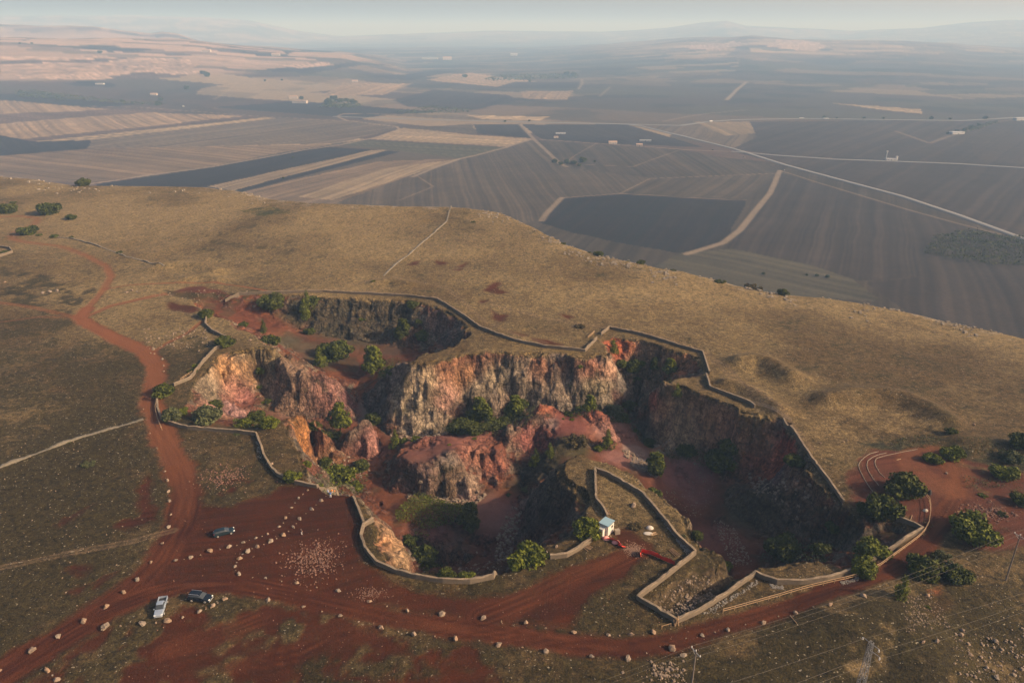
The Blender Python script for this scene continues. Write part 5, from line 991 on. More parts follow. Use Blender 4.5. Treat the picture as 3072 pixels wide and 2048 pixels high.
ROWS = [  # (phrase, group, [(u, v, size)])
 ('in the straight row by the lone dark car, from the wall', 'boulders lining the upper side of the footway', [(923, 1471, 1.2), (909, 1482, .8), (896, 1494, 1.4), (885, 1508, .8), (875, 1523, 1.4), (867, 1539, .5), (857, 1554, 1.6), (850, 1568, .6), (837, 1580, 1.3), (822, 1591, .6), (803, 1601, 1.3), (786, 1608, .6), (768, 1613, 1.4), (748, 1620, .5), (730, 1628, 1.6), (710, 1635, .5), (688, 1640, 2.0), (661, 1648, .6), (630, 1655, 2.4), (602, 1664, .8), (573, 1672, 2.0), (552, 1677, .5), (528, 1683, 1.9)]),
 ('in the hooked row by the lone walker, from the wall', 'boulders lining the lower side of the footway', [(978, 1489, .6), (964, 1501, 2.3), (948, 1514, .5), (934, 1527, 2.0), (918, 1540, .6), (900, 1557, 2.0), (889, 1570, .5), (880, 1582, 1.7), (866, 1594, .8), (850, 1606, 2.2), (830, 1615, .7), (812, 1624, 2.2), (791, 1632, .6), (773, 1640, 1.8), (756, 1645, .5), (743, 1654, 2.1), (728, 1663, .8), (719, 1676, 1.8), (710, 1687, .7), (706, 1699, 1.6), (708, 1711, .5), (716, 1722, 2.0)]),
 ('on the quarry side of the lower road, from the fence end', 'boulders on the quarry side of the lower road', [(1960, 1897, 1.9), (1930, 1904, .6), (1894, 1903, 1.8), (1858, 1906, .7), (1825, 1905, 1.6), (1773, 1904, .6), (1722, 1898, 1.7), (1637, 1884, .8), (1577, 1872, 2.2), (1504, 1864, .8), (1450, 1854, 2.3), (1379, 1850, .6), (1326, 1842, 2.4), (1270, 1840, .6), (1223, 1833, 1.7), (1161, 1818, .7), (1108, 1804, 1.6), (1015, 1773, 1.8), (950, 1762, .8), (891, 1749, 1.4), (845, 1743, .7), (797, 1734, 1.2), (758, 1732, .6)]),
 ('on the outer side of the lower road, from the trees', 'boulders on the outer side of the lower road', [(2591, 1788, 2.2), (2490, 1813, 1.6), (2440, 1820, .6), (2386, 1839, 1.8), (2335, 1848, .6), (2290, 1867, 2.0), (2236, 1873, .6), (2184, 1888, 1.7), (2145, 1896, .7), (2107, 1907, 1.6), (2058, 1915, .7), (1940, 1958, .6), (1883, 1976, 2.3), (1829, 1972, .6), (1775, 1971, 1.8), (1700, 1960, .6), (1637, 1954, 2.3), (1567, 1942, .8), (1496, 1934, 2.1), (1438, 1921, .6), (1367, 1917, 2.3), (1304, 1908, .7), (1242, 1904, 2.2), (1195, 1894, .7), (1143, 1883, 2.4), (1076, 1864, .7), (1022, 1848, 1.7), (966, 1834, .8), (911, 1820, 1.5), (804, 1799, 1.7)]),
 ('on the pasture edge of the red track, from the crossroads', 'boulders along the pasture edge of the track', [(430, 1228, 1.0), (450, 1300, 1.0), (470, 1345, 1.0), (495, 1414, 1.2), (502, 1441, 1.6), (506, 1475, 1.6), (509, 1503, 1.8), (513, 1544, 1.2), (506, 1581, 1.8), (488, 1632, 1.7), (454, 1687, 1.7), (412, 1739, 1.9), (371, 1777, 1.9), (319, 1820, 2.3), (252, 1863, 2.2), (176, 1911, 2.0), (98, 1954, 2.6), (0, 2012, 1.4)]),
 ('around the silver pickup, from the navy car', 'boulders around the parked pickup', [(675, 1798, 1.9), (653, 1808, .6), (638, 1818, 1.9), (618, 1827, .7), (600, 1836, 2.0), (548, 1852, 1.2), (504, 1863, 2.4), (468, 1868, .8), (425, 1872, 2.6), (361, 1877, .9), (316, 1882, 2.9), (170, 2039, 2.0), (158, 2025, .7), (141, 2012, 2.2)]),
 ('beside the upper track bend, from the fork', 'boulders beside the upper track bend', [(452, 1060, 1.6), (460, 1050, 1.4), (463, 1062, 1.3), (487, 1078, 1.8), (491, 1098, 1.4), (491, 1115, 1.5), (545, 1030, 1.4), (598, 1054, 1.6), (560, 1040, 1.2), (572, 1042, 1.1), (520, 1018, 1.2), (750, 1022, 2.4), (770, 1030, 1.3)]),
 ('in the walled yard, counted from its pointed end', 'boulders in the walled yard', [(1720, 1454, 1.2), (1900, 1516, 2.9), (1808, 1610, .9), (1670, 1640, 1.6), (1685, 1660, 1.3), (1640, 1655, 1.1)]),
 ('loose on the slope under the wires, from the pylon', 'boulders on the slope under the wires', [(2770, 1926, 1.4), (2812, 1924, 1.8), (2884, 1906, 2.2), (2888, 1892, 1.6), (2985, 1928, 2.4), (2912, 1964, 1.6), (2864, 1990, 1.0), (2900, 1993, 1.0), (2960, 2006, 1.8), (2990, 2034, 2.0), (3040, 2024, 1.6), (2782, 1786, 1.8), (2015, 1945, 2.7), (2050, 1966, 2.0)]),
 ('loose about the pits and pasture, from the banded cliff', 'loose boulders about the pits', [(2085, 1392, 1.6), (1430, 1658, 1.4), (2460, 1330, 1.2), (2530, 1326, 1.2), (2542, 1322, 1.0), (2840, 1420, 1.5), (2922, 1274, 2.0), (815, 1392, 1.8), (870, 1310, 1.0), (1395, 846, 2.2), (15, 847, 2.2), (380, 878, 2.6), (396, 872, 2.4), (410, 876, 2.0), (128, 880, 3.4), (150, 876, 3.2), (172, 874, 3.0), (740, 874, 1.6)]),
]
for phrase, group, L in ROWS:
    for k, ((u, v, s), p) in enumerate(zip(L, hits([(a, b) for a, b, c in L]))):
        size = 'big pale boulder' if s >= 1.9 else ('pale boulder' if s >= 1.2 else 'small pale stone')
        rock(p, s * .68, f'{size}, {ORD[k]} {phrase}', group)
# scattered fragments, too many to count
def rubble(name, px, n, s0, s1, seed, mat=None, gauss=False):
    r = np.random.RandomState(seed)
    P_ = np.array([p[:2] for p in hits(px)]); lo, hi = P_.min(0), P_.max(0)
    if gauss:
        c = (lo + hi) / 2; x = r.normal(c[0], (hi[0] - lo[0]) * .23, n); y = r.normal(c[1], (hi[1] - lo[1]) * .23, n)
    else:
        x = r.uniform(lo[0], hi[0], n * 3); y = r.uniform(lo[1], hi[1], n * 3); m = in_poly(x, y, [tuple(q) for q in P_]); x, y = x[m][:n], y[m][:n]
    z = grid_z(x, y); s = s0 + (s1 - s0) * r.uniform(0, 1, len(x)) ** 3
    base = np.array([(-1, -1, -.6), (1, -1, -.6), (1, 1, -.6), (-1, 1, -.6), (-.7, -.7, .6), (.7, -.7, .6), (.7, .7, .6), (-.7, .7, .6)], float) * .5
    V = base[None] * (1 + r.uniform(-.3, .3, (len(x), 8, 3))) * s[:, None, None]
    a = r.uniform(0, 6.28, len(x)); ca, sa_ = np.cos(a)[:, None], np.sin(a)[:, None]
    V = np.stack([V[..., 0] * ca - V[..., 1] * sa_, V[..., 0] * sa_ + V[..., 1] * ca, V[..., 2]], -1)
    V[..., 0] += x[:, None]; V[..., 1] += y[:, None]; V[..., 2] += (z + s * .2)[:, None]
    f = np.array([(3, 2, 1, 0), (4, 5, 6, 7), (0, 1, 5, 4), (1, 2, 6, 5), (2, 3, 7, 6), (3, 0, 4, 7)])
    F = (f[None] + 8 * np.arange(len(x))[:, None, None]).reshape(-1, 4)
    tag(link_mesh(name, mesh_np(name, V.reshape(-1, 3), F, False), mat or M_RUB), kind='stuff')
M_RUB = plain('rubble_stone', (0.21, 0.155, 0.11), .95, var=.5, sc=1.2); M_RUBP = plain('rubble_pink', (0.165, 0.088, 0.062), .95, var=.4, sc=1.0)
rubble('rubble', [(880, 1620), (1000, 1620), (1010, 1740), (880, 1740)], 900, .10, .42, 1, M_RUBP, True)
rubble('rubble', [(620, 1390), (740, 1390), (740, 1470), (620, 1470)], 420, .12, .40, 2, M_RUBP, True)
rubble('rubble', [(1060, 1760), (1160, 1760), (1160, 1800), (1060, 1800)], 300, .08, .25, 3, M_RUBP, True)
rubble('rubble', [(430, 985), (620, 985), (640, 1040), (440, 1050)], 240, .15, .7, 4, M_RUB)
rubble('rubble', [(2920, 1500), (3030, 1500), (3040, 1570), (2900, 1570)], 320, .15, .55, 5, M_RUBP, True)
rubble('rubble', [(1930, 2000), (2060, 1980), (2080, 2048), (1930, 2060)], 170, .12, .6, 6, M_RUB, True)
rubble('rubble', [(2700, 1790), (2800, 1770), (2860, 1880), (2720, 1900)], 300, .1, .35, 7, M_RUB)
rubble('rubble', [(2860, 1900), (3072, 1880), (3090, 2060), (2850, 2060)], 190, .12, .6, 8, M_RUB)
rubble('rubble', [(2140, 1560), (2200, 1580), (2260, 1690), (2200, 1700), (2160, 1620)], 420, .12, .5, 9, M_RUB)
rubble('rubble', [(1960, 1480), (2100, 1380), (2160, 1460), (2100, 1560)], 250, .1, .35, 10, M_RUB)
rubble('rubble', [(1380, 1700), (1500, 1680), (1520, 1720), (1400, 1740), (1300, 1725)], 260, .2, .9, 11, M_RUB)
rubble('rubble', [(1960, 1800), (2090, 1720), (2160, 1730), (2150, 1790), (2040, 1850)], 420, .12, .6, 12, M_RUB)
rubble('rubble', [(420, 880), (700, 862), (720, 880), (560, 905)], 140, .15, .5, 13, M_RUB)
rubble('scattered_stones', [(1000, 640), (1500, 660), (2200, 870), (2900, 1010), (3072, 1300), (2700, 1180), (2100, 1030), (1400, 900), (1000, 800)], 1500, .12, .42, 14, M_RUB)
rubble('scattered_stones', [(0, 1000), (240, 1020), (430, 1150), (480, 1500), (300, 1780), (0, 1950)], 420, .1, .30, 15, M_RUB)
rubble('scattered_stones', [(0, 530), (600, 560), (900, 620), (1000, 860), (400, 840), (0, 700)], 500, .2, .6, 16, M_RUB)
rubble('scattered_stones', [(540, 1560), (1100, 1600), (1300, 1790), (2400, 1790), (2000, 2048), (300, 2048), (500, 1800)], 900, .06, .22, 17, M_RUBP)
def edge_stones(n, u0, u1, s0, s1, seed):
    r = np.random.RandomState(seed); k0 = next(i for i, e in enumerate(EDGE_PX) if e[0] >= u0); k1 = max(i for i, e in enumerate(EDGE_PX) if e[0] <= u1)
    seg = r.randint(k0, k1, n); t = r.uniform(0, 1, n); x = EDGE[seg, 0] * (1 - t) + EDGE[seg + 1, 0] * t + r.normal(0, 2, n); y = EDGE[seg, 1] * (1 - t) + EDGE[seg + 1, 1] * t - 8 + r.normal(-4, 11, n)
    keep = fbm(x / 14, y / 14, 3, 91) > .05; x, y = x[keep], y[keep]; z = grid_z(x, y); s_ = s0 + (s1 - s0) * r.uniform(0, 1, len(x)) ** 3
    base = np.array([(-1, -1, -.6), (1, -1, -.6), (1, 1, -.6), (-1, 1, -.6), (-.7, -.7, .6), (.7, -.7, .6), (.7, .7, .6), (-.7, .7, .6)], float) * .5
    V = base[None] * (1 + r.uniform(-.35, .35, (len(x), 8, 3))) * s_[:, None, None]; V[..., 0] += x[:, None]; V[..., 1] += y[:, None]; V[..., 2] += (z + s_ * .15)[:, None]
    f = np.array([(3, 2, 1, 0), (4, 5, 6, 7), (0, 1, 5, 4), (1, 2, 6, 5), (2, 3, 7, 6), (3, 0, 4, 7)]); F = (f[None] + 8 * np.arange(len(x))[:, None, None]).reshape(-1, 4)
    tag(link_mesh('outcrop_stones', mesh_np('outcrop_stones', V.reshape(-1, 3), F, False), M_RUBG), kind='stuff')
M_RUBG = plain('edge_stone', (0.20, 0.165, 0.125), .95, var=.5, sc=1.2)
edge_stones(1000, 1400, 2400, .35, 1.7, 18); edge_stones(500, 2400, 3400, .4, 1.5, 28); edge_stones(500, -400, 900, .4, 2.0, 19)
for k_, px_ in enumerate([[(1170, 1300), (1250, 1300), (1340, 1290), (1340, 1310), (1250, 1325), (1170, 1320)], [(1960, 1330), (2080, 1345), (2210, 1365), (2200, 1390), (2080, 1365), (1960, 1350)], [(1225, 1478), (1400, 1500), (1440, 1470), (1460, 1490), (1400, 1520), (1220, 1500)],
        [(900, 1345), (1000, 1370), (1120, 1375), (1130, 1400), (960, 1420), (900, 1370)], [(1570, 1500), (1540, 1650), (1500, 1690), (1480, 1640), (1530, 1520)], [(2250, 1400), (2420, 1450), (2480, 1540), (2380, 1560), (2260, 1480)], [(1850, 1330), (1960, 1400), (1980, 1440), (1900, 1400)]]):
    rubble('rubble', px_, 260, .15, 1.1, 80 + k_, M_RUB)
rubble('outcrop_stones', [(930, 606), (1200, 612), (1060, 625)], 60, .3, .9, 20, M_RUB)

# ------------------------------------------------------------------ stone walls
M_WALL = NT('wall_stone'); _n1 = M_WALL.noise(1.3, detail=5, rough=.7); _n2 = M_WALL.noise(.25, detail=2)
M_WALL.base(M_WALL.mix(_n1, (0.075, 0.058, 0.042), M_WALL.mix(_n2, (0.17, 0.13, 0.09), (0.22, 0.175, 0.13)))); M_WALL.bump(_n1, .8, .15); M_WALL = M_WALL.m
M_COPE = plain('wall_coping', (0.20, 0.15, 0.10), .9, var=.55, sc=1.6)
M_DRY = plain('dry_stone', (0.14, 0.12, 0.092), .95, var=.5, sc=1.5)
def wall(px, label, hgt=1.0, wd=.46, rough=.12, ruined=False, world=None):
    c = [tuple(p[:2]) for p in hits(px)] if world is None else world
    pts = []; step = .7 if ruined else 1.1
    for a, b in zip(c[:-1], c[1:]):
        n = max(1, int(math.hypot(b[0] - a[0], b[1] - a[1]) / step)); pts += [(a[0] + (b[0] - a[0]) * k / n, a[1] + (b[1] - a[1]) * k / n) for k in range(n)]
    pts.append(c[-1]); pts = np.array(pts); r = np.random.RandomState(len(px) * 7 + int(abs(px[0][0])))
    t = np.gradient(pts, axis=0); t /= np.linalg.norm(t, axis=1)[:, None] + 1e-9; nr = np.stack([-t[:, 1], t[:, 0]], 1)
    z = grid_z(pts[:, 0], pts[:, 1]); zs = z.copy()
    for _ in range(4): zs[1:-1] = (zs[:-2] + zs[1:-1] * 2 + zs[2:]) / 4
    z = np.maximum(z, zs)
    h = hgt * (1 + r.uniform(-rough, rough, len(pts)))
    if ruined: h = hgt * np.clip(.6 + .7 * vn(pts[:, 0] / 4, pts[:, 1] / 4, 9) + r.uniform(-.25, .25, len(pts)), .12, 1.3)
    V = []
    for o_, zz in ((-.5, -1.0), (-.5, None), (.5, None), (.5, -1.0)):
        q = pts + nr * (o_ * wd * (1 if not ruined else 1 + r.uniform(-.3, .3, (len(pts), 1)))); V.append(np.stack([q[:, 0], q[:, 1], z + (h if zz is None else zz)], 1))
    n = len(pts); Vv = np.stack(V, 1).reshape(-1, 3); F = grid_faces(n, 4)
    caps = np.array([(0, 1, 2, 3), (4 * n - 1, 4 * n - 2, 4 * n - 3, 4 * n - 4)])
    me = mesh_np('wall_body', Vv, np.vstack([F, caps]), False)
    if ruined:
        o = link_mesh('ruined_wall', me, M_DRY); tag(o, label, 'wall', 'ruined walls on the plateau', 'thing'); return
    root = bpy.data.objects.new('stone_wall', None); C.objects.link(root); root.location = (0, 0, 0); tag(root, label, 'wall', 'stone walls around the quarry', 'thing')
    link_mesh('wall_body', me, M_WALL, root)
    V = []
    for o_, dz_ in ((-.56, .0), (-.56, .11), (.56, .11), (.56, 0.0)):
        q = pts + nr * (o_ * wd) * (1 + r.uniform(-.22, .22, (len(pts), 1))); V.append(np.stack([q[:, 0], q[:, 1], z + h + dz_ + .003 + (dz_ > 0) * r.uniform(-.06, .10, len(pts))], 1))
    me = mesh_np('coping', np.stack(V, 1).reshape(-1, 3), np.vstack([np.vstack([grid_faces(n, 4), np.stack([np.arange(n - 1) * 4, np.arange(n - 1) * 4 + 3, np.arange(1, n) * 4 + 3, np.arange(1, n) * 4], 1)[:, ::-1]]), caps]), False)
    link_mesh('coping', me, M_COPE, root)
WALLS = [
 ([(676, 906), (718, 884), (850, 880), (970, 877), (1110, 884), (1220, 890), (1312, 901), (1400, 955), (1440, 985), (1500, 1008), (1550, 1025), (1640, 1043), (1755, 1055), (1790, 1018)], 'longest wall, running behind the back pit and along the top of the main cliff'),
 ([(1802, 1005), (1828, 986), (1920, 1004), (2000, 1028), (2108, 1060), (2118, 1090), (2128, 1122)], 'wall around the back of the shaded side pit'), ([(2118, 1126), (2130, 1166), (2190, 1188), (2250, 1212), (2264, 1224)], 'short wall between the grassy point and the broken rail fence'),
 ([(2350, 1263), (2390, 1310), (2415, 1350), (2450, 1400), (2490, 1452), (2522, 1500), (2530, 1508)], 'straight wall descending along the top of the red scree'), ([(620, 955), (617, 975), (640, 997), (682, 1016)], 'short bent wall below the top of the red ramp'),
 ([(700, 1032), (645, 1050), (608, 1090), (582, 1125), (572, 1137), (522, 1158)], 'curved wall along the outer rim of the orange bowl'), ([(472, 1195), (474, 1230), (486, 1260), (520, 1276), (565, 1287), (640, 1293), (700, 1298), (770, 1306), (787, 1350), (792, 1370), (815, 1408), (832, 1426), (850, 1436)], 'angled wall from the tree by the track to the orange cliff'),
 ([(885, 1451), (950, 1464), (985, 1471), (1010, 1476), (1064, 1503)], 'straight wall where the visitors stand'), ([(1064, 1503), (1076, 1532), (1092, 1574)], 'rough double wall joining the visitors wall to the curved wall'),
 ([(1120, 1563), (1092, 1580), (1083, 1612), (1096, 1650), (1130, 1692), (1190, 1718), (1250, 1735), (1330, 1747), (1410, 1749), (1480, 1735), (1562, 1706)], 'long curved wall around the sandy yellow face'), ([(1650, 1675), (1700, 1670), (1742, 1646), (1774, 1623)], 'short curved wall between the two large bright trees'),
 ([(1822, 1553), (1810, 1530), (1788, 1503), (1785, 1410), (1832, 1430), (1925, 1484), (1975, 1541), (2030, 1611), (2086, 1662)], 'pointed wall enclosing the yard behind the hut'),
 ([(2086, 1662), (2000, 1731), (1912, 1797), (2030, 1868), (2100, 1836), (2170, 1792), (2265, 1725), (2330, 1751), (2400, 1751), (2480, 1741), (2560, 1716), (2640, 1668), (2720, 1618), (2766, 1592), (2740, 1578), (2690, 1560)], 'zigzag wall around the trench and on along the track'),
 ([(-40, 776), (0, 771), (38, 758), (30, 746), (0, 742), (-40, 742)], 'wall of the small walled pit at the picture edge')]
for px, lb in WALLS: wall(px, lb)
for px, lb in [([(1398, 616), (1340, 665), (1300, 700), (1262, 732), (1230, 762), (1190, 790), (1150, 828)], 'ruined dry stone wall running straight up to the plateau crest'), ([(150, 712), (215, 716), (300, 740), (380, 770), (440, 786), (492, 798)], 'ruined dry stone wall beside the loop of the track'),
               ([(-30, 1412), (0, 1402), (120, 1356), (250, 1310), (430, 1258)], 'low ruined field wall across the dark pasture')]: wall(px, lb, .6, .75, .3, True)
M_RUBG = plain('rubble_grey', (0.20, 0.18, 0.155), .95, var=.5, sc=1.2)
rubble('rubble', [(2100, 1842), (2240, 1760), (2270, 1735), (2275, 1750), (2180, 1810), (2140, 1840)], 600, .12, .42, 21, M_RUBG)
rubble('rubble', [(1985, 1560), (2000, 1558), (2076, 1655), (2060, 1662)], 420, .12, .4, 22, M_RUBG)
rubble('rubble', [(2310, 1752), (2350, 1758), (2350, 1768), (2312, 1764)], 120, .12, .35, 23, M_RUBG)
rubble('rubble', [(2520, 1745), (2575, 1730), (2575, 1740), (2530, 1755)], 130, .1, .35, 24, M_RUBG)
rubble('rubble', [(775, 1320), (790, 1375), (775, 1380), (768, 1325)], 110, .15, .4, 25, M_RUBG)

# ------------------------------------------------------------------ timber: fences, terraces, planks
M_WOOD = plain('pale_timber', (0.31, 0.20, 0.11), .85, var=.25, sc=3); M_WOODG = plain('grey_timber', (0.25, 0.20, 0.15), .9, var=.3, sc=3)
def bar_mesh(name, a, b, r, n=6):
    bm = bmesh.new(); tube(bm, [a, ((a[0] + b[0]) / 2, (a[1] + b[1]) / 2, (a[2] + b[2]) / 2), b], r, r, n); return bm_mesh(name, bm)
def gz(x, y): return float(grid_z(np.array([x]), np.array([y]))[0])
def fence(px, label, hgt=1.1, rails=(1.05, .55), spacing=2.6, r=.07, mat=None, group='timber rail fences'):
    mat = mat or M_WOOD; c = [tuple(p[:2]) for p in hits(px)]
    root = bpy.data.objects.new('rail_fence', None); C.objects.link(root); tag(root, label, 'fence', group, 'thing')
    L = [0]
    for a, b in zip(c[:-1], c[1:]): L.append(L[-1] + math.hypot(b[0] - a[0], b[1] - a[1]))
    n = max(1, round(L[-1] / spacing)); P_ = []
    for k in range(n + 1):
        s = L[-1] * k / n; x = float(np.interp(s, L, [q[0] for q in c])); y = float(np.interp(s, L, [q[1] for q in c])); P_.append((x, y, gz(x, y)))
    for p in P_: link_mesh('post', bar_mesh('post', (p[0], p[1], p[2] - .3), (p[0], p[1], p[2] + hgt), r * 1.1), mat, root)
    for h in rails:
        bm = bmesh.new()
        for a, b in zip(P_[:-1], P_[1:]): tube(bm, [(a[0], a[1], a[2] + h), (b[0], b[1], b[2] + h)], r, r, 5)
        link_mesh('rail', bm_mesh('rail', bm), mat, root)
fence([(2168, 1838), (2300, 1802), (2440, 1762), (2560, 1736), (2640, 1700), (2700, 1656), (2762, 1610), (2784, 1580), (2791, 1530), (2786, 1500), (2770, 1482), (2756, 1466)], 'long pale rail fence following the bend of the track')
fence([(2256, 1212), (2300, 1222), (2340, 1244), (2372, 1262)], 'sagging rail fence closing the gap in the cliff top wall', 1.0, (.95, .5, .2), 2.2, .06, M_WOODG)
fence([(2770, 1604), (2776, 1590), (2782, 1576)], 'short rail fence at the corner of the bent wall', 1.0, (.95,), 1.4)
fence([(1985, 1886), (2012, 1878)], 'tiny rail fence beside the lowest wall corner', .8, (.75,), 1.6, .05)
fence([(472, 1198), (466, 1230), (474, 1262), (486, 1290)], 'rail fence along the track below the large round tree', 1.0, (.95,), 2.2, .07)
fence([(542, 1142), (560, 1130), (577, 1120)], 'broken rail fence at the end of the curved wall', .9, (.85, .4), 1.6, .07)
fence([(1764, 1014), (1775, 1006), (1783, 998)], 'short rail fence at the gate in the cliff top walls', .9, (.85, .4), 1.4, .08)
for px, lb in [([(2633, 1355), (2610, 1361), (2595, 1370), (2580, 1385), (2575, 1396), (2580, 1412), (2591, 1434), (2606, 1458), (2625, 1484)], 'outermost curved log edging of the red terraces'),
               ([(2658, 1359), (2635, 1364), (2618, 1371), (2603, 1382), (2600, 1396), (2606, 1415), (2620, 1437), (2637, 1457)], 'middle curved log edging of the red terraces'),
               ([(2750, 1348), (2716, 1354), (2683, 1361), (2650, 1368), (2629, 1375), (2624, 1385), (2627, 1398), (2640, 1420), (2656, 1434)], 'innermost curved log edging of the red terraces')]:
    c = [tuple(p[:2]) for p in hits(px)]; root = bpy.data.objects.new('log_edging', None); C.objects.link(root); tag(root, lb, 'log edging', 'log edgings of the red terraces', 'thing')
    bm = bmesh.new(); bs = bmesh.new()
    for a, b in zip(c[:-1], c[1:]):
        n = max(1, int(math.hypot(b[0] - a[0], b[1] - a[1]) / 1.6))
        for k in range(n):
            p = (a[0] + (b[0] - a[0]) * k / n, a[1] + (b[1] - a[1]) * k / n); q = (a[0] + (b[0] - a[0]) * (k + .93) / n, a[1] + (b[1] - a[1]) * (k + .93) / n)
            tube(bm, [(p[0], p[1], gz(*p) + .08), (q[0], q[1], gz(*q) + .09)], .08, .075, 6); tube(bs, [(p[0] + .12, p[1] - .1, gz(*p) - .2), (p[0] + .12, p[1] - .1, gz(*p) + .34)], .05, .05, 5)
    link_mesh('log', bm_mesh('log', bm), M_WOODG, root); link_mesh('stakes', bm_mesh('stakes', bs), M_WOOD, root)
for (a, b), lb, n in [(((2872, 1536), (2898, 1541)), 'bundle of poles lying at the bend, upper of two', 3), (((2858, 1550), (2888, 1557)), 'bundle of poles lying at the bend, lower of two', 2), (((2012, 1648), (2036, 1668)), 'stack of planks lying inside the yard wall', 4), (((2728, 1572), (2736, 1546)), 'single pale log lying below the wide tree', 1),
                     (((1636, 1036), (1700, 1043)), 'long poles lying against the cliff top wall', 3), (((2690, 1380), (2702, 1377)), 'plank lying on the red terraces', 1), (((2370, 1846), (2390, 1870)), 'fallen pole lying in the grass under the wires', 1), (((1952, 1604), (1968, 1598)), 'pale board lying by the white sack', 3), (((1816, 1528), (1828, 1545)), 'pale boards leaning behind the hut', 3), (((1758, 1640), (1772, 1648)), 'square pallet lying by the short curved wall', 5)]:
    pa, pb = hits([a, b]); bm = bmesh.new(); d = Vector(pb - pa); nrm = Vector((-d.y, d.x, 0)).normalized()
    for k in range(n):
        o_ = nrm * (k - (n - 1) / 2) * .34; j = Vector((0, 0, .12 + .05 * (k % 2)))
        tube(bm, [Vector(pa) + o_ + j, Vector(pb) + o_ * _rr.uniform(.6, 1.4) + j], .10, .08, 5)
    o = link_mesh('timber_pile', bm_mesh('timber_pile', bm), M_WOOD); tag(o, lb, 'timber', 'timber lying about', 'thing')
bm = bmesh.new(); cpt = hits([(2015, 1882)])
# burst stump of posts at the lowest wall corner
p0 = hits([(2028, 1872)])[0]
for k in range(7): tube(bm, [(p0[0] + _rr.uniform(-.7, .7), p0[1] + _rr.uniform(-.5, .5), p0[2] - .2), (p0[0] + _rr.uniform(-.8, .8), p0[1] + _rr.uniform(-.5, .5), p0[2] + _rr.uniform(1.1, 1.9))], .12, .08, 6)
tag(link_mesh('post_cluster', bm_mesh('post_cluster', bm), M_WOOD), 'bundle of upright posts at the lowest corner of the zigzag wall', 'posts', None, 'thing')

# ------------------------------------------------------------------ small boxes helper
def box(bm, c, s, R=None, taper=(1, 1)):
    vs = []
    for dz in (-.5, .5):
        for dx_, dy_ in ((-.5, -.5), (.5, -.5), (.5, .5), (-.5, .5)):
            k = taper if dz > 0 else (1, 1); q = Vector((dx_ * s[0] * k[0], dy_ * s[1] * k[1], dz * s[2]))
            if R is not None: q = R @ q
            vs.append(bm.verts.new(Vector(c) + q))
    for f in ((3, 2, 1, 0), (4, 5, 6, 7), (0, 1, 5, 4), (1, 2, 6, 5), (2, 3, 7, 6), (3, 0, 4, 7)): bm.faces.new([vs[i] for i in f])
def part(name, boxes, mat, root, bevel=0, smooth=False):
    bm = bmesh.new()
    for b in boxes: box(bm, *b)
    if bevel: bmesh.ops.bevel(bm, geom=bm.edges, offset=bevel, segments=2, affect='EDGES')
    return link_mesh(name, bm_mesh(name, bm, smooth), mat, root)
# ------------------------------------------------------------------ the hut
M_WHITE = plain('white_panel', (0.48, 0.46, 0.41), .5, var=.06); M_GREYP = plain('grey_panel', (0.36, 0.36, 0.35), .6, var=.1); M_BLUE = plain('pale_blue_roof', (0.22, 0.33, 0.38), .45, var=.08); M_GL = plain('window_glass', (0.04, 0.045, 0.05), .15, spec=.6); M_DARK = plain('dark_trim', (0.03, 0.03, 0.032), .6)
a_, b_ = hits([(1823, 1609), (1839, 1594)])
ang = math.atan2(b_[1] - a_[1], b_[0] - a_[0])
hut = bpy.data.objects.new('hut', None); C.objects.link(hut); hut.rotation_euler = (0, 0, ang)
hut.location = (a_[0] + 1.3 * math.cos(ang) - 1.15 * math.sin(ang), a_[1] + 1.3 * math.sin(ang) + 1.15 * math.cos(ang), a_[2]); tag(hut, 'small white panel hut with a pale blue roof and a lean-to', 'hut', None, 'thing')
part('wall', [((0, 0, 1.35), (2.6, 2.3, 2.7))], M_WHITE, hut, .03); rf = part('roof', [((0, 0, 2.78), (2.85, 2.55, .14))], M_BLUE, hut); part('gutter', [((0, -1.285, 2.74), (2.85, .03, .10))], M_DARK, rf)
wn = part('window', [((.45, -1.17, 1.75), (.62, .05, .62))], M_DARK, hut); part('pane', [((.45, -1.2, 1.75), (.5, .02, .5))], M_GL, wn)
dr = part('door', [((-1.33, .45, 1.02), (.05, .8, 1.95))], M_GREYP, hut); part('handle', [((-1.37, .2, 1.0), (.04, .12, .04))], M_DARK, dr)
an = part('annexe', [((-1.88, .25, 1.05), (1.08, 1.4, 2.1))], M_WHITE, hut, .02); part('annexe_roof', [((-1.9, .25, 2.17), (1.25, 1.6, .1))], M_GREYP, an)
# crate stack beside it
p = hits([(1851, 1600)])[0]; cr = bpy.data.objects.new('pallet_stack', None); C.objects.link(cr); cr.location = tuple(p); cr.rotation_euler = (0, 0, .3); tag(cr, 'stack of empty pallets standing beside the hut', 'pallets', None, 'thing')
for k in range(5): part('pallet', [((0, 0, .12 + k * .24), (1.15, .9, .05)), ((-.5, 0, .05 + k * .24), (.1, .9, .1)), ((.5, 0, .05 + k * .24), (.1, .9, .1)), ((0, 0, .05 + k * .24), (.1, .9, .1))], M_WOODG, cr)
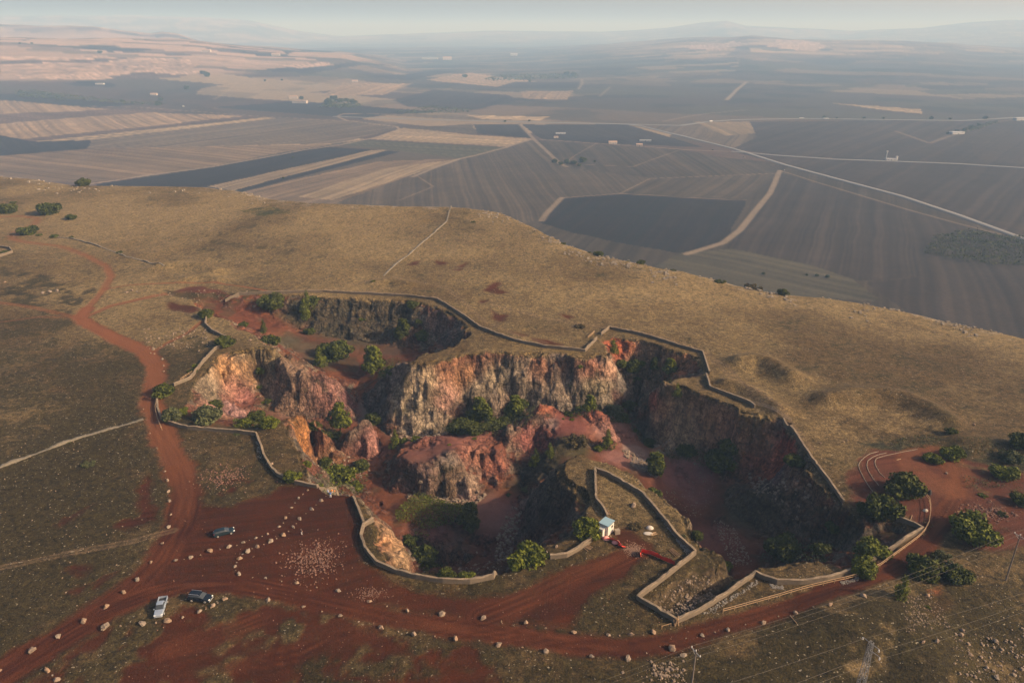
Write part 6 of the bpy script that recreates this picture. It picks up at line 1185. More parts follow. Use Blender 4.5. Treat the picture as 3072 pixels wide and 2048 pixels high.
# sacks and sand
M_SACK = plain('white_sack', (0.44, 0.39, 0.33), .8, var=.12, sc=4); M_SAND = plain('sand', (0.24, 0.145, 0.10), .95, var=.2, sc=2)
def lump(name, p, s, mat, label, cat, seed, flat=.5):
    r = random.Random(seed); bm = bmesh.new(); bmesh.ops.create_icosphere(bm, subdivisions=3, radius=1)
    off = [Vector((r.gauss(0, 1), r.gauss(0, 1), r.gauss(0, 1))).normalized() for _ in range(7)]
    for v in bm.verts:
        k = 1 + .16 * sum(max(0, v.co.dot(o) - .6) for o in off); v.co = Vector((v.co.x * s[0] * k, v.co.y * s[1] * k, max(v.co.z, -.25) * s[2] * k))
    o = link_mesh(name, bm_mesh(name, bm, True), mat); o.location = (p[0], p[1], p[2] + .05); tag(o, label, cat, None, 'thing')
p = hits([(1949, 1584)])[0]; lump('sack', p, (.8, .6, .6), M_SACK, 'bulging white sack among dry weeds in the yard', 'sack', 3)
rubble('sand_heap', [(1862, 1628), (1930, 1628), (1915, 1668), (1872, 1668)], 900, .06, .22, 55, M_SAND, True)
p = hits([(1945, 1600)])[0]; lump('slab', p, (1.1, .6, .16), M_SACK, 'flat pale slab lying below the white sack', 'slab', 5)
p = hits([(872, 1397)])[0]
# red mesh barriers
M_RED = NT('red_mesh'); _n = M_RED.noise(6.0, detail=2); M_RED.base(M_RED.mix(_n, (0.44, 0.025, 0.017), (0.66, 0.07, 0.045))); M_RED.b.inputs['Roughness'].default_value = .5; M_RED = M_RED.m
M_PNK = plain('faded_mesh', (0.72, 0.30, 0.26), .6, var=.2)
def barrier(px, label, hgt, crumple, seed):
    r = np.random.RandomState(seed); c = [tuple(q[:2]) for q in hits(px)]; root = bpy.data.objects.new('mesh_barrier', None); C.objects.link(root); tag(root, label, 'barrier', 'red mesh barriers', 'thing')
    L = [0]
    for a, b in zip(c[:-1], c[1:]): L.append(L[-1] + math.hypot(b[0] - a[0], b[1] - a[1]))
    n = int(L[-1] / .25) + 2; s = np.linspace(0, L[-1], n); x = np.interp(s, L, [q[0] for q in c]); y = np.interp(s, L, [q[1] for q in c]); z = grid_z(x, y); rows = 5; V = []
    for k in range(rows):
        f = k / (rows - 1); hh_ = hgt * f * (1 - crumple * .5 * (1 + vn(s / 1.1, s * 0 + k * .3, seed))); V.append(np.stack([x + crumple * 1.0 * f * vn(s / .7, s * 0 + k, seed + 1) + .12 * vn(s / .5, s * 0 + k, seed + 4), y - crumple * 1.3 * f + .3 * f * vn(s / .6, s * 0 + k, seed + 2), z + .05 + hh_], 1))
    me = mesh_np('mesh_sheet', np.stack(V, 1).reshape(-1, 3), grid_faces(n, rows), True); link_mesh('mesh_sheet', me, M_RED, root)
    for k in range(0, n, 8): link_mesh('post', bar_mesh('post', (x[k], y[k] + .05, z[k] - .2), (x[k] + r.uniform(-.15, .15), y[k] + .05, z[k] + hgt * (1.1 - crumple * .4)), .04), M_WOODG, root)
    return root
barrier([(1921, 1672), (1924, 1656), (1950, 1662), (1985, 1678), (2023, 1694)], 'bright red mesh barrier stretched to the zigzag wall', 1.25, .15, 5)
b2 = barrier([(1808, 1612), (1828, 1616), (1850, 1626), (1872, 1643)], 'crumpled red mesh barrier in front of the hut', 1.2, .7, 9)
for k, (u, v) in enumerate([(1818, 1616), (1846, 1627)]):
    p = hits([(u, v)])[0]; lump('bag', p, (.8, .6, .55), M_PNK, 'faded pink bag lying on the crumpled red barrier, ' + ['beside the hut door', 'toward the sand heap'][k], 'bag', 30 + k)
p = hits([(2788, 1482)])[0]; lump('marker_stone', p, (.45, .4, 1.3), M_DARK, 'small dark standing marker beside the red turning circle', 'marker', 8)
p = hits([(2776, 1532)])[0]; lump('sack', p, (.6, .4, .5), M_SACK, 'small white bag beside the fence at the track bend', 'sack', 12)

# ------------------------------------------------------------------ cars
M_NAVY = plain('navy_paint', (0.012, 0.018, 0.028), .25, 0.3, .5, .05); M_TEAL = plain('dark_teal_paint', (0.018, 0.032, 0.040), .25, .3, .5, .05); M_SILV = plain('silver_blue_paint', (0.34, 0.39, 0.46), .35, .4, .5, .05)
M_TYRE = plain('tyre_rubber', (0.02, 0.02, 0.02), .85); M_RIM = plain('alloy', (0.50, 0.47, 0.43), .35, .6); M_LAMP = plain('headlamp', (0.82, 0.82, 0.78), .15, spec=.6); M_TAIL = plain('tail_lamp', (0.35, 0.02, 0.02), .3); M_CHR = plain('bright_trim', (0.62, 0.64, 0.66), .3, .7)
def loft(name, secs, mat, root, smooth=True):
    """secs: (x, half width, z bottom, z top, half width at top)"""
    bm = bmesh.new(); rings = []
    for x, w0, zb, zt, w1 in secs:
        zm = zb + (zt - zb) * .5; pts = [(-w0 * .92, zb), (-w0, zm), (-w1, zt - .04), (-w1 * .86, zt), (w1 * .86, zt), (w1, zt - .04), (w0, zm), (w0 * .92, zb)]
        rings.append([bm.verts.new((x, a, b)) for a, b in pts])
    for a, b in zip(rings[:-1], rings[1:]):
        for k in range(8): bm.faces.new((a[k], a[(k + 1) % 8], b[(k + 1) % 8], b[k]))
    bm.faces.new(rings[0][::-1]); bm.faces.new(rings[-1])
    return link_mesh(name, bm_mesh(name, bm, False), mat, root)
def wheel(root, x, y, r=.33):
    bm = bmesh.new(); bmesh.ops.create_cone(bm, cap_ends=True, segments=20, radius1=r, radius2=r, depth=.22, matrix=Matrix.Rotation(math.pi / 2, 4, 'X')); bmesh.ops.bevel(bm, geom=[e for e in bm.edges if e.calc_length() < .2], offset=.03, segments=1, affect='EDGES')
    w_ = bpy.data.objects.new('wheel', None); C.objects.link(w_); w_.parent = root; w_.location = (x, y, r); link_mesh('tyre', bm_mesh('tyre', bm), M_TYRE, w_)
    bm = bmesh.new(); s = 1 if y > 0 else -1; bmesh.ops.create_cone(bm, cap_ends=True, segments=16, radius1=r * .68, radius2=r * .62, depth=.06, matrix=Matrix.Translation((0, s * .115, 0)) @ Matrix.Rotation(math.pi / 2 * s * -1, 4, 'X')); link_mesh('rim', bm_mesh('rim', bm), M_RIM, w_)
def car(kind, p, head, paint, label):
    root = bpy.data.objects.new('parked_car' if kind != 'pickup' else 'pickup_truck', None); C.objects.link(root); root.location = tuple(p); root.rotation_euler = (0, 0, head); tag(root, label, 'pickup' if kind == 'pickup' else 'car', 'vehicles parked on the red earth', 'thing')
    if kind == 'suv':
        L, h = 4.7, 1.7
        loft('body', [(-2.35, .78, .42, .95, .74), (-2.25, .9, .3, 1.05, .86), (-1.2, .93, .26, 1.08, .88), (0, .93, .26, 1.06, .88), (.95, .93, .26, 1.03, .87), (1.9, .9, .28, .93, .80), (2.25, .84, .32, .82, .72), (2.36, .70, .4, .70, .6)], paint, root)
        gl = loft('glass', [(-2.18, .80, 1.03, 1.10, .78), (-1.8, .82, 1.04, 1.55, .66), (-.6, .84, 1.04, 1.63, .68), (.25, .84, 1.04, 1.58, .66), (1.05, .82, 1.0, 1.06, .76)], M_GL, root)
        rf = loft('roof', [(-2.05, .62, 1.54, 1.60, .6), (-1.2, .68, 1.6, 1.69, .64), (0, .68, 1.6, 1.67, .64), (.35, .62, 1.55, 1.6, .6)], paint, root)
        for s in (-1, 1): part('roof_rail', [((-.9, s * .63, 1.74), (2.1, .05, .05)), ((-1.9, s * .63, 1.7), (.05, .05, .08)), ((.1, s * .63, 1.69), (.05, .05, .1))], M_CHR, rf)
    elif kind == 'estate':
        loft('body', [(-2.25, .74, .42, .95, .70), (-2.15, .86, .28, 1.0, .80), (-1.2, .88, .24, .98, .82), (0, .88, .24, .95, .82), (.9, .88, .24, .92, .82), (1.8, .86, .26, .84, .76), (2.15, .78, .3, .74, .68), (2.24, .62, .38, .62, .55)], paint, root)
        gl = loft('glass', [(-2.1, .74, .96, 1.02, .72), (-1.75, .76, .96, 1.36, .60), (-.6, .78, .96, 1.44, .62), (.2, .78, .94, 1.42, .60), (1.1, .76, .90, .95, .70)], M_GL, root)
        loft('roof', [(-1.95, .56, 1.37, 1.42, .54), (-1.1, .62, 1.42, 1.5, .58), (-.2, .62, 1.42, 1.5, .58), (.2, .58, 1.4, 1.45, .55)], paint, root)
    else:
        loft('body', [(-.35, .86, .42, 1.05, .80), (.2, .88, .40, 1.08, .82), (.95, .88, .40, 1.06, .82), (1.9, .86, .40, .98, .78), (2.45, .80, .42, .90, .72), (2.55, .66, .5, .78, .6)], paint, root)
        gl = loft('glass', [(-.62, .78, 1.05, 1.1, .74), (-.5, .80, 1.05, 1.55, .62), (.35, .80, 1.05, 1.62, .62), (1.15, .78, 1.04, 1.1, .72)], M_GL, root)
        loft('roof', [(-.55, .60, 1.56, 1.62, .58), (.0, .66, 1.62, 1.70, .62), (.45, .60, 1.6, 1.66, .58)], paint, root)
        part('cab_rear', [((-.5, 0, 1.1), (.45, 1.6, 1.0), None, (.8, .8))], paint, root)
        bed = part('load_bed', [((-1.6, 0, .58), (1.9, 1.6, .12)), ((-1.6, .80, .83), (1.95, .07, .55)), ((-1.6, -.80, .83), (1.95, .07, .55))], paint, root); part('tailgate', [((-2.55, 0, .83), (.07, 1.66, .52))], paint, bed); part('bed_liner', [((-1.6, 0, .66), (1.84, 1.5, .04))], M_DARK, bed)
        part('bonnet_scoop', [((1.55, 0, 1.03), (.4, .5, .08))], paint, root)
    Lf = {'suv': 2.3, 'estate': 2.17, 'pickup': 2.5}[kind]; zf = {'suv': .76, 'estate': .68, 'pickup': .8}[kind]
    for s in (-1, 1):
        part('headlight', [((Lf - .06, s * .6, zf), (.26, .34, .16))], M_LAMP, root, .03)
        part('tail_light', [((-Lf + .04 if kind != 'pickup' else -2.58, s * .72, .9), (.1, .16, .28))], M_TAIL, root)
        part('mirror', [((.85 if kind != 'pickup' else .95, s * .98, 1.08), (.14, .2, .14))], paint, root)
        for x in ((-1.42, 1.42) if kind != 'pickup' else (-1.55, 1.65)): wheel(root, x, s * .82, .35 if kind != 'estate' else .32)
    part('grille', [((Lf, 0, zf - .08), (.08, .7, .16))], M_DARK, root); part('bumper', [((Lf + .02, 0, .42), (.14, 1.5, .2))], M_CHR if kind != 'estate' else paint, root, .03)
def head_of(a, b):
    pa, pb = hits([a, b]); return math.atan2(pb[1] - pa[1], pb[0] - pa[0]), (pa + pb) / 2
h, m_ = head_of((648, 1607), (698, 1595)); car('estate', m_, h, M_TEAL, 'dark teal estate car parked alone above the straight boulder row')
h, m_ = head_of((574, 1795), (630, 1801)); car('suv', m_, h, M_NAVY, 'navy off-roader with silver roof rails beside the pickup')
h, m_ = head_of((491, 1804), (477, 1851)); car('pickup', m_, h, M_SILV, 'silver blue pickup with an open bed, nose to the boulders')

# ------------------------------------------------------------------ people
M_SKIN = plain('skin', (0.45, 0.27, 0.19), .6); M_HAIR = plain('hair', (0.03, 0.02, 0.015), .7); M_GREYH = plain('grey_hair', (0.5, 0.46, 0.42), .8)
def person(p, face, pose, shirt, trousers, hair, label):
    root = bpy.data.objects.new('person', None); C.objects.link(root); root.location = tuple(p); root.rotation_euler = (0, 0, face); tag(root, label, 'person', 'visitors', 'thing')
    drop = -.38 if pose == 'sit' else 0; zz = lambda z: z + drop
    J = {'pelvis': (0, 0, zz(.95), .13), 'belly': (0, .01, zz(1.08), .125), 'chest': (0, .02, zz(1.30), .15), 'neck0': (0, .01, zz(1.47), .065), 'neck': (0, 0, zz(1.53), .055), 'head0': (0, -.01, zz(1.60), .08), 'head': (0, -.015, zz(1.68), .098), 'crown': (0, 0, zz(1.75), .07)}
    E = [('pelvis', 'belly'), ('belly', 'chest'), ('chest', 'neck0'), ('neck0', 'neck'), ('neck', 'head0'), ('head0', 'head'), ('head', 'crown')]
    for s, n in ((-1, 'l'), (1, 'r')):
        if pose == 'sit': hip, knee, ank, toe = (s * .10, 0, zz(.90), .095), (s * .14, -.42, zz(.90), .065), (s * .13, -.45, .09, .042), (s * .14, -.6, .05, .035)
        else: hip, knee, ank, toe = (s * .10, 0, .88, .095), (s * .11, -.03 - .05 * s, .50, .065), (s * .12, .03 * s, .09, .042), (s * .14, -.14 + .03 * s, .05, .035)
        up = pose == 'phone' and s > 0 or pose == 'point'
        sh = (s * .19, .01, zz(1.42), .062); el = (s * .26, -.05 if not up else -.16, zz(1.14 if not up else 1.2), .043); wr = (s * .24 if not up else s * .12, -.14 if not up else -.36, zz(.90 if not up else 1.38), .03); pm = (s * .24 if not up else s * .09, -.17 if not up else -.43, zz(.82 if not up else 1.43), .032)
        for k, v in (('hip', hip), ('knee', knee), ('ank', ank), ('toe', toe), ('sh', sh), ('el', el), ('wr', wr), ('pm', pm)): J[k + n] = v
        E += [('pelvis', 'hip' + n), ('hip' + n, 'knee' + n), ('knee' + n, 'ank' + n), ('ank' + n, 'toe' + n), ('chest', 'sh' + n), ('sh' + n, 'el' + n), ('el' + n, 'wr' + n), ('wr' + n, 'pm' + n)]
        for f in range(5):
            l = (.05, .075, .08, .075, .06)[f]; o_ = (f - 2) * .018; dirn = -1 if not up else 1
            a = (pm[0] + (s * -.035 if f == 0 else 0), pm[1] + o_, pm[2] + dirn * l * .5, .010); b = (a[0] + s * -.01, a[1] - .012, pm[2] + dirn * l, .008)
            J[f'fa{f}{n}'] = a; J[f'fb{f}{n}'] = b; E += [('pm' + n, f'fa{f}{n}'), (f'fa{f}{n}', f'fb{f}{n}')]
    keys = list(J); me = bpy.data.meshes.new('body'); me.from_pydata([J[k][:3] for k in keys], [(keys.index(a), keys.index(b)) for a, b in E], [])
    o = link_mesh('body', me, None, root); md = o.modifiers.new('skin', 'SKIN'); md.use_smooth_shade = True
    for i, k in enumerate(keys): me.skin_vertices[0].data[i].radius = (J[k][3], J[k][3]); me.skin_vertices[0].data[i].use_root = (k == 'pelvis')
    o.modifiers.new('sub', 'SUBSURF').levels = 1; o.modifiers['sub'].render_levels = 1
    dg = bpy.context.evaluated_depsgraph_get(); me2 = bpy.data.meshes.new_from_object(o.evaluated_get(dg)); o.modifiers.clear(); o.data = me2; me2.materials.clear()
    def cloth(name, test, mat, push):
        bm = bmesh.new(); bm.from_mesh(me2); bmesh.ops.delete(bm, geom=[f for f in bm.faces if not test(f.calc_center_median())], context='FACES')
        bm.normal_update()
        for v in bm.verts: v.co += v.normal * push
        bmesh.ops.solidify(bm, geom=bm.faces, thickness=-.004); link_mesh(name, bm_mesh(name, bm, True), mat, root)
    me2.materials.append(M_SKIN)
    cloth('shirt', lambda c: zz(.95) < c.z < zz(1.49) and abs(c.x) < .24 and c.y > -.2, shirt, .022); cloth('trousers', lambda c: .12 < c.z < zz(1.0) and abs(c.x) < .19, trousers, .018)
    cloth('hair', lambda c: c.z > zz(1.66) and (c.y > -.05 or c.z > zz(1.74)), hair, .016); cloth('shoes', lambda c: c.z < .12, M_DARK, .012)
    bm = bmesh.new(); bmesh.ops.create_icosphere(bm, subdivisions=1, radius=.018, matrix=Matrix.Translation((0, -.115, zz(1.66)))); link_mesh('nose', bm_mesh('nose', bm, True), M_SKIN, root)
    for s in (-1, 1):
        bm = bmesh.new(); bmesh.ops.create_icosphere(bm, subdivisions=1, radius=.012, matrix=Matrix.Translation((s * .035, -.105, zz(1.69)))); link_mesh('eye', bm_mesh('eye', bm, True), M_DARK, root)
        bm = bmesh.new(); bmesh.ops.create_icosphere(bm, subdivisions=1, radius=.025, matrix=Matrix.Translation((s * .1, 0, zz(1.67))) @ Matrix.Diagonal((.4, .8, 1.2, 1))); link_mesh('ear', bm_mesh('ear', bm, True), M_SKIN, root)
    bm = bmesh.new(); box(bm, (0, -.1, zz(1.615)), (.045, .012, .010)); link_mesh('mouth', bm_mesh('mouth', bm), M_TAIL, root)
pw_ = plain('white_cloth', (.70, .68, .66), .8); pb_ = plain('blue_cloth', (.03, .14, .42), .8); pk_ = plain('black_cloth', (.025, .022, .025), .85); pg_ = plain('grey_cloth', (.42, .40, .38), .85); po_ = plain('orange_cloth', (.62, .24, .06), .8); pp_ = plain('light_blue_cloth', (.45, .52, .68), .8)
PP = hits([(905, 1604), (992, 1492), (985, 1485), (997, 1482), (1004, 1480)])
person(PP[0], 2.6, 'stand', pk_, pg_, M_HAIR, 'person in a black top and grey trousers standing alone on the red ground')
person(PP[1], 3.1, 'point', pb_, pw_, M_HAIR, 'person in a blue top and white trousers at the front of the wall group')
person(PP[2], 2.7, 'stand', pp_, pk_, M_GREYH, 'grey haired person in a pale blue shirt in the group by the wall')
person(PP[3], 3.3, 'phone', po_, pg_, M_GREYH, 'person in a rust orange top standing close to the wall')
person(PP[4], 3.0, 'sit', po_, pk_, M_HAIR, 'crouched person in a bright orange jacket at the wall end of the group')

# ------------------------------------------------------------------ power lines
M_POLE = plain('weathered_pole', (0.16, 0.13, 0.11), .9, var=.2); M_STEEL = plain('galvanised_steel', (0.22, 0.22, 0.23), .6, .3); M_INS = plain('insulator', (0.65, 0.62, 0.58), .3); M_WIRE = plain('bare_wire', (0.15, 0.13, 0.11), .5, .4)
def pole(p, h, az, label):
    root = bpy.data.objects.new('power_pole', None); C.objects.link(root); root.location = tuple(p); root.rotation_euler = (0, 0, az); tag(root, label, 'power pole', None, 'thing')
    bm = bmesh.new(); tube(bm, [(0, 0, -.5), (0, 0, h * .5), (0, 0, h)], .17, .11, 10); link_mesh('pole', bm_mesh('pole', bm), M_POLE, root)
    part('crossarm', [((0, 0, h - .3), (2.4, .12, .12)), ((-.5, 0, h - .65), (1.0, .05, .06), Matrix.Rotation(.7, 3, 'Y')), ((.5, 0, h - .65), (1.0, .05, .06), Matrix.Rotation(-.7, 3, 'Y'))], M_STEEL, root)
    for x in (-1.1, 0, 1.1):
        bm = bmesh.new(); bmesh.ops.create_cone(bm, cap_ends=True, segments=10, radius1=.11, radius2=.06, depth=.28, matrix=Matrix.Translation((x, 0, h - .08 if x else h + .12))); link_mesh('insulator', bm_mesh('insulator', bm), M_INS, root)
    R = Matrix.Rotation(az, 3, 'Z'); return [Vector(p) + R @ Vector((x, 0, h + (.06 if x else .26))) for x in (-1.1, 0, 1.1)]
def wire(a, b, sag, label, group):
    pts = [a.lerp(b, k / 24) - Vector((0, 0, sag * 4 * (k / 24) * (1 - k / 24))) for k in range(25)]
    bm = bmesh.new(); tube(bm, pts, .013, .013, 5); tag(link_mesh('wire', bm_mesh('wire', bm), M_WIRE), label, 'wire', group, 'thing')
p1 = hits([(3017, 1740)])[0]
t1 = pole(p1, 11.5, math.radians(-65), 'wooden power pole standing beyond the trees at the picture edge')
dx_, dy_, dz_ = ray(2088, 1951); t = 93.0 / dy_; z2 = CAM_H + dz_ * t; p2 = np.array([dx_ * t, 93.0, gz(dx_ * t, 93.0)])
t2 = pole(p2, z2 - p2[2], math.radians(-65), 'wooden power pole cut by the lower picture edge')
d12 = (Vector(p1) - Vector(p2)); left_end = Vector(p2) - d12 * .8; right_end = Vector(p1) + d12 * .7
for k in range(3):
    wire(t2[k], t1[k], 1.6, ['upper', 'middle', 'lower'][k] + ' wire of the thin line between the two wooden poles', 'wires of the thin line')
    wire(t1[k], t1[k] + d12 * .7, 1.2, ['upper', 'middle', 'lower'][k] + ' wire leaving the far wooden pole', 'wires of the thin line'); wire(t2[k], t2[k] - d12 * .8 + Vector((0, 0, 0)), 1.2, ['upper', 'middle', 'lower'][k] + ' wire leaving the near wooden pole toward the road', 'wires of the thin line')
def lattice(top_uv, dist, label):
    dx_, dy_, dz_ = ray(*top_uv); t = dist / dy_; x, y, z = dx_ * t, dist, CAM_H + dz_ * t; zb = gz(x, y); h = z - zb
    root = bpy.data.objects.new('lattice_pylon', None); C.objects.link(root); root.location = (x, y, zb); root.rotation_euler = (0, 0, math.radians(-62)); tag(root, label, 'pylon', None, 'thing')
    cor = lambda zz_, s: [(sx_ * s, sy_ * s, zz_) for sx_, sy_ in ((-1, -1), (1, -1), (1, 1), (-1, 1))]
    wd_ = lambda f: .62 - .34 * f
    N = 12
    for i in range(4): link_mesh('leg', bar_mesh('leg', cor(-.3, wd_(0))[i], cor(h, wd_(1))[i], .05, 5), M_STEEL, root)
    bm = bmesh.new()
    for k in range(N):
        a, b = cor(h * k / N, wd_(k / N)), cor(h * (k + 1) / N, wd_((k + 1) / N))
        for i in range(4):
            j = (i + 1) % 4; tube(bm, [a[i], b[j]] if k % 2 else [a[j], b[i]], .028, .028, 4); tube(bm, [b[i], b[j]], .028, .028, 4)
    link_mesh('bracing', bm_mesh('bracing', bm), M_STEEL, root)
    ends = []
    for zz_, xx in ((h - .3, -1.5), (h - .3, 1.5), (h - 1.6, 1.9)):
        link_mesh('crossarm', bar_mesh('crossarm', (0, 0, zz_), (xx, 0, zz_ + .1), .06, 5), M_STEEL, root)
        bm = bmesh.new(); bmesh.ops.create_cone(bm, cap_ends=True, segments=10, radius1=.13, radius2=.09, depth=.4, matrix=Matrix.Translation((xx, 0, zz_ - .2))); link_mesh('insulator', bm_mesh('insulator', bm), M_INS, root)
        R = Matrix.Rotation(math.radians(-62), 3, 'Z'); ends.append(Vector((x, y, zb)) + R @ Vector((xx, 0, zz_ - .35)))
    return ends
el_ = lattice((2614, 1925), 91.0, 'grey lattice pylon rising from the lower picture edge')
for k, (u, v) in enumerate([(3300, 1700), (3300, 1722), (3300, 1745)]):
    dx_, dy_, dz_ = ray(u, v); t = 118.0 / dy_; far = Vector((dx_ * t, 118.0, CAM_H + dz_ * t)); wire(el_[k], far, .8, ['highest', 'second', 'lowest'][k] + ' of the three thick wires climbing away from the lattice pylon', 'wires of the pylon line')
    wire(el_[k], el_[k] - (far - el_[k]) * 1.0, .8, ['highest', 'second', 'lowest'][k] + ' of the three thick wires dropping from the lattice pylon to the picture edge', 'wires of the pylon line')

# ------------------------------------------------------------------ out in the valley: houses, sheds, traffic
M_FWALL = plain('farm_plaster', (0.36, 0.31, 0.26), .9, var=.1, sc=.5); M_FROOF = plain('farm_tiles', (0.34, 0.24, 0.18), .9, var=.2, sc=.5); M_FW = plain('white_shed', (0.36, 0.355, 0.35), .7, var=.05, sc=.5)
def farm(uv, w_, d_, h_, rot, label, gable=True, white=False, cat='farmhouse', name='farmhouse'):
    p = hits_v([uv])[0]; root = bpy.data.objects.new(name, None); C.objects.link(root); root.location = (p[0], p[1], p[2] - .3); root.rotation_euler = (0, 0, rot); tag(root, label, cat, 'buildings in the valley', 'thing')
    part('wall', [((0, 0, h_ / 2), (w_, d_, h_))], M_FW if white else M_FWALL, root)
    bm = bmesh.new()
    if gable:
        vs = [bm.verts.new(q) for q in ((-w_ / 2 - .4, -d_ / 2 - .4, h_ + .01), (w_ / 2 + .4, -d_ / 2 - .4, h_ + .01), (w_ / 2 + .4, d_ / 2 + .4, h_ + .01), (-w_ / 2 - .4, d_ / 2 + .4, h_ + .01), (-w_ / 2 - .4, 0, h_ + d_ * .28), (w_ / 2 + .4, 0, h_ + d_ * .28))]
        for f in ((0, 1, 5, 4), (2, 3, 4, 5), (0, 4, 3), (1, 2, 5), (3, 2, 1, 0)): bm.faces.new([vs[i] for i in f])
    else: box(bm, (0, 0, h_ + .2), (w_ + .6, d_ + .6, .4))
    link_mesh('roof', bm_mesh('roof', bm), M_FW if white else M_FROOF, root)
    dr = part('door', [((0, -d_ / 2 - .02, 1.1), (1.2, .08, 2.2))], M_DARK, root)
    for x in (-w_ * .3, w_ * .3): part('window', [((x, -d_ / 2 - .02, h_ * .62), (1.1, .08, 1.2))], M_GL, root)
for a in [((1838, 431), 17, 7, 4, .1, 'pale farmhouse beside the orchard by the crossing lane'), ((1668, 414), 9, 6, 3.5, .2, 'low building at the corner of the pale field', False), ((1918, 439), 12, 7, 4, -.1, 'second farmhouse further along the orchard lane'), ((1936, 424), 24, 5, 3, -.1, 'long thin pale shed among the dark orchards', False, True), ((1682, 402), 22, 6, 3, .0, 'long pale shed at the top of the dark orchard', False, True),
          ((900, 310), 46, 14, 8, -.1, 'large pale farmhouse at the end of the grove', False), ((880, 297), 26, 10, 8, .1, 'grey roofed house behind the large pale farmhouse'), ((2870, 402), 30, 12, 5, .15, 'white farm shed at the foot of the hedge', False, True), ((3058, 361), 26, 14, 6, .1, 'white farm building at the top of the hedge at the picture edge', False, True), ((462, 286), 22, 10, 5, 0, 'small house below the striped hill'), ((828, 168), 44, 18, 10, .1, 'house on the shoulder of the striped hill'), ((620, 157), 44, 18, 10, 0, 'house on the top stripe of the hill'),
          ((1290, 178), 120, 30, 12, 0, 'long pale building on the hazy ridge beyond the plain', False, True), ((1342, 180), 70, 30, 16, .1, 'darker building cluster on the hazy ridge beyond the plain'), ((1542, 168), 60, 24, 14, 0, 'lone pale house high in the hazy plain', True, True), ((300, 254), 30, 12, 5, .1, 'small white building in the dark field below the hill', False, True), ((1065, 246), 24, 12, 5, .1, 'small farm in the middle of the pale hillside')]: farm(*a)
# white mast and huts of the pumping place
p = hits_v([(2657, 481)])[0]; sc = ZA(*p) / FPX
ms = bpy.data.objects.new('mast', None); C.objects.link(ms); ms.location = tuple(p); tag(ms, 'white mast standing in the dark fields beside the farm road', 'mast', None, 'thing')
bm = bmesh.new(); tube(bm, [(0, 0, -.5), (0, 0, 12 * sc), (0, 0, 25 * sc)], 1.0, .8, 8); link_mesh('shaft', bm_mesh('shaft', bm), M_FW, ms); part('lantern', [((0, 0, 26 * sc), (2.4, 2.4, 2.2)), ((1.4, 0, 23.5 * sc), (2.4, .3, .3))], M_FW, ms)
farm((2672, 481), 18, 8, 3.2, -.05, 'row of white huts between the mast and the white tank', False, True, 'huts', 'white_huts')
p = hits_v([(2689, 481)])[0]; tk = bpy.data.objects.new('water_tank', None); C.objects.link(tk); tk.location = tuple(p); tag(tk, 'white tank tower beside the white huts', 'tank', None, 'thing'); bm = bmesh.new(); tube(bm, [(0, 0, -.5), (0, 0, 5 * sc), (0, 0, 12 * sc)], 2.0, 2.0, 12); link_mesh('tank', bm_mesh('tank', bm), M_FW, tk)
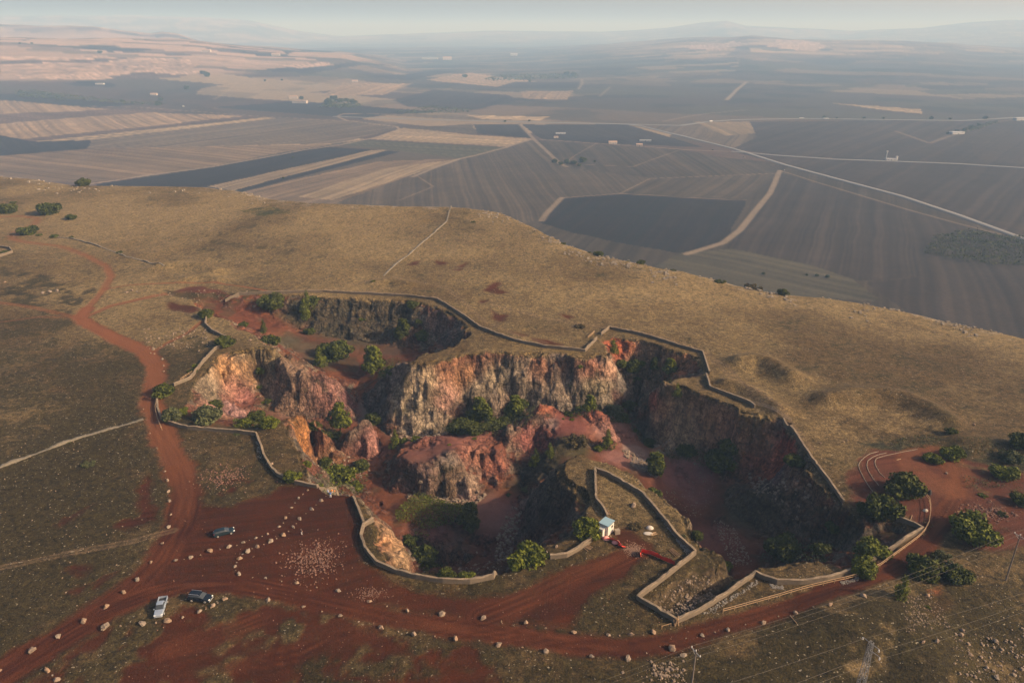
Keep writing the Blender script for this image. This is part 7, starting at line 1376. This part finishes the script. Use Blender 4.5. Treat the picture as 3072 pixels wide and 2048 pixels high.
def lorry(uv, L, label, cat, head, white=True):
    p = hits_v([uv])[0]; root = bpy.data.objects.new(cat, None); C.objects.link(root); root.location = (p[0], p[1], p[2] + .8); root.rotation_euler = (0, 0, head); tag(root, label, cat, 'vehicles on the valley roads', 'thing')
    if cat == 'lorry': part('cargo_box', [((-1.2, 0, 2.3), (L - 2.4, 2.5, 2.7))], M_FW if white else M_GREYP, root); part('cab', [((L / 2 - 1.0, 0, 1.7), (2.0, 2.4, 2.4), None, (.8, .95))], M_FW, root, .1); part('windscreen', [((L / 2 - .12, 0, 2.2), (.12, 2.0, .9))], M_GL, root)
    else: loft('body', [(-L / 2, .8, .3, .9, .78), (-L * .3, .9, .25, .95, .85), (L * .3, .9, .25, .9, .82), (L / 2, .75, .3, .7, .7)], M_FW if white else M_DARK, root); loft('glass', [(-L * .42, .75, .9, .95, .7), (-L * .25, .76, .9, 1.45, .62), (L * .08, .76, .9, 1.42, .62), (L * .25, .74, .86, .92, .7)], M_GL, root)
    for x in (-L * .32, L * .32):
        for s in (-1, 1):
            bm = bmesh.new(); bmesh.ops.create_cone(bm, cap_ends=True, segments=12, radius1=.45, radius2=.45, depth=.3, matrix=Matrix.Translation((x, s * (1.05 if cat == 'lorry' else .78), .45)) @ Matrix.Rotation(math.pi / 2, 4, 'X')); link_mesh('wheel', bm_mesh('wheel', bm), M_TYRE, root)
lorry((2133, 367), 11, 'white lorry on the rise of the far road', 'lorry', .5); lorry((2478, 359), 14, 'white lorry on the level far road beside a tree', 'lorry', 0); lorry((2405, 358), 13, 'grey lorry on the level far road before the white one', 'lorry', 0, False)
lorry((551, 322), 6, 'white van on the pale lane below the striped hill', 'lorry', .2); lorry((2232, 474), 4.4, 'white car on the diagonal road past the junction', 'car', -.9); lorry((2138, 452), 4.2, 'dark car on the diagonal road before the junction', 'car', -.9, False); lorry((2350, 512), 4.4, 'white car further down the diagonal road', 'car', -.9)
#@@END_OBJ
# ------------------------------------------------------------------ the air
def haze():
    x0, x1, y0, y1, z0, z1 = -45000, 45000, -1500, 45000, float(min(VZg.min(), ZD.min())) - 3, 160 + 60
    z1 = max(z1, float(VZg.max()) + 6)
    bm = bmesh.new(); bmesh.ops.create_cube(bm, size=1)
    for v in bm.verts: v.co = ((x0 + x1) / 2 + v.co.x * (x1 - x0), (y0 + y1) / 2 + v.co.y * (y1 - y0), (z0 + z1) / 2 + v.co.z * (z1 - z0))
    me = bpy.data.meshes.new('haze'); bm.to_mesh(me); bm.free()
    m = bpy.data.materials.new('haze_air'); m.use_nodes = True; t = m.node_tree; t.nodes.clear()
    v = t.nodes.new('ShaderNodeVolumePrincipled'); o = t.nodes.new('ShaderNodeOutputMaterial')
    v.inputs['Color'].default_value = (0.37, 0.62, 1.0, 1); v.inputs['Absorption Color'].default_value = (.5, .5, .5, 1); v.inputs['Density'].default_value = HAZE_D; v.inputs['Anisotropy'].default_value = 0.0
    t.links.new(v.outputs[0], o.inputs['Volume'])
    tag(link_mesh('haze', me, m), kind='stuff')
HAZE_D = 0.00018
haze()
